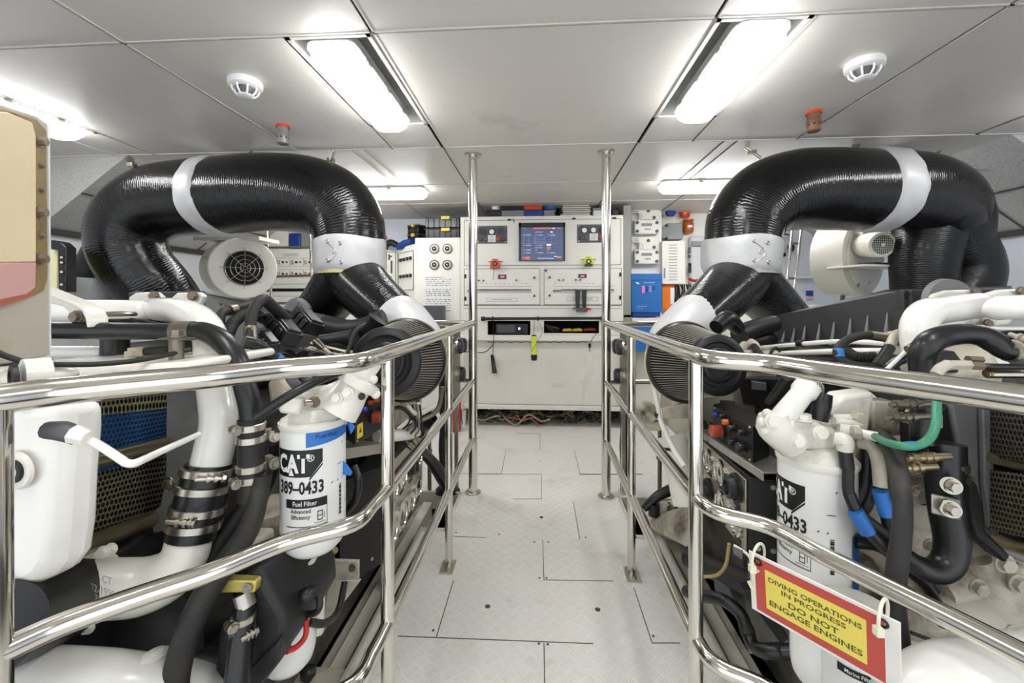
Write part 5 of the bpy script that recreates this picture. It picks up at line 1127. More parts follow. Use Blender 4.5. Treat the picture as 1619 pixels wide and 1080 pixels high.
# black coolant pipe and hose down to the clamps
PT('black_pipe', 'rubber', [Q(20, 521, .93), Q(150, 523, .94), Q(300, 524, .95)], R(13.5, .94), n=24)
PT('pipe_bracket', 'steel_dull', [Q(276, 523, .95), Q(306, 523, .95)], R(15, .95), n=24)
PT('coolant_hose', 'rubber', [Q(303, 523, .95), Q(325, 525, .945), Q(352, 540, .935), Q(372, 565, .925), Q(384, 600, .92), Q(395, 640, .915), Q(398, 672, .91)], [R(14, .95), R(15, .94), R(17, .94), R(16, .93), R(16, .92), R(17, .91), R(17, .91)], n=26)
PT('hose_joint', 'rubber_matt', [Q(397, 662, .91), Q(397, 790, .905)], R(19, .91), n=26)
up = V((0, 0, 1))
for y, bd in ((674, (-.55, -.8, 0)), (693, None), (738, None), (755, (-.55, -.8, 0))): band(E, Q(397, y, .908), up, R(19, .908)+.001, .016, bd)
# standoff and connectors behind the rail
b = MB(); p = Q(279, 580, .86); b.cyl(p, Q(279, 532, .86), R(10, .86), n=18); b.build('standoff', 'steel_dull', E)
b = MB(); p = Q(279, 535, .86); b.box(p, (.055, .03, .003)); b.bolt(Q(279, 533, .86), up, .012, .012); b.build('standoff_bracket', 'steel_dull', E)
b = MB(); b.box(Q(222, 556, .95), (.035, .03, .02)); b.box(Q(212, 561, .95), (.03, .02, .018)); b.build('sensor_plug', 'engine_dirty', E, bevel=.002)
PT('sensor', 'engine_dark', [Q(225, 556, .95), Q(268, 553, .93)], R(7, .95))
PT('harness_cable', 'wire_black', [Q(-30, 545, .66), Q(15, 565, .68), Q(60, 575, .70), Q(150, 576, .75), Q(230, 568, .8), Q(300, 553, .88)], .0048, n=10)
slab(E, 'valve_cover', 'engine_white', [Q(x, y, .80) for x, y in ((-40, 584), (90, 583), (300, 572), (300, 588), (60, 612), (-40, 622))], (.01, .25, 0), .01)
b = MB(); b.ball(Q(62, 594, .72), .03, 1.7, 1.0, .7, rot(rz=.6)); b.lathe(Q(35, 595, .66), camdir(-.5, -.85, 0), [(-.03, .027), (0, .027), (.002, .02)], n=26); b.build('end_cover', 'engine_white', E)
b = MB(); b.lathe(Q(26, 598, .645), camdir(-.5, -.85, 0), [(0, .0225), (.006, .021), (.007, .012), (.001, .011)], n=22); b.build('drain_plug', 'engine_dark', E)
# heat exchanger: end cover, grids, tubes
def skin(pts, d): return [Q(x, y, d) for x, y in pts]
slab(E, 'exchanger_cover', 'engine_pipe', skin([(-30, 638), (97, 640), (97, 690), (91, 760), (87, 845), (80, 895), (62, 920), (38, 933), (-30, 945)], .655), camdir(.35, .9, 0)*.06, .02)
b = MB(); n = camdir(-.1, -1, 0); b.lathe(Q(28, 744, .65), n, [(0, .030), (.004, .027), (.005, .020)], n=26); q = b.build('cover_boss', 'engine_white', E)
b = MB(); b.lathe(Q(26, 744, .648), n, [(0, .0185), (.008, .0175), (.008, .011), (.002, .010)], n=20); b.build('plug', 'engine_dark', q)
A0, A1 = .78, 1.12
def core(y0l, y1l, y0r, y1r, xl, xr, m, nm):
    P = [Q(xl, y1l, A0), Q(xr, y1r, A1), Q(xr, y0r, A1), Q(xl, y0l, A0)]; b = MB(); qface(b, P, (P[1]-P[0]).length, (P[3]-P[0]).length); return b.build(nm, m, E, smooth=False)
core(640, 664, 618, 645, 88, 268, 'hex_gold', 'upper_grid'); core(664, 770, 645, 712, 88, 268, 'hex_blue', 'upper_grid')
core(755, 880, 716, 818, 80, 262, 'hex_steel', 'lower_grid')
b = MB(); b.prism([Q(70, 640, A0+.05), Q(275, 615, A1+.05), Q(275, 840, A1+.05), Q(60, 905, A0+.05)], camdir(-.4, .9, 0)*.12); b.build('exchanger_core', 'engine_dark', E)
PT('exchanger_tube', 'tube_metal', [Q(60, 756, .72), Q(110, 741, .77), Q(262, 700, 1.04)], [R(13, .75), R(12.5, .77), R(9, 1.04)], n=22)
PT('exchanger_tube', 'tube_metal', [Q(40, 902, .70), Q(72, 888, .73), Q(238, 822, 1.03)], [R(16, .72), R(16, .73), R(12, 1.03)], n=24)
slab(E, 'exchanger_frame', 'cover_light', [Q(x, y, d) for x, y, d in ((262, 620, 1.03), (300, 612, 1.08), (303, 700, 1.08), (290, 800, 1.07), (272, 838, 1.06), (240, 845, 1.04), (236, 812, 1.03), (252, 800, 1.04), (260, 760, 1.04))], camdir(.2, 1, 0)*.05, .006)
bolts(E, [Q(270, 764, 1.0)], (-.2, -1, 0), .010, 'steel_dull')
# folding brace in front of the grid
t2 = 'latch_strut'
b = MB(); b.tube([Q(74, 680, .60), Q(100, 682, .60), Q(122, 689, .60)], [.012, .014, .013], n=10); o_ = b.build('brace_joint', 'grey_dark', E)
b = MB(); b.tube([Q(118, 686, .595), Q(140, 693, .595)], [.014, .011], n=8); b.build('brace_joint', 'engine_white', E)
PT('brace_rod', 'engine_pipe', [Q(136, 692, .60), Q(165, 709, .60), Q(192, 727, .60), Q(200, 732, .60), Q(210, 733, .60), Q(222, 729, .61), Q(265, 709, .68), Q(314, 687, .76)], [.0058]*6+[.0055, .005], n=12, k=3)
# clamped joint and cast elbow
PT('hose_joint', 'rubber', [Q(331, 733, .93), Q(318, 790, .915), Q(302, 850, .90)], [R(32, .93), R(36, .92), R(35, .9)], n=28)
ax = (Q(331, 733, .93)-Q(302, 850, .90)).normalized()
for f, bd in ((.10, (.7, -.7, 0)), (.33, None), (.62, (.2, -1, 0)), (.82, None)): p = Q(331, 733, .93).lerp(Q(302, 850, .90), f); band(E, p, ax, R(36, .915)+.001, .017, bd, bl=.04)
bolts(E, [Q(268, 764, .93)], (-.3, -1, 0), .011, 'steel')
PT('cast_elbow', 'engine_white', [Q(300, 846, .90), Q(292, 878, .89), Q(268, 908, .875), Q(228, 926, .86), Q(180, 930, .84), Q(132, 932, .82)], [R(31, .9), R(33, .89), R(38, .88), R(41, .86), R(42, .84), R(44, .82)], n=32)
ax = camdir(1, -.28, -.03)
b = MB(); b.lathe(Q(126, 933, .82), -ax, [(-.012, R(46, .82)), (-.006, R(55, .82)), (.008, R(55, .82)), (.012, R(50, .82))], n=36); b.build('elbow_flange', 'engine_white', E)
bolts(E, [Q(163, 873, .82), Q(140, 992, .80), Q(176, 868, .83)], (.2, -1, .1), .009, 'engine_white')
e_u = camdir(1, -.28, -.05)
for s_, p in (('CT', Q(172, 916, .775)), ('252-1990', Q(162, 932, .773)), ('31', Q(158, 946, .775))): text(s_, 'cast_lettering', p, e_u, (0, .0, 1), .020, 'engine_white', E, depth=.003, bold=.01)
PT('exchanger_shell', 'engine_dark', [Q(118, 940, .84), Q(60, 965, .74), Q(-20, 1000, .62)], [R(62, .84), R(62, .76), R(70, .62)], n=32)
PT('drain_hose', 'rubber_matt', [Q(416, 752, .90), Q(408, 790, .89), Q(394, 835, .87), Q(362, 885, .85), Q(325, 940, .82), Q(297, 1000, .80), Q(280, 1060, .79), Q(275, 1110, .78)], [R(13, .9), R(14, .89), R(16, .88), R(18, .85), R(19, .83), R(19, .8), R(19, .8), R(19, .78)], n=20)
PT('spare_hose', 'rubber_matt', [Q(395, 790, .98), Q(372, 822, .96), Q(345, 860, .94), Q(330, 900, .93)], R(13, .95))
PT('dark_hose', 'rubber', [Q(430, 700, 1.02), Q(428, 745, 1.02), Q(405, 790, 1.0)], R(16, 1.0))
# water pump and belt housing low down
slab(E, 'pump_housing', 'engine_dark', [Q(x, y, .86) for x, y in ((385, 905), (412, 893), (430, 935), (452, 975), (455, 1015), (430, 1060), (395, 1110), (330, 1110), (342, 1000), (372, 950))], (0, .22, 0), .018)
slab(E, 'pump_cover', 'engine_dark', [Q(x, y, .85) for x, y in ((392, 1062), (444, 1008), (440, 1050), (405, 1095), (378, 1110))], (0, .05, 0), .006)
b = MB(); b.lathe(Q(240, 1010, .98), (0, -1, 0), [(-.1, .13), (0, .13), (.02, .10), (.03, .03)], n=36); b.build('pulley', 'engine_dark', E)
b = MB(); b.bb(tuple(Q(150, 960, 1.1)), tuple(Q(390, 1180, .95))); b.build('belt_guard', 'engine_dark', E, bevel=.02)
slab(E, 'pipe_bracket', 'brass_bright', [Q(x, y, .84) for x, y in ((342, 926), (352, 917), (402, 919), (405, 924), (402, 938), (345, 938))], (0, .02, 0), .003)
bolts(E, [Q(391, 930, .838)], (0, -1, 0), .007, 'aluminium')
PT('drain_elbow', 'aluminium', [Q(384, 938, .85), Q(390, 960, .845)], R(14, .85))
PT('drain_pipe', 'rubber', [Q(388, 958, .845), Q(382, 1010, .83), Q(372, 1110, .80)], [R(14, .84), R(17, .83), R(20, .8)], n=22)
band(E, Q(385, 976, .84), (0, 0, 1), R(16, .84), .013, (-.4, -.9, 0), bl=.02); band(E, Q(383, 995, .838), (0, 0, 1), R(17, .84), .015, (.8, -.5, 0), bl=.02)
# white exhaust elbow at the bottom edge
PT('exhaust_elbow', 'engine_pipe', [Q(-30, 1095, .70), Q(60, 1098, .71), Q(150, 1102, .74), Q(230, 1108, .78)], [R(62, .7), R(60, .72), R(60, .74), R(56, .78)], n=36)
b = MB(); b.lathe(Q(225, 1106, .775), camdir(1, -.1, -.05), [(-.012, R(58, .775)), (-.008, R(66, .775)), (.004, R(66, .775)), (.014, R(56, .775))], n=36); b.build('elbow_flange', 'engine_pipe', E)
PT('exhaust_elbow', 'engine_pipe', [Q(225, 1106, .775), Q(290, 1112, .83), Q(350, 1135, .88)], [R(56, .775), R(52, .83), R(48, .88)], n=32)
# injector harness modules and hoses on top
def module(c, s, rz, ry, rx=0, nm='connector_module'):
    r_ = rot(rx, ry, rz); c = V(c); b = MB(); b.box(c, s, r_); b.box(c+r_ @ V((0, 0, s[2]*.55)), (s[0]*.86, s[1]*.8, s[2]*.2), r_); o = b.build(nm, 'plastic_black', E, bevel=.005, seg=3)
    for k in (-1, 0, 1): b = MB(); b.box(c+r_ @ V((s[0]*.28*k, -s[1]*.5, 0)), (s[0]*.2, .012, s[2]*.7), r_); b.build('lug', 'plastic_black', o, bevel=.002)
module(Q(447, 522, 1.22), (.105, .062, .045), -.5, .55, -.35); module(Q(485, 508, 1.38), (.105, .062, .045), -.5, .55, -.35)
module(Q(425, 540, 1.15), (.07, .03, .03), -.5, .55, 0, 'clip_strip'); module(Q(414, 500, 1.25), (.04, .03, .03), -.3, .5, 0, 'clip_strip')
slab(E, 'injector_cover', 'engine_dark', [Q(x, y, d) for x, y, d in ((385, 535, 1.2), (400, 520, 1.25), (520, 545, 1.7), (530, 575, 1.6), (400, 590, 1.1), (380, 575, 1.1))], (-.1, .2, 0), .01)
PT('breather_hose', 'rubber_matt', [Q(396, 585, 1.05), Q(396, 545, 1.07), Q(396, 515, 1.09), Q(402, 488, 1.12), Q(417, 474, 1.16), Q(434, 488, 1.2), Q(452, 503, 1.25)], [R(8, 1.05), R(9, 1.07), R(8, 1.1), R(8.5, 1.12), R(9, 1.16), R(9, 1.2), R(8, 1.25)])
PT('hose_sleeve', 'steel_dull', [Q(396, 548, 1.07), Q(396, 518, 1.09)], R(10, 1.08)); b = MB(); b.box(Q(395, 566, 1.05), (.035, .03, .03)); b.build('hose_fitting', 'steel_dull', E, bevel=.002)
PT('breather_hose', 'rubber_matt', [Q(347, 512, 1.12), Q(350, 496, 1.14), Q(366, 490, 1.18), Q(400, 481, 1.25)], R(7, 1.18)); PT('hose_fitting', 'steel_dull', [Q(362, 491, 1.17), Q(372, 489, 1.19)], R(9, 1.18))
PT('corrugated_hose', 'hose_ribbed', [Q(360, 530, 1.1), Q(368, 512, 1.13), Q(382, 500, 1.18), Q(396, 492, 1.25)], R(9, 1.15))
PT('fuel_line', 'rubber', [Q(385, 540, 1.0), Q(405, 545, 1.02), Q(425, 560, 1.05), Q(450, 580, 1.08)], R(10, 1.03)); PT('tape_wrap', 'tape_blue', [Q(434, 566, 1.06), Q(442, 573, 1.07)], R(11, 1.06))
PT('sensor_body', 'grey_dark', [Q(456, 497, 1.42), Q(470, 484, 1.45), Q(484, 495, 1.45)], [R(12, 1.4), R(15, 1.4), R(12, 1.4)])
PT('sensor_body', 'steel_dull', [Q(500, 540, 1.4), Q(513, 552, 1.35)], [R(6, 1.4), R(4, 1.4)]); PT('sensor_lead', 'engine_dirty', [Q(513, 552, 1.35), Q(525, 562, 1.33)], R(3, 1.4))
PT('air_pipe', 'engine_dark', [Q(515, 515, 1.9), Q(545, 522, 1.85), Q(575, 520, 1.8), Q(610, 505, 1.8)], R(17, 1.85)); PT('air_pipe', 'engine_dark', [Q(500, 545, 1.75), Q(560, 535, 1.7)], R(14, 1.75))
slab(E, 'lifting_eye', 'engine_dark', [Q(x, y, 1.95) for x, y in ((517, 502), (538, 501), (558, 518), (560, 522), (530, 520), (520, 512))], (0, .02, 0), .003)
PT('breather_cap', 'plastic_black', [Q(583, 522, 1.62), Q(597, 504, 1.62)], [R(12, 1.6), R(16, 1.6)], n=20)
PT('vent_hose', 'grey_dark', [Q(592, 505, 1.6), Q(566, 520, 1.6), Q(557, 535, 1.6), Q(549, 560, 1.6)], R(3, 1.6))
PT('steel_line', 'steel', [Q(490, 543, 1.5), Q(545, 556, 1.55)], R(3, 1.5), n=8); PT('steel_line', 'steel', [Q(480, 552, 1.45), Q(560, 566, 1.5)], R(3, 1.5), n=8)
for k, (x, y) in enumerate(((445, 562), (478, 557), (500, 560), (520, 566))): PT('injector_lead', 'plastic_black', [Q(x-12, y+4, 1.3), Q(x, y-3, 1.32), Q(x+12, y+5, 1.34)], R(5, 1.3), n=12)
r = random.Random(21)
for k in range(9):
    x = 395+k*19; d0 = 1.15+k*.06; y = 555+r.random()*22
    PT('sensor_lead', ['wire_black', 'rubber_matt', 'engine_dirty'][k % 3], [Q(x-14, y+8, d0), Q(x, y-8-r.random()*10, d0+.02), Q(x+16, y-2, d0+.04), Q(x+28, y+14, d0+.02)], R(2.2+r.random()*2, d0), n=8)
    b = MB(); b.cyl(Q(x+14, y-2, d0+.03), Q(x+20, y+3, d0+.03), R(4, d0), n=6); b.build('hex_fitting', 'steel_dull', E)
b = MB(); b.box(Q(540, 548, 1.7), (.09, .05, .03), rot(rz=.2)); b.build('terminal_box', 'engine_dark', E, bevel=.004)
for k in range(5): x = 345+k*9; b = MB(); b.bolt(Q(x+5, 480+k*2, 1.42), (-.2, -1, .2), .006); b.build('shield_bolt', 'steel_dull', E)
for x, y, d0 in ((560, 600, 1.3), (600, 640, 1.5)): PT('harness_cable', 'wire_black', [Q(x-30, y, d0), Q(x, y+12, d0+.05), Q(x+35, y+5, d0+.15), Q(x+60, y+30, d0+.3)], R(3.5, d0), n=8)
for k in range(5): PT('engine_wire', ['wire_black', 'wire_cream'][k % 2], [Q(640+k*6, 640, 1.8), Q(648+k*5, 665+k*4, 1.75), Q(630+k*9, 690, 1.8), Q(650+k*6, 712, 1.85)], .004, n=6)
slab(E, 'pipe_support', 'engine_white', [Q(x, y, 1.85) for x, y in ((632, 630), (652, 622), (668, 648), (655, 668), (638, 660))], (0, .03, 0), .006)
# fuel filter base casting with priming pump
PT('filter_head', 'engine_white', [Q(498, 664, 1.0), Q(499, 655, 1.0), Q(500, 640, 1.0)], [R(52, 1), R(50, 1), R(36, 1)], n=28, k=3)
slab(E, 'filter_bracket', 'engine_white', [Q(x, y, .97) for x, y in ((440, 655), (445, 628), (470, 622), (500, 618), (520, 606), (553, 640), (553, 652), (500, 662))], (0, .09, 0), .012)
b = MB(); a = Q(533, 652, .965); c = Q(565, 604, .985); b.tube([a, a.lerp(c, .35), a.lerp(c, .7), c], [R(33, .97), R(31, .97), R(27, .98), R(26, .985)], n=26, k=3); b.build('pump_body', 'engine_white', E)
b = MB(); b.lathe(c, c-a, [(-.01, R(33, .985)), (0, R(36, .985)), (.010, R(36, .985)), (.014, R(24, .985))], n=20); b.build('pump_flange', 'engine_white', E)
axp = (c-a).normalized(); PT('priming_pump', 'engine_pipe', [c, c+axp*.03, c+axp*.06], R(18, 1.0), n=24)
for dx, dy in ((-24, -14), (30, 20), (26, -4), (4, 28), (-16, 16)): p = c+camdir(dx/38*.8, -.6, -dy/38).normalized()*0+Q(565+dx, 604+dy, .955)-Q(565, 604, .955); b = MB(); b.ball(p, .011, n=12, m=8); b.build('lobe', 'engine_white', E)
bolts(E, [Q(550, 622, .935), Q(533, 630, .93)], (0, -1, .3), .010); bolts(E, [Q(572, 627, .95)], (0.2, -1, 0), .006, 'engine_dark')
PT('hex_fitting', 'rust_bolt', [Q(500, 634, .93), Q(494, 637, .92)], R(9, .93), n=6, k=1); PT('hex_fitting', 'steel', [Q(494, 637, .92), Q(482, 638, .91)], R(5, .93), n=12, k=1)
b = MB(); b.box(Q(463, 640, .92), (.045, .04, .035), rot(rz=.3, ry=.2)); b.build('filter_port', 'engine_white', E, bevel=.008)
PT('conduit', 'rubber', [Q(405, 660, .86), Q(455, 627, .87), Q(500, 603, .9), Q(548, 583, .95)], R(7.5, .88)); PT('hose', 'grey_dark', [Q(452, 585, .92), Q(465, 605, .92), Q(476, 616, .93)], R(8, .92)); PT('hose', 'grey_dark', [Q(476, 583, .95), Q(488, 604, .95)], R(8, .95))
slab(E, 'pump_casting', 'engine_dirty', [Q(x, y, 1.06) for x, y in ((420, 603), (452, 598), (462, 640), (450, 660), (425, 640))], (0, .06, 0), .012)
for y in (688, 731):
    b = MB(); ax = camdir(.8, -.6, 0); p = Q(432, y, .95); b.cyl(p-ax*.03, p, .012, n=6); b.lathe(p, ax, [(0, .014), (.012, .014), (.014, .009), (.02, .008)], n=12); b.build('brass_fitting', 'engine_dirty', E)
PT('fuel_pipe', 'rubber_matt', [Q(455, 650, .96), Q(445, 668, .96), Q(436, 686, .95)], R(9, .95))
PT('return_hose', 'rubber', [Q(560, 738, 1.2), Q(566, 760, 1.18), Q(562, 790, 1.18), Q(545, 812, 1.2)], R(6, 1.2))
# crankcase detail visible below the filter
PT('casting', 'engine_dirty', [Q(428, 800, 1.1), Q(432, 850, 1.12)], [.05, .06]); b = MB(); b.box(Q(405, 858, 1.02), (.06, .06, .05)); b.build('sensor_block', 'engine_dirty', E, bevel=.01)
PT('conduit', 'wire_tan', [Q(470, 900, 1.1), Q(500, 885, 1.2), Q(530, 870, 1.3)], .010)
slab(E, 'filter_stay', 'engine_dirty', [Q(x, y, .98) for x, y in ((428, 905), (458, 898), (462, 985), (470, 1000), (455, 1060), (440, 1060))], (0, .03, 0), .003)
slab(E, 'mount_plate', 'engine_dirty', [Q(x, y, 1.22) for x, y in ((505, 886), (566, 888), (566, 917), (518, 918), (505, 905))], (0, .012, 0), .002); bolts(E, [Q(557, 898, 1.215)], (0, -1, 0), .008, 'steel_dull')
PT('pillar', 'engine_white', [Q(508, 880, 1.15), Q(502, 1000, 1.15)], R(9, 1.15)); slab(E, 'web_plate', 'engine_dirty', [Q(x, y, 1.3) for x, y in ((520, 915), (570, 918), (520, 985), (505, 1010))], (0, .012, 0))
PT('battery_lead', 'wire_black', [Q(545, 920, 1.2), Q(535, 965, 1.15), Q(515, 985, 1.05), Q(488, 984, .98)], .009); PT('battery_lead', 'red', [Q(453, 1030, .90), Q(470, 1022, .92), Q(483, 1005, .93), Q(484, 980, .94)], .006)
PT('battery_lead', 'wire_black', [Q(502, 940, .94), Q(506, 955, .93), Q(500, 968, .93), Q(480, 973, .94)], .007); PT('terminal_boot', 'rubber', [Q(472, 948, .92), Q(486, 940, .92), Q(500, 933, .93)], [.014, .016, .011])
# aft part of the engine near the walkway
PT('raw_water_pipe', 'engine_pipe', [Q(595, 690, 1.66), Q(630, 688, 1.75), Q(655, 684, 1.85), Q(672, 672, 1.92), Q(690, 655, 1.98)], R(9.5, 1.75), n=20)
PT('corrugated_sleeve', 'rubber', [Q(660, 681, 1.86), Q(673, 670, 1.92), Q(683, 660, 1.95)], R(12.5, 1.9), n=20)
for f in ((663, 679), (669, 674), (675, 668), (681, 662)): band(E, Q(f[0], f[1], 1.9), Q(683, 660, 1.95)-Q(660, 681, 1.86), R(12.8, 1.9), .006, None, 'rubber')
b = MB(); b.bb((-.98, 1.75, .55), (-.62, 2.2, .95)); b.build('turbo_support', 'engine_dirty', E, bevel=.03)
PT('strut', 'steel_dull', [Q(700, 612, 1.85), Q(690, 650, 1.85), Q(655, 670, 1.8), Q(620, 690, 1.75)], .010); PT('strut', 'engine_white', [Q(640, 640, 1.7), Q(660, 655, 1.8), Q(690, 640, 1.95)], .012)
b = MB(); b.lathe(QZ(679, 775, .0)+V((0, 0, .0)), (0, 0, 1), [(0, .012), (.22, .012), (.225, .017), (.24, .017), (.245, .011), (.42, .011)], n=14); b.build('dipstick_tube', 'steel_dull', E)
slab(E, 'engine_foot', 'engine_dirty', [V((-.60, 1.85, .12)), V((-.60, 2.12, .18)), V((-.60, 2.12, .34)), V((-.60, 1.85, .34)), V((-.60, 1.66, .22)), V((-.60, 1.66, .10))], (-.14, 0, 0), .006)
b = MB(); b.box((-.598, 1.84, .27), (.004, .05, .02)); b.build('foot_slot', 'void', E)
PT('rubber_mount', 'rubber', [V((-.60, 2.0, .40)), V((-.56, 2.12, .30)), V((-.50, 2.22, .14))], [.022, .028, .038], n=16)
for k, (y_, z_) in enumerate(((1.92, .34), (1.98, .36), (2.04, .35))): b = MB(); b.bolt((-.64, y_, z_), (0, 0, 1), .02, .03); b.build('mount_nut', 'aluminium', E)
slab(E, 'lifting_bracket', 'engine_dirty', [V((-.615, 1.62, -.02)), V((-.615, 1.70, -.02)), V((-.615, 1.70, .14)), V((-.615, 1.66, .16)), V((-.615, 1.62, .14))], (-.01, 0, 0), .006)
# ---------------------------------------------------------------- things on the left engine
t, surf, P_, patch = can('fuel_filter', 'white fuel filter canister with blue tape across its top, on the left engine', 'fuel filter', Q(496, 662, .985), Q(496, 866, .985), R(47.5, .985), text_side=2)
zt = Q(496, 668, .93).z
patch(P_(-.25), P_(1.25), zt-.052, zt-.008, 'tape_blue', 'blue_tape', .0018, slant=.012); text('Fuel filter', 'handwriting', surf(P_(.36), zt-.030, .002), V((1, 0, 0)), V((0, 0, 1)), .013, 'wire_black', t, bend=(V((t.location.x, t.location.y, 0)), R(47.5, .985)+.0022))
b = MB(); q = surf(P_(1.3), zt-.02, .002); b.prism([q, q+V((.012, -.01, .006)), q+V((.02, 0, -.012)), q+V((.01, 0, -.028))], (.001, .003, 0)); b.build('tape_end', 'tape_blue', t)
b = MB(); q = Q(541, 728, .98); b.prism([q, q+V((.012, 0, -.012)), q+V((.024, 0, -.028)), q+V((.02, 0, -.036)), q+V((0, 0, -.034))], (.0, .004, 0)); tag(b.build('tape_strip', 'tape_blue', bevel=.001), 'loose blue tape end sticking out right of the left fuel filter', 'tape')
can('oil_filter', 'white filter canister low on the left engine beside the red cable', 'oil filter', Q(455, 885, 1.0), Q(455, 1052, 1.0), R(41, 1.0), text_side=38, full=False, num='389\u20130434', kind='Advanced')
air_filter('air_filter', 'pleated conical air filter on the left engine, black cap towards the camera', Q(611, 572, 1.44), Q(640, 569, 1.66), R(53, 1.44), R(62, 1.66))
gauge_box('gauge_box', 'black box with a silver plate of round gauges on the left engine', Q(536, 800, 1.46), Q(603, 800, 1.60), Q(664, 800, 2.08), .478, .11,
          [(.16, .22, .055, 0), (.40, .24, .06, 0), (.64, .26, .05, 0), (.86, .30, .05, 0), (.18, .66, .05, 0), (.42, .68, .045, 0), (.66, .68, .045, 1), (.88, .68, .045, 0)], 1)
control_box('control_box', 'black control box with red knob and yellow warning label on the left engine', Q(561, 706, 1.36), Q(613, 700, 1.60), .155, camdir(-.6, .75, 0)*.13,
            [(.17, .72, .008, 'blue_knob', .014), (.34, .80, .008, 'knob_red', .014), (.52, .80, .010, 'knob_orange', .016), (.50, .42, .020, 'knob_red', .035), (.74, .80, .008, 'knob_red', .014), (.78, .45, .008, 'plastic_black', .014), (.9, .6, .008, 'knob_orange', .014)], (.06, .12, .15, .30))
b = MB(); a, c = Q(545, 712, 1.36), Q(613, 703, 1.60); e = (c-a).normalized(); nn = V((e.y, -e.x, 0)).normalized(); nn = nn if nn.y < 0 else -nn
b.hexa([a, c, c-nn*.14, a-nn*.14, a+V((0, 0, .006)), c+V((0, 0, .006)), c-nn*.14+V((0, 0, .006)), a-nn*.14+V((0, 0, .006))]); b.hexa([a, c, c-nn*.004, a-nn*.004, a-V((0, 0, .03)), c-V((0, 0, .03)), c-nn*.004-V((0, 0, .03)), a-nn*.004-V((0, 0, .03))]); b.build('box_tray', 'aluminium', E, bevel=.001)
# coolant header tank at the left edge
t = thing('coolant_tank', 'metal header tank with bolted yellow and pink sight glass at the left edge', 'coolant tank', Q(40, 565, .76))
_p0, _p1 = Q(-60, 585, .62), Q(78, 562, .795)
dv = _p1-_p0; dv.z = 0; bkd = V((-dv.y, dv.x, 0)).normalized(); bkd = bkd if bkd.dot(_p1) > 0 else -bkd
def on(px, py, off=.003):     # point on the tank front plane
    o_ = V((0, 0, CZ)); r_ = Q(px, py, 1)-o_; s = (_p1-o_).dot(bkd)/r_.dot(bkd); return o_+r_*s-bkd*off
fr = [on(x, y, 0) for x, y in ((-60, 150), (0, 164), (60, 184), (76, 196), (78, 562), (30, 572), (-60, 585))]
b = MB(); b.prism(fr, bkd*.03); b.build('tank_front', 'tank_front', t, bevel=.003)
b = MB(); b.prism([fr[3]+V((.001, 0, .002)), fr[4]+V((.001, 0, 0)), fr[4]+V((.001, 0, 0))+dv.normalized()*.005, fr[3]+V((.001, 0, .002))+dv.normalized()*.005], bkd*.03-bkd*0); b.build('tank_side', 'tank_edge', t, bevel=.001)
b = MB(); b.prism([on(-60, 168, 0), on(0, 172, 0), on(52, 188, 0), on(68, 205, 0), on(70, 440, 0), on(64, 460, 0), on(48, 468, 0), on(0, 484, 0), on(-60, 500, 0)], -bkd*.006); b.build('glass_gasket', 'tank_gasket', t, bevel=.003)
b = MB(); b.prism([on(-60, 172, .006), on(0, 176, .006), on(40, 192, .006), on(46, 215, .006), on(46, 414, .006), on(-60, 416, .006)], -bkd*.004); b.build('sight_glass', 'fluid_yellow', t, bevel=.002)
b = MB(); b.prism([on(-60, 416, .006), on(46, 414, .006), on(45, 455, .006), on(30, 466, .006), on(0, 472, .006), on(-60, 485, .006)], -bkd*.004); b.build('coolant_level', 'fluid_pink', t, bevel=.002)
b = MB(); b.prism([on(-60, 482, .006), on(0, 471, .006), on(40, 460, .006), on(42, 468, .006), on(0, 482, .006), on(-60, 496, .006)], -bkd*.003); b.build('glass_seal', 'fluid_red', t, bevel=.001)
for x, y, big in ((55, 222, 1), (58, 261, 0), (58, 299, 0), (55, 335, 1), (59, 373, 0), (56, 409, 1)): b = MB(); b.bolt(on(x, y, .006), -bkd, .008 if big else .0045, .009 if big else .005); b.build('bolt', 'rust_bolt', t)
# cream door edge and dark hinge strip behind the tank
t = thing('electrical_cabinet', 'pale cabinet with a black handle strip on the hull side behind the coolant tank', 'cabinet', Q(95, 470, 2.2))
b = MB(); b.hexa([Q(70, 480, 2.1), Q(91, 470, 2.1), Q(91, 470, 2.3), Q(70, 480, 2.3), Q(70, 395, 2.1), Q(91, 395, 2.1), Q(91, 395, 2.3), Q(70, 395, 2.3)]); b.build('cabinet_body', 'cream', t, bevel=.004)
slab(t, 'handle_strip', 'plastic_black', [Q(x, y, 2.08) for x, y in ((80, 379), (94, 382), (104, 391), (104, 462), (92, 460), (91, 396), (80, 394))], (0, .05, 0), .004)
for y in (407, 415, 430, 450): b = MB(); b.cyl(Q(97, y, 2.08), Q(97, y, 2.07), .006, n=8); b.build('screw', 'steel', t)
# tray plate in the bilge at the bottom
b = MB(); b.prism([QZ(430, 1110, .0), QZ(452, 1050, -.0), QZ(563, 1058, -.0), QZ(530, 1110, .0)], (0, 0, -.012)); tag(b.build('bilge_plate', 'bilge_paint', bevel=.003), 'white plate beside the walkway edge at the bottom left, with a black knob', 'plate')
b = MB(); b.lathe(QZ(487, 1075, .0)+V((0, 0, 0)), (0, 0, 1), [(0, .012), (.01, .012), (.014, .022), (.03, .022), (.036, .014)], n=24); tag(b.build('rubber_knob', 'rubber'), 'round black rubber knob on the white plate at the bottom left', 'knob')
b = MB(); b.bb((-.70, .95, -.20), (-.58, 1.5, -.19)); tag(b.build('bilge_tray', 'bilge', bevel=.002), 'dark tray in the bilge under the left filters', 'tray')
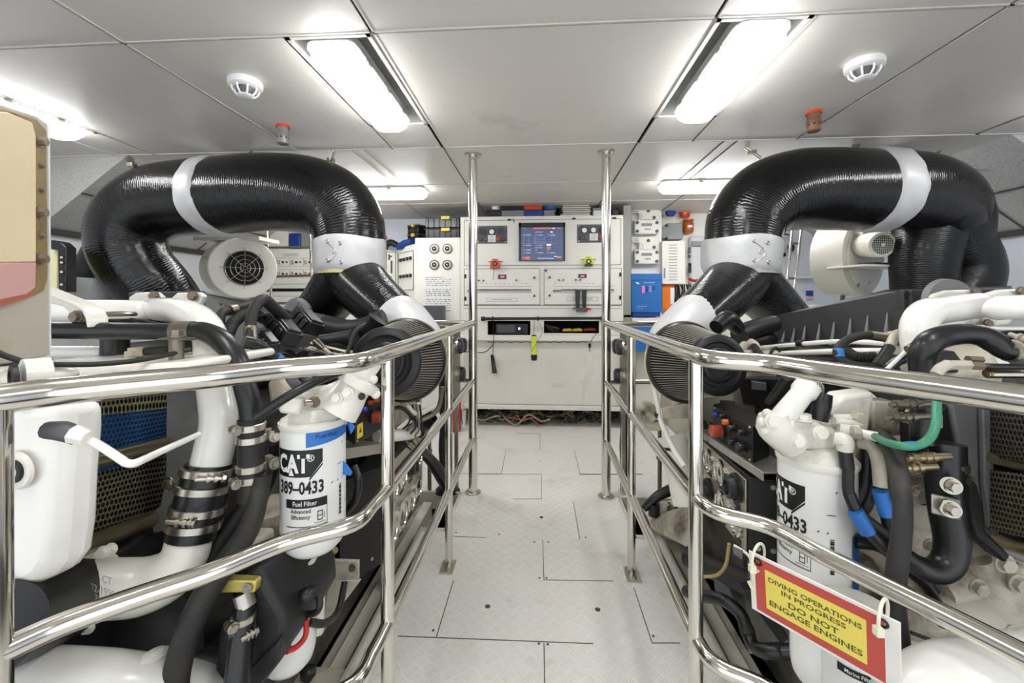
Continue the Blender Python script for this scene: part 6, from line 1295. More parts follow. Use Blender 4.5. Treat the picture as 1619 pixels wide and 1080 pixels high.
# ---------------------------------------------------------------- right engine
E = thing('marine_engine', 'white marine diesel engine right of the walkway, with a green hose and stained front casting', 'engine', (1.3, 1.5, -.45))
b = MB(); b.bb((.86, 1.12, -.45), (2.1, 2.3, .80)); b.bb((1.05, 1.3, .80), (1.9, 2.25, .93)); b.build('block', 'engine_block', E, bevel=.02)
b = MB(); b.bb((.74, 1.25, -.35), (.88, 2.25, .35)); b.build('oil_pan', 'engine_block', E, bevel=.02)
# heat shield with ribs
slab(E, 'heat_shield', 'cover_grey', [Q(1217, 502, 2.08), Q(1290, 488, 1.82), Q(1366, 472, 1.58), Q(1428, 459, 1.42), Q(1440, 457, 1.40), Q(1450, 540, 1.38), Q(1300, 547, 1.8), Q(1217, 549, 2.08)], (.02, .015, 0))
slab(E, 'heat_shield_top', 'cover_grey', [Q(1217, 501, 2.08), Q(1430, 458, 1.42), Q(1600, 456, 1.35), Q(1600, 452, 2.2), Q(1400, 458, 2.4)], (0, 0, -.01))
slab(E, 'front_shield', 'cover_grey', [Q(1428, 458, 1.41), Q(1640, 456, 1.35), Q(1640, 500, 1.35), Q(1428, 500, 1.41)], (0, .02, 0))
for px, yt, d in ((1224, 528, 2.04), (1240, 524, 1.98), (1256, 519, 1.93), (1273, 515, 1.87), (1296, 511, 1.79), (1319, 507, 1.72), (1345, 503, 1.64), (1372, 499, 1.56), (1403, 495, 1.48)):
    b = MB(); b.tube([Q(px-5, 546, d-.02), Q(px-2, (546+yt)/2, d-.018), Q(px, yt, d)], [.008, .006, .002], n=8, k=3); b.build('rib', 'cover_light', E)
b = MB(); b.cyl(Q(1434, 465, 1.40), Q(1434, 465, 1.395), .008, n=14); b.build('shield_hole', 'void', E)
# coolant pipes
PT = lambda name, m, P, r, n=18, k=6: part_tube(E, name, m, P, r, n, k)
PT('coolant_pipe', 'engine_pipe', [Q(1568, 484, 1.10), Q(1548, 483, 1.08), Q(1520, 486, 1.06), Q(1490, 490, 1.04), Q(1465, 496, 1.02), Q(1452, 515, 1.0), Q(1452, 545, .99), Q(1456, 575, .98)], [R(14, 1.1), R(20, 1.08), R(21, 1.06), R(21, 1.04), R(23, 1.02), R(23, 1.0), R(22, .99), R(21, .98)], n=32)
PT('coolant_pipe', 'engine_pipe', [Q(1566, 486, 1.0), Q(1575, 487, .99), Q(1600, 486, .97), Q(1660, 484, .95)], [R(15, 1), R(19, .99), R(19, .97), R(19, .95)], n=28)
slab(E, 'pipe_flange', 'engine_white', [Q(x, y, 1.26) for x, y in ((1468, 480), (1478, 465), (1498, 459), (1534, 458), (1545, 464), (1540, 505), (1520, 520), (1480, 520))], (0, .02, 0), .008)
slab(E, 'pipe_flange', 'engine_white', [Q(x, y, 1.12) for x, y in ((1550, 478), (1562, 464), (1582, 458), (1616, 457), (1622, 463), (1610, 500), (1595, 515), (1560, 518), (1548, 510))], (0, .02, 0), .008)
bolts(E, [Q(1541, 461, 1.25), Q(1560, 512, 1.11), Q(1613, 461, 1.11)], (0, -1, 0), .010, 'rust_bolt')
b = MB(); b.lathe(Q(1496, 478, 1.30), (0, -1, .1), [(0, .075), (.02, .07)], n=30); b.build('flange_ring', 'cover_light', E)
PT('upper_line', 'engine_pipe', [Q(1565, 519, 1.0), Q(1660, 520, .95)], R(3, 1))
PT('lower_line', 'rubber', [Q(1560, 532, 1.05), Q(1590, 530, 1.04), Q(1660, 528, 1.0)], R(7, 1.05)); PT('lower_line', 'rubber', [Q(1505, 552, 1.0), Q(1560, 548, 1.0), Q(1660, 548, .98)], R(6, 1))
PT('arched_hose', 'rubber', [Q(1460, 700, .86), Q(1460, 620, .86), Q(1459, 587, .86), Q(1459, 562, .855), Q(1470, 542, .85), Q(1492, 532, .85), Q(1525, 528, .845), Q(1552, 531, .84), Q(1573, 542, .83), Q(1592, 555, .82), Q(1612, 553, .81)], [R(17, .86)]*3+[R(18, .855), R(18, .85), R(17, .85), R(16, .84), R(17, .84), R(17, .83), R(15, .82), R(12, .81)], n=28)
band(E, Q(1596, 555, .82), camdir(1, 0, 0), R(15, .82), .012, None, 'steel_dull'); band(E, Q(1610, 553, .81), camdir(1, 0, 0), R(14, .81), .018, (0, -.3, 1), 'engine_dirty')
PT('rocker_cover', 'engine_dirty', [Q(1440, 600, 1.05), Q(1500, 585, 1.0), Q(1560, 575, .97)], [.05, .06, .05]); slab(E, 'front_cover', 'engine_white', [Q(x, y, .95) for x, y in ((1550, 545), (1600, 575), (1585, 585), (1555, 570))], (0, .03, 0))
slab(E, 'grey_cover', 'engine_dark', [Q(x, y, .95) for x, y in ((1480, 560), (1510, 555), (1525, 575), (1520, 590), (1480, 590))], (0, .03, 0))
PT('line_fitting', 'engine_dirty', [Q(1480, 592, .80), Q(1487, 583, .80), Q(1500, 576, .80)], R(8, .8)); b = MB(); ax = camdir(1, 0, 0)
b.cyl(Q(1500, 577, .80), Q(1532, 577, .80), R(8, .8), n=6); b.build('hex_fitting', 'engine_dirty', E); b = MB(); b.cyl(Q(1530, 568, .82), Q(1552, 569, .82), R(6, .8), n=6); b.cyl(Q(1534, 578, .80), Q(1552, 579, .80), R(7, .8), n=6); b.build('hex_fitting', 'rust_bolt', E)
PT('coolant_line', 'rubber', [Q(1552, 579, .80), Q(1580, 580, .79), Q(1660, 580, .78)], R(5, .8)); PT('steel_tube', 'steel', [Q(1560, 592, .80), Q(1660, 592, .78)], R(6, .8)); PT('sleeve', 'brass', [Q(1560, 591, .80), Q(1585, 591, .80)], R(7, .8))
PT('sensor_rod', 'engine_pipe', [Q(1402, 584, .95), Q(1440, 548, .97)], R(3, .95)); PT('dark_pipe', 'rubber', [Q(1405, 582, .97), Q(1420, 570, .97), Q(1445, 560, .97)], R(8, .97)); PT('hose_end', 'steel_dull', [Q(1438, 555, .93), Q(1455, 545, .93)], R(9, .93))
# looped hose and lines
PT('looped_hose', 'rubber_matt', [Q(1405, 533, 1.10), Q(1373, 530, 1.10), Q(1345, 535, 1.09), Q(1328, 547, 1.08), Q(1324, 560, 1.07), Q(1332, 572, 1.06), Q(1350, 578, 1.05), Q(1385, 582, 1.04)], R(6.5, 1.08)); PT('tape_wrap', 'tape_blue', [Q(1325, 553, 1.075), Q(1327, 566, 1.065)], R(7.5, 1.07))
PT('hose_sleeve', 'steel_dull', [Q(1375, 530, 1.10), Q(1402, 534, 1.10)], R(7.5, 1.1)); PT('hex_fitting', 'engine_dirty', [Q(1400, 535, 1.10), Q(1412, 530, 1.10)], R(8, 1.1), n=6, k=1)
PT('corrugated_hose', 'hose_ribbed', [Q(1338, 555, 1.15), Q(1355, 564, 1.12), Q(1385, 564, 1.10)], R(8, 1.1)); PT('tan_hose', 'engine_dirty', [Q(1428, 526, 1.08), Q(1416, 530, 1.06), Q(1406, 550, 1.04)], R(7, 1.05)); PT('tan_hose', 'rubber', [Q(1406, 550, 1.04), Q(1396, 566, 1.02), Q(1386, 580, 1.0)], R(8, 1.03))
PT('fuel_rail', 'engine_pipe', [Q(1200, 550, 1.75), Q(1265, 544, 1.5), Q(1330, 540, 1.3), Q(1400, 543, 1.15)], R(4, 1.3)); PT('rail_clip', 'rubber', [Q(1262, 544, 1.5), Q(1270, 543.5, 1.48)], R(6, 1.5))
PT('fuel_rail', 'engine_pipe', [Q(1215, 560, 1.7), Q(1320, 556, 1.3), Q(1420, 556, 1.1)], R(5, 1.3)); PT('lower_rail', 'engine_dark', [Q(1200, 570, 1.7), Q(1420, 572, 1.1)], R(8, 1.3))
slab(E, 'rocker_cover', 'engine_dark', [Q(1190, 560, 1.9), Q(1440, 548, 1.15), Q(1440, 640, 1.12), Q(1180, 640, 1.75)], (.12, .1, 0), .01)
PT('fuel_fitting', 'engine_dirty', [Q(1172, 552, 1.75), Q(1182, 542, 1.74), Q(1192, 545, 1.73), Q(1198, 558, 1.7)], R(7, 1.7)); PT('fuel_fitting', 'rubber_matt', [Q(1192, 548, 1.7), Q(1205, 565, 1.6)], R(6, 1.6))
slab(E, 'side_cover', 'engine_dark', [Q(1165, 598, 1.62), Q(1300, 600, 1.2), Q(1310, 650, 1.18), Q(1175, 640, 1.6)], (.08, .05, 0), .006)
PT('brace', 'rubber', [Q(1242, 598, 1.1), Q(1230, 615, 1.12), Q(1215, 636, 1.15)], R(6, 1.1))
PT('breather_cap', 'plastic_black', [Q(1132, 517, 1.62), Q(1150, 505, 1.66), Q(1168, 520, 1.68)], [R(11, 1.6), R(14, 1.66), R(11, 1.66)], n=20); PT('air_pipe', 'engine_dark', [Q(1168, 530, 1.75), Q(1190, 520, 1.8), Q(1222, 512, 1.9)], R(14, 1.8)); PT('air_pipe', 'engine_dark', [Q(1160, 545, 1.8), Q(1218, 538, 1.9)], R(13, 1.85))
slab(E, 'lifting_eye', 'engine_dark', [Q(x, y, 1.9) for x, y in ((1175, 522), (1200, 503), (1218, 501), (1218, 512), (1195, 524), (1178, 528))], (0, .02, 0), .003)
r = random.Random(8)
for k in range(9):
    x = 1225+k*24; d0 = 1.6-k*.06; y = 560+r.random()*18
    PT('sensor_lead', ['wire_black', 'rubber_matt', 'engine_dirty'][k % 3], [Q(x-14, y+10, d0), Q(x, y-6-r.random()*8, d0), Q(x+16, y, d0), Q(x+30, y+12, d0)], R(2.2+r.random()*2, d0), n=8)
    b = MB(); b.cyl(Q(x+14, y-2, d0), Q(x+20, y+3, d0), R(4, d0), n=6); b.build('hex_fitting', 'steel_dull', E)
for k in range(7): PT('engine_wire', ['wire_black', 'wire_cream', 'rubber_matt'][k % 3], [Q(1098+k*3, 655+k*2, 1.62), Q(1106+k*4, 672, 1.55), Q(1100+k*7, 688, 1.5), Q(1118+k*5, 700, 1.45)], .004, n=6)
PT('grey_pipe', 'engine_dirty', [Q(1090, 690, 1.7), Q(1110, 676, 1.6), Q(1135, 690, 1.5)], .02, n=14)
for x, y, d0 in ((1150, 640, 1.6), (1200, 610, 1.45)): b = MB(); b.box(Q(x, y, d0), (.05, .03, .03), rot(rz=-.5)); b.build('connector', 'plastic_black', E, bevel=.003)
# filter head casting with priming pump
PT('filter_head', 'engine_white', [Q(1286, 722, 1.0), Q(1286, 712, 1.0), Q(1285, 700, 1.0)], [R(49, 1), R(47, 1), R(40, 1)], n=28, k=3)
slab(E, 'head_casting', 'engine_white', [Q(x, y, .955) for x, y in ((1242, 712), (1243, 690), (1250, 668), (1262, 662), (1290, 664), (1306, 674), (1328, 680), (1330, 716))], (0, .09, 0), .014)
a, c = Q(1228, 672, .965), Q(1270, 620, .99)
b = MB(); ax = (c-a).normalized(); b.lathe(a-ax*.03, ax, [(0, R(22, .965)), (.02, R(20, .965)), (.04, R(18, .965)), ((c-a).length+.02, R(16, .98)), ((c-a).length+.03, R(19, .98)), ((c-a).length+.052, R(19, .98))], n=28); b.build('priming_pump', 'engine_pipe', E)
b = MB(); b.lathe(c+ax*.0165, ax, [(0, R(15, .99)), (.004, R(19, .99)), (.016, R(19, .99)), (.019, R(16, .99))], n=36); b.build('pump_cap', 'fan_white', E)
b = MB()
for k in range(26): an_ = 2*pi*k/26; u_, v_, x_ = basis(ax); b.box(c+ax*.026+(u_*cos(an_)+v_*sin(an_))*R(19.4, .99), (.0026, .0026, .012), None)
o = b.build('knurl', 'steel_dull', E); o['kind'] = 'stuff'
b = MB(); b.tube([Q(1222, 655, .955), Q(1226, 675, .955), Q(1252, 700, .965)], [R(20, .96), R(27, .96), R(26, .96)], n=22); b.build('pump_body', 'engine_white', E)
for x, y in ((1213, 654), (1205, 667), (1210, 681)): b = MB(); b.ball(Q(x, y, .94), R(7.5, .94), n=14, m=8); b.build('lobe', 'engine_white', E)
bolts(E, [Q(1221, 665, .92), Q(1261, 697, .925), Q(1297, 684, .925)], (-.15, -1, 0), R(8.5, .93)); b = MB(); b.bolt(Q(1271, 664, .96), (0, 0, 1), R(10, .96)); b.build('bolt', 'engine_white', E)
PT('rubber_cap', 'rubber', [Q(1294, 664, .98), Q(1299, 640, .98), Q(1304, 622, .98)], [R(13, .98), R(13.5, .98), R(11, .98)], n=20)
PT('starter_body', 'engine_white', [Q(1335, 670, 1.10), Q(1345, 655, 1.10), Q(1370, 650, 1.10)], [R(20, 1.1), R(34, 1.1), R(36, 1.1)], n=28); slab(E, 'side_casting', 'engine_white', [Q(x, y, 1.0) for x, y in ((1308, 676), (1312, 648), (1335, 626), (1380, 620), (1385, 632), (1382, 640), (1376, 682), (1360, 690), (1330, 700))], (0, .06, 0), .016)
slab(E, 'inspection_recess', 'engine_dirty', [Q(x, y, .99) for x, y in ((1381, 635), (1420, 636), (1424, 660), (1415, 690), (1382, 680))], (0, .05, 0), .004)
for p, q, r_ in ((Q(1315, 660, .97), Q(1350, 660, .97), 5), (Q(1318, 665, .96), Q(1360, 672, .96), 6)): PT('cast_arm', 'engine_white', [p, q], R(r_, .97))
bolts(E, [Q(1356, 660, .965)], (0, -1, 0), R(9, .96), 'engine_dirty'); PT('outlet_elbow', 'engine_white', [Q(1318, 692, .93), Q(1334, 697, .92), Q(1336, 712, .92)], [R(9, .93), R(13, .92), R(11, .92)], n=18)
PT('cast_arm', 'engine_white', [Q(1325, 678, .95), Q(1345, 683, .94), Q(1362, 682, .93)], [R(10, .95), R(11, .94), R(10, .93)], n=16)
PT('hex_fitting', 'engine_dirty', [Q(1347, 683, .92), Q(1360, 684, .915)], R(10, .92), n=6, k=1); PT('hose_ferrule', 'engine_pipe', [Q(1360, 684, .915), Q(1386, 691, .90)], [R(6, .91), R(8, .9)], n=16)
PT('green_hose', 'green_hose', [Q(1384, 690, .89), Q(1400, 699, .82), Q(1420, 704, .77), Q(1438, 706, .76), Q(1458, 702, .76), Q(1472, 690, .76), Q(1480, 668, .77), Q(1481, 640, .80), Q(1481, 600, .84)], R(6.2, .78)); PT('tape_wrap', 'tape_blue', [Q(1432, 705.5, .763), Q(1446, 705, .76)], R(7.2, .77))
PT('drain_hose', 'rubber_matt', [Q(1336, 710, .92), Q(1341, 740, .91), Q(1342, 780, .90), Q(1360, 812, .89), Q(1400, 845, .88), Q(1440, 880, .88)], R(8, .9)); PT('hose_sleeve', 'engine_dark', [Q(1336, 712, .92), Q(1340, 742, .91)], R(9.5, .92))
PT('dark_pipe', 'rubber', [Q(1370, 702, 1.0), Q(1366, 760, 1.0), Q(1350, 800, 1.0)], R(8, 1)); PT('dark_pipe', 'rubber', [Q(1385, 740, 1.02), Q(1372, 790, 1.0), Q(1360, 812, 1.0)], R(9, 1))
PT('tan_hose', 'engine_dirty', [Q(1360, 700, .93), Q(1378, 706, .91), Q(1388, 730, .90), Q(1392, 770, .89)], [R(9, .93), R(9, .91), R(9, .9), R(9, .89)]); PT('tape_wrap', 'tape_blue', [Q(1391, 776, .885), Q(1402, 815, .88)], R(10.5, .88)); PT('fuel_hose', 'rubber', [Q(1402, 815, .88), Q(1408, 840, .88), Q(1420, 870, .88)], R(9, .88))
PT('fuel_hose', 'rubber', [Q(1342, 780, .9), Q(1356, 812, .885), Q(1382, 850, .87), Q(1425, 892, .87), Q(1462, 925, .88), Q(1486, 965, .9), Q(1490, 985, .92)], R(9, .88)); PT('tape_wrap', 'tape_blue', [Q(1352, 808, .88), Q(1372, 843, .87)], R(11, .88))
PT('fuel_hose', 'rubber', [Q(1350, 855, .93), Q(1390, 862, .92), Q(1440, 895, .9), Q(1475, 930, .9)], R(11, .92))
# heavy vertical hoses
PT('vertical_hose', 'rubber_matt', [Q(1392, 690, .92), Q(1408, 706, .86), Q(1421, 745, .78), Q(1427, 800, .74), Q(1425, 850, .72), Q(1418, 900, .71), Q(1414, 950, .70), Q(1420, 1010, .69), Q(1428, 1110, .68)], [R(12, .9), R(12.5, .86), R(12.5, .78), R(12.5, .74), R(13, .72), R(14, .71), R(14.5, .70), R(15, .69), R(15, .68)], n=24)
PT('hook_hose', 'rubber', [Q(1495, 700, .86), Q(1495, 760, .855), Q(1499, 810, .85), Q(1505, 860, .84), Q(1498, 890, .835), Q(1478, 903, .83), Q(1452, 895, .83), Q(1430, 878, .84)], [R(24, .86), R(25, .855), R(24, .85), R(22, .84), R(21, .84), R(19, .83), R(16, .83), R(13, .84)], n=26)
b = MB(); b.hexa([Q(1472, 812, .81), Q(1520, 824, .81), Q(1520, 824, .825), Q(1472, 812, .825), Q(1472, 780, .81), Q(1520, 790, .81), Q(1520, 790, .825), Q(1472, 780, .825)]); b.build('hose_strap', 'aluminium', E, bevel=.003)
for x, y in ((1504, 768), (1503, 805)): b = MB(); b.cyl(Q(x, y, .81), Q(x, y, .80), R(13, .8), n=24); b.bolt(Q(x-1, y, .80), (0, -1, 0), R(8, .8), .010); b.build('strap_bolt', 'steel', E)
slab(E, 'hose_bracket', 'engine_dark', [Q(x, y, .84) for x, y in ((1500, 756), (1530, 755), (1546, 765), (1556, 800), (1560, 840), (1600, 880), (1590, 892), (1545, 850), (1530, 800), (1522, 822), (1500, 820))], (0, .04, 0), .006)
ax = camdir(1, 0, .05)
for y, x0 in ((640, 1424), (660, 1418), (724, 1450), (740, 1428)):
    p = Q(x0, y, .83); b = MB(); b.cyl(p, p+ax*.065, .0075, n=12); b.cyl(p-ax*.012, p, .010, n=6); b.cyl(p-ax*.02, p-ax*.01, .006, n=8); b.cyl(p+ax*.012, p+ax*.02, .0105, n=12); b.cyl(p+ax*.026, p+ax*.034, .0105, n=12); b.build('tee_bolt', 'steel_dull' if y < 700 else 'tube_metal', E)
band(E, Q(1495, 734, .86), (0, 0, 1), R(25, .86), .018, None, 'steel'); band(E, Q(1495, 752, .86), (0, 0, 1), R(25.5, .86), .016, None, 'steel_dull')
b = MB(); b.box(Q(1460, 662, .89), (.045, .04, .03)); b.build('connector', 'engine_dirty', E, bevel=.003); PT('brass_tube', 'brass', [Q(1470, 668, .88), Q(1470, 722, .86)], R(3, .87))
slab(E, 'dark_bracket', 'engine_dark', [Q(x, y, .93) for x, y in ((1450, 672), (1500, 640), (1512, 720), (1505, 760), (1452, 720))], (0, .05, 0), .006)
# heat exchanger on the far right
A0, A1 = .70, .92
def core2(yl0, yl1, yr0, yr1, m, nm):
    P = [Q(1562, yl1, A1), Q(1700, yr1, A0), Q(1700, yr0, A0), Q(1562, yl0, A1)]; b = MB(); qface(b, P, (P[1]-P[0]).length, (P[3]-P[0]).length); return b.build(nm, m, E, smooth=False)
core2(645, 724, 655, 740, 'hex_dark', 'upper_grid'); core2(742, 836, 760, 870, 'hex_steel', 'lower_grid')
b = MB(); b.prism([Q(1562, 640, A1+.05), Q(1700, 640, A0+.05), Q(1700, 900, A0+.05), Q(1562, 860, A1+.05)], camdir(.3, .9, 0)*.12); b.build('exchanger_core', 'engine_dark', E)
PT('exchanger_tube', 'tube_metal', [Q(1570, 724, .91), Q(1620, 736, .84), Q(1700, 752, .72)], [R(9, .91), R(11, .84), R(13, .72)], n=22); PT('exchanger_tube', 'tube_metal', [Q(1580, 855, .89), Q(1620, 868, .83), Q(1700, 890, .70)], [R(11, .89), R(12, .83), R(14, .7)], n=22)
slab(E, 'exchanger_frame', 'cover_light', [Q(x, y, .93) for x, y in ((1498, 618), (1570, 618), (1568, 800), (1580, 850), (1640, 885), (1640, 900), (1572, 872), (1552, 840), (1545, 760), (1522, 740))], (0, .05, 0), .008)
slab(E, 'frame_web', 'cover_light', [Q(x, y, .925) for x, y in ((1545, 640), (1562, 640), (1564, 800), (1572, 845), (1556, 830), (1548, 760))], (0, -.012, 0), .003)
# stained front casting
slab(E, 'front_casting', 'engine_dirty', [Q(x, y, 1.02) for x, y in ((1330, 715), (1400, 690), (1470, 700), (1560, 740), (1700, 840), (1700, 1110), (1360, 1110), (1345, 960), (1335, 850))], (0, .14, 0), .03)
def lump(x, y, d, r, sx=1, sy=.5, sz=1, m='engine_dirty', nm='casting_boss'): b = MB(); b.ball(Q(x, y, d), R(r, d), sx, sy, sz, n=22, m=14); b.build(nm, m, E)
lump(1450, 800, 1.03, 62, .9, .4, 1.3); lump(1570, 900, 1.0, 60, 1.2, .5, .8); lump(1530, 985, .97, 66, 1.4, .5, .7); lump(1370, 800, 1.06, 50, .6, .3, 1.4); lump(1600, 960, .96, 60, 1, .5, 1.2); lump(1400, 985, .98, 42, .9, .4, .7)
for P, r_ in (([(1540, 880), (1550, 915), (1530, 925), (1490, 935)], 20), ([(1460, 990), (1500, 1005), (1560, 1008), (1640, 1000)], 16), ([(1360, 850), (1400, 880), (1430, 950), (1445, 1000)], 18)): PT('casting_rib', 'engine_dirty', [Q(x, y, .98) for x, y in P], R(r_, .98), n=16)
for x, y, r_ in ((1587, 890, 11), (1609, 922, 11), (1545, 928, 10), (1470, 862, 8), (1478, 885, 6), (1468, 965, 12), (1385, 700, 7), (1452, 782, 11), (1600, 1000, 9)): b = MB(); b.bolt(Q(x, y, .925), (0, -1, 0), R(r_, .93), .012); b.build('bolt', 'engine_dirty', E)
b = MB(); b.lathe(Q(1458, 790, .99), (0, -1, 0), [(0, R(44, .99)), (.008, R(44, .99)), (.010, R(40, .99)), (.010, .02)], n=36); b.build('gear_cover', 'engine_dirty', E); lump(1460, 787, .98, 12, 1, .4, 1, 'engine_dark', 'drain_plug')
b = MB(); b.tube([Q(1440, 1000, .93), Q(1500, 1020, .93), Q(1560, 1018, .93), Q(1640, 1030, .93)], .004, n=6); b.build('gasket_line', 'engine_dark', E)
# white exhaust elbow at the lower right corner
PT('exhaust_elbow', 'engine_pipe', [Q(1700, 1096, .60), Q(1600, 1092, .60), Q(1520, 1098, .61), Q(1460, 1135, .62), Q(1440, 1200, .63)], [R(60, .6), R(66, .6), R(68, .61), R(66, .62), R(66, .63)], n=40)
PT('exhaust_elbow', 'engine_pipe', [Q(1530, 1072, .72), Q(1590, 1060, .72), Q(1700, 1050, .72)], [R(40, .72), R(48, .72), R(50, .72)], n=32)
# aft part by the walkway
b = MB(); b.bb((.62, 1.72, .50), (1.0, 2.2, .92)); b.build('turbo_support', 'engine_dirty', E, bevel=.03)
PT('strut', 'engine_pipe', [Q(1030, 595, 1.72), Q(1040, 640, 1.70), Q(1046, 668, 1.68), Q(1062, 705, 1.62), Q(1082, 738, 1.55)], .011, n=12); PT('strut_band', 'rubber', [Q(1039, 652, 1.70), Q(1042, 658, 1.70)], .016)
slab(E, 'support_plate', 'engine_dirty', [Q(x, y, 1.62) for x, y in ((1045, 648), (1080, 638), (1110, 640), (1110, 662), (1060, 662), (1046, 660))], (0, .02, 0), .003); bolts(E, [Q(1057, 654, 1.61)], (0, -1, 0), .012, 'engine_dirty')
PT('side_fitting', 'engine_dirty', [Q(1012, 640, 1.85), Q(1022, 650, 1.83), Q(1035, 668, 1.8)], [.03, .045, .04], n=14); b = MB(); b.box(Q(1033, 672, 1.78), (.07, .06, .035)); b.build('fitting_block', 'engine_dirty', E, bevel=.006)
PT('cast_leg', 'engine_white', [Q(1060, 690, 1.75), Q(1075, 740, 1.70), Q(1085, 800, 1.65)], [.07, .06, .05], n=16)
PT('air_line', 'rubber', [Q(1050, 710, 1.65), Q(1062, 712, 1.62), Q(1072, 722, 1.6)], .006); b = MB(); b.lathe(QZ(1043, 782, 0), (0, 0, 1), [(0, .012), (.20, .012), (.205, .018), (.22, .018), (.225, .011), (.45, .011)], n=14); b.build('dipstick_tube', 'steel_dull', E)
slab(E, 'engine_foot', 'engine_white', [Q(1026, 822, 1.98), Q(1080, 808, 1.98), Q(1080, 862, 1.98), Q(1050, 850, 1.98), Q(1030, 835, 1.98)], (0, .12, 0), .004)
slab(E, 'foot_side', 'engine_dirty', [Q(1026, 824, 1.98), Q(1040, 842, 1.85), Q(1086, 866, 1.6), Q(1100, 840, 1.58), Q(1090, 805, 1.7)], (.03, .05, 0), .004)
PT('rubber_mount', 'rubber', [Q(1018, 805, 1.95), Q(1038, 786, 1.95), Q(1062, 774, 1.95), Q(1080, 768, 1.95)], [.016, .022, .026, .03], n=14); b = MB(); b.cyl(Q(1034, 815, 1.95), Q(1034, 796, 1.95), .026, n=18); b.build('mount_cap', 'rubber', E)
for x in (1052, 1064): b = MB(); b.bolt(Q(x, 810, 1.95), (0, 0, 1), .026, .035); b.build('mount_nut', 'aluminium', E)
# hoses and wires low beside the walkway
PT('bilge_hose', 'rubber', [Q(1085, 935, 1.35), Q(1102, 941, 1.3), Q(1141, 948, 1.22), Q(1170, 970, 1.18), Q(1182, 1000, 1.15), Q(1192, 1022, 1.12), Q(1215, 1030, 1.08), Q(1260, 1030, 1.05)], R(9.5, 1.2), n=18); PT('hose_sleeve', 'rubber_matt', [Q(1180, 992, 1.16), Q(1184, 1008, 1.14)], R(11, 1.15)); PT('corrugated_sleeve', 'hose_ribbed', [Q(1205, 1030, 1.1), Q(1240, 1029, 1.06)], R(11, 1.08))
PT('sensor_wire', 'wire_tan', [Q(1095, 911, 1.3), Q(1118, 912, 1.28), Q(1136, 908, 1.25), Q(1148, 892, 1.22), Q(1153, 860, 1.2)], R(2.6, 1.25), n=10)
PT('lower_pipe', 'engine_dark', [Q(1088, 880, 1.5), Q(1130, 900, 1.4), Q(1200, 930, 1.2)], .035); b = MB(); b.cyl(Q(1140, 925, 1.35), Q(1165, 932, 1.3), .03, n=18); b.build('sensor', 'grey_dark', E)
slab(E, 'bearer_plate', 'bilge_paint', [Q(x, y, 1.35) for x, y in ((1175, 975), (1215, 990), (1235, 1040), (1185, 1035))], (0, .01, 0)); slab(E, 'mount_arm', 'engine_dark', [Q(x, y, 1.15) for x, y in ((1176, 936), (1195, 932), (1248, 1010), (1236, 1020))], (0, .04, 0), .004)
PT('sump_corner', 'engine_block', [Q(1235, 905, 1.25), Q(1240, 1000, 1.25)], .10, n=20)
# ---------------------------------------------------------------- things on the right engine
t, surf, P_, patch = can('fuel_filter', 'tall white fuel filter canister behind the warning sign on the right engine', 'fuel filter', Q(1290, 722, 1.0), Q(1290, 1000, 1.0), R(52, 1.0), text_side=-27)
b = MB(); tz = Q(1353, 820, 1.0).z; i = 0
patch(P_(1.42), P_(1.78), tz-.125, tz, 'tape_dark_blue', 'blue_tape', .0025)
can('oil_filter', 'white filter canister under the warning sign, left one of the low pair', 'oil filter', Q(1290, 935, .92), Q(1290, 1078, .92), R(35, .92), text_side=-25, full=False, num='389\u20130434', kind='Advanced')
can('oil_filter', 'white filter canister at the bottom edge right of the warning sign, marked 389-0', 'oil filter', Q(1356, 965, .86), Q(1356, 1130, .86), R(50, .86), text_side=0, full=False, num='389\u20130434', kind='Marine Filter')
air_filter('air_filter', 'pleated conical air filter on the right engine, black cap towards the camera', Q(1134, 577, 1.42), Q(1084, 572, 1.64), R(46, 1.42), R(60, 1.64))
gauge_box('gauge_box', 'black box with a silver plate of round gauges on the right engine', Q(1243, 800, 1.16), Q(1184, 800, 1.19), Q(1100, 800, 1.62), .615, .395,
          [(.13, .30, .042, 0), (.38, .30, .042, 0), (.63, .30, .038, 1), (.87, .30, .036, 0), (.14, .76, .042, 1), (.40, .76, .042, 0), (.64, .76, .040, 0), (.88, .76, .036, 0)], -1)
control_box('control_box', 'black control box with red knob on the right engine beside the filter casting', Q(1127, 690, 1.45), Q(1190, 708, 1.20), .112, camdir(.75, .5, 0)*.10,
            [(.16, .78, .007, 'blue_knob', .012), (.34, .84, .007, 'plastic_black', .012), (.46, .74, .009, 'knob_orange', .016), (.28, .36, .019, 'knob_red', .034), (.60, .66, .010, 'plastic_black', .016), (.62, .30, .011, 'plastic_black', .016), (.82, .32, .013, 'plastic_black', .018), (.82, .70, .008, 'plastic_black', .012)], None)
b = MB(); a, c = Q(1104, 697, 1.52), Q(1206, 728, 1.14); a.z = c.z = (a.z+c.z)/2; e = (c-a).normalized(); nn = V((e.y, -e.x, 0)).normalized(); nn = nn if nn.y < 0 else -nn
b.hexa([a, c, c-nn*.10, a-nn*.10, a+V((0, 0, .005)), c+V((0, 0, .005)), c-nn*.10+V((0, 0, .005)), a-nn*.10+V((0, 0, .005))]); b.hexa([a, c, c-nn*.004, a-nn*.004, a-V((0, 0, .02)), c-V((0, 0, .02)), c-nn*.004-V((0, 0, .02)), a-nn*.004-V((0, 0, .02))]); b.build('box_tray', 'aluminium', E, bevel=.001)
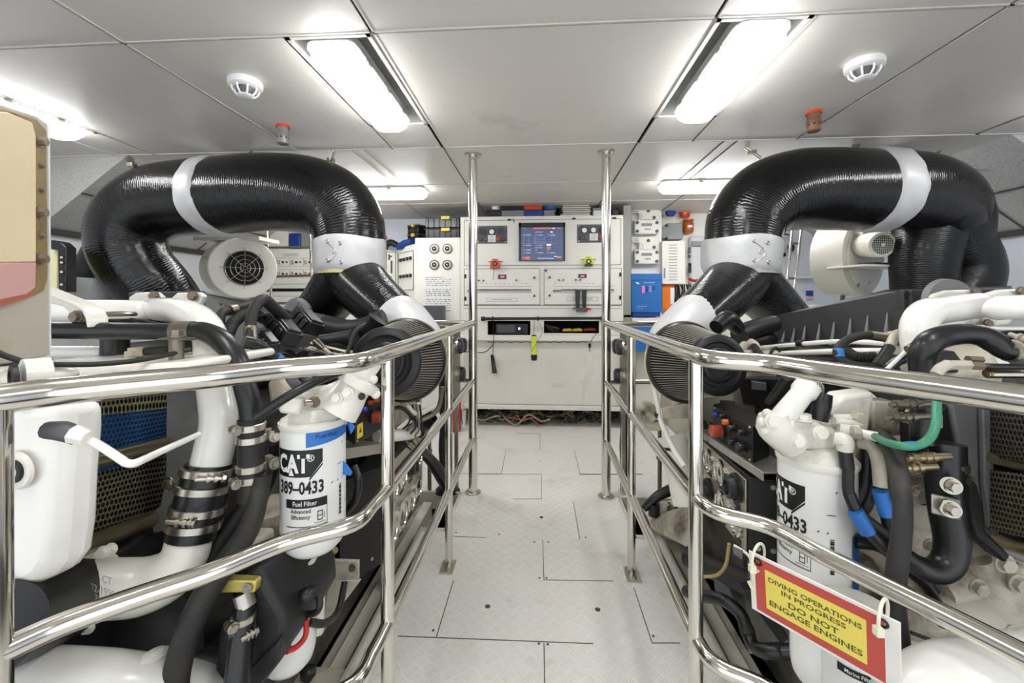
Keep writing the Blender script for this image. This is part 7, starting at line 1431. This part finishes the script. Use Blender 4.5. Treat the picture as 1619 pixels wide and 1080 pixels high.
# ---------------------------------------------------------------- warning sign tied to the rail
TL, TR, BR, BL = Q(1190, 874, .775), Q(1416, 984, .613), Q(1437, 1092, .600), Q(1219, 962, .762)
TR.z = TL.z-.003; t = thing('warning_sign', 'red and yellow diving operations warning sign tied to the right rail', 'sign', (TL+TR)/2)
ex = (TR-TL); W_ = ex.length; ex = ex.normalized(); ey = (TL-BL); ey = (ey-ex*ey.dot(ex)); H_ = .112; ey = ey.normalized(); nn = ex.cross(ey)
O = TL+ex*W_/2-ey*H_/2; sw = .0
b = MB(); b.plate(O, ex, ey, W_+.012, H_+.006, .003); b.build('board', 'sign_white', t, bevel=.001)
b = MB(); b.plate(O-ex*.004+nn*.003, ex, ey, W_-.016, H_-.006, .0006); b.build('red_border', 'sign_red', t)
b = MB(); b.plate(O-ex*.006-ey*.001+nn*.0036, ex, ey, W_-.055, H_-.036, .0006); b.build('yellow_field', 'sign_yellow', t)
for s_, k, sz in (('DIVING OPERATIONS', .022, .0125), ('IN PROGRESS', .0085, .0125), ('DO NOT', -.0085, .0145), ('ENGAGE ENGINES', -.0235, .0145)): text(s_, 'lettering', O-ex*.006-ey*.001+ey*k+nn*.0042, ex, ey, sz, 'sign_ink', t, depth=.0003, bold=.02, sx=1.25, maxw=W_-.066)
for f, lb in ((.05, 'left'), (.93, 'right')):
    p = TL+ex*W_*f; q = p+V((0, 0, .018)); b = MB(); c_ = V((p.x, p.y, .655)); b.torus(c_+V((0, 0, -.004)), ex, .0245, .0025, n=26, m=8); b.box(c_+nn*.024+V((0, 0, -.012)), (.010, .010, .012)); b.build('cable_tie', 'cable_tie', t)
    b = MB(); b.torus(p-ey*.010+nn*.004, nn, .006, .002, n=16, m=6); b.build('eyelet', 'wire_black', t)
b = MB(); b.tube([Q(1160, 862, .80), Q(1183, 878, .785), Q(1190, 900, .78), Q(1190, 915, .78)], .0025, n=8); b.build('hanging_tie', 'cable_tie', t)
b = MB(); b.prism([Q(x, y, .775) for x, y in ((1159, 864), (1175, 871), (1173, 885), (1160, 876))], (0, .002, 0)); tag(b.build('small_tag', 'grey_dark'), 'small dark tag hanging under the rail left of the warning sign', 'tag')
b = MB(); a = Q(1184, 915, .78); b.tube([Q(1183, 885, .785), a], .0022, n=6); b.cm = 1; b.prism([Q(x, y, .778) for x, y in ((1182, 921), (1187, 919), (1191, 928), (1198, 932), (1192, 937), (1187, 931))], (0, .003, 0)); tag(b.build('cut_cable_tie', ['wire_black', 'cable_tie']), 'white cut cable tie dangling left of the warning sign', 'cable tie')
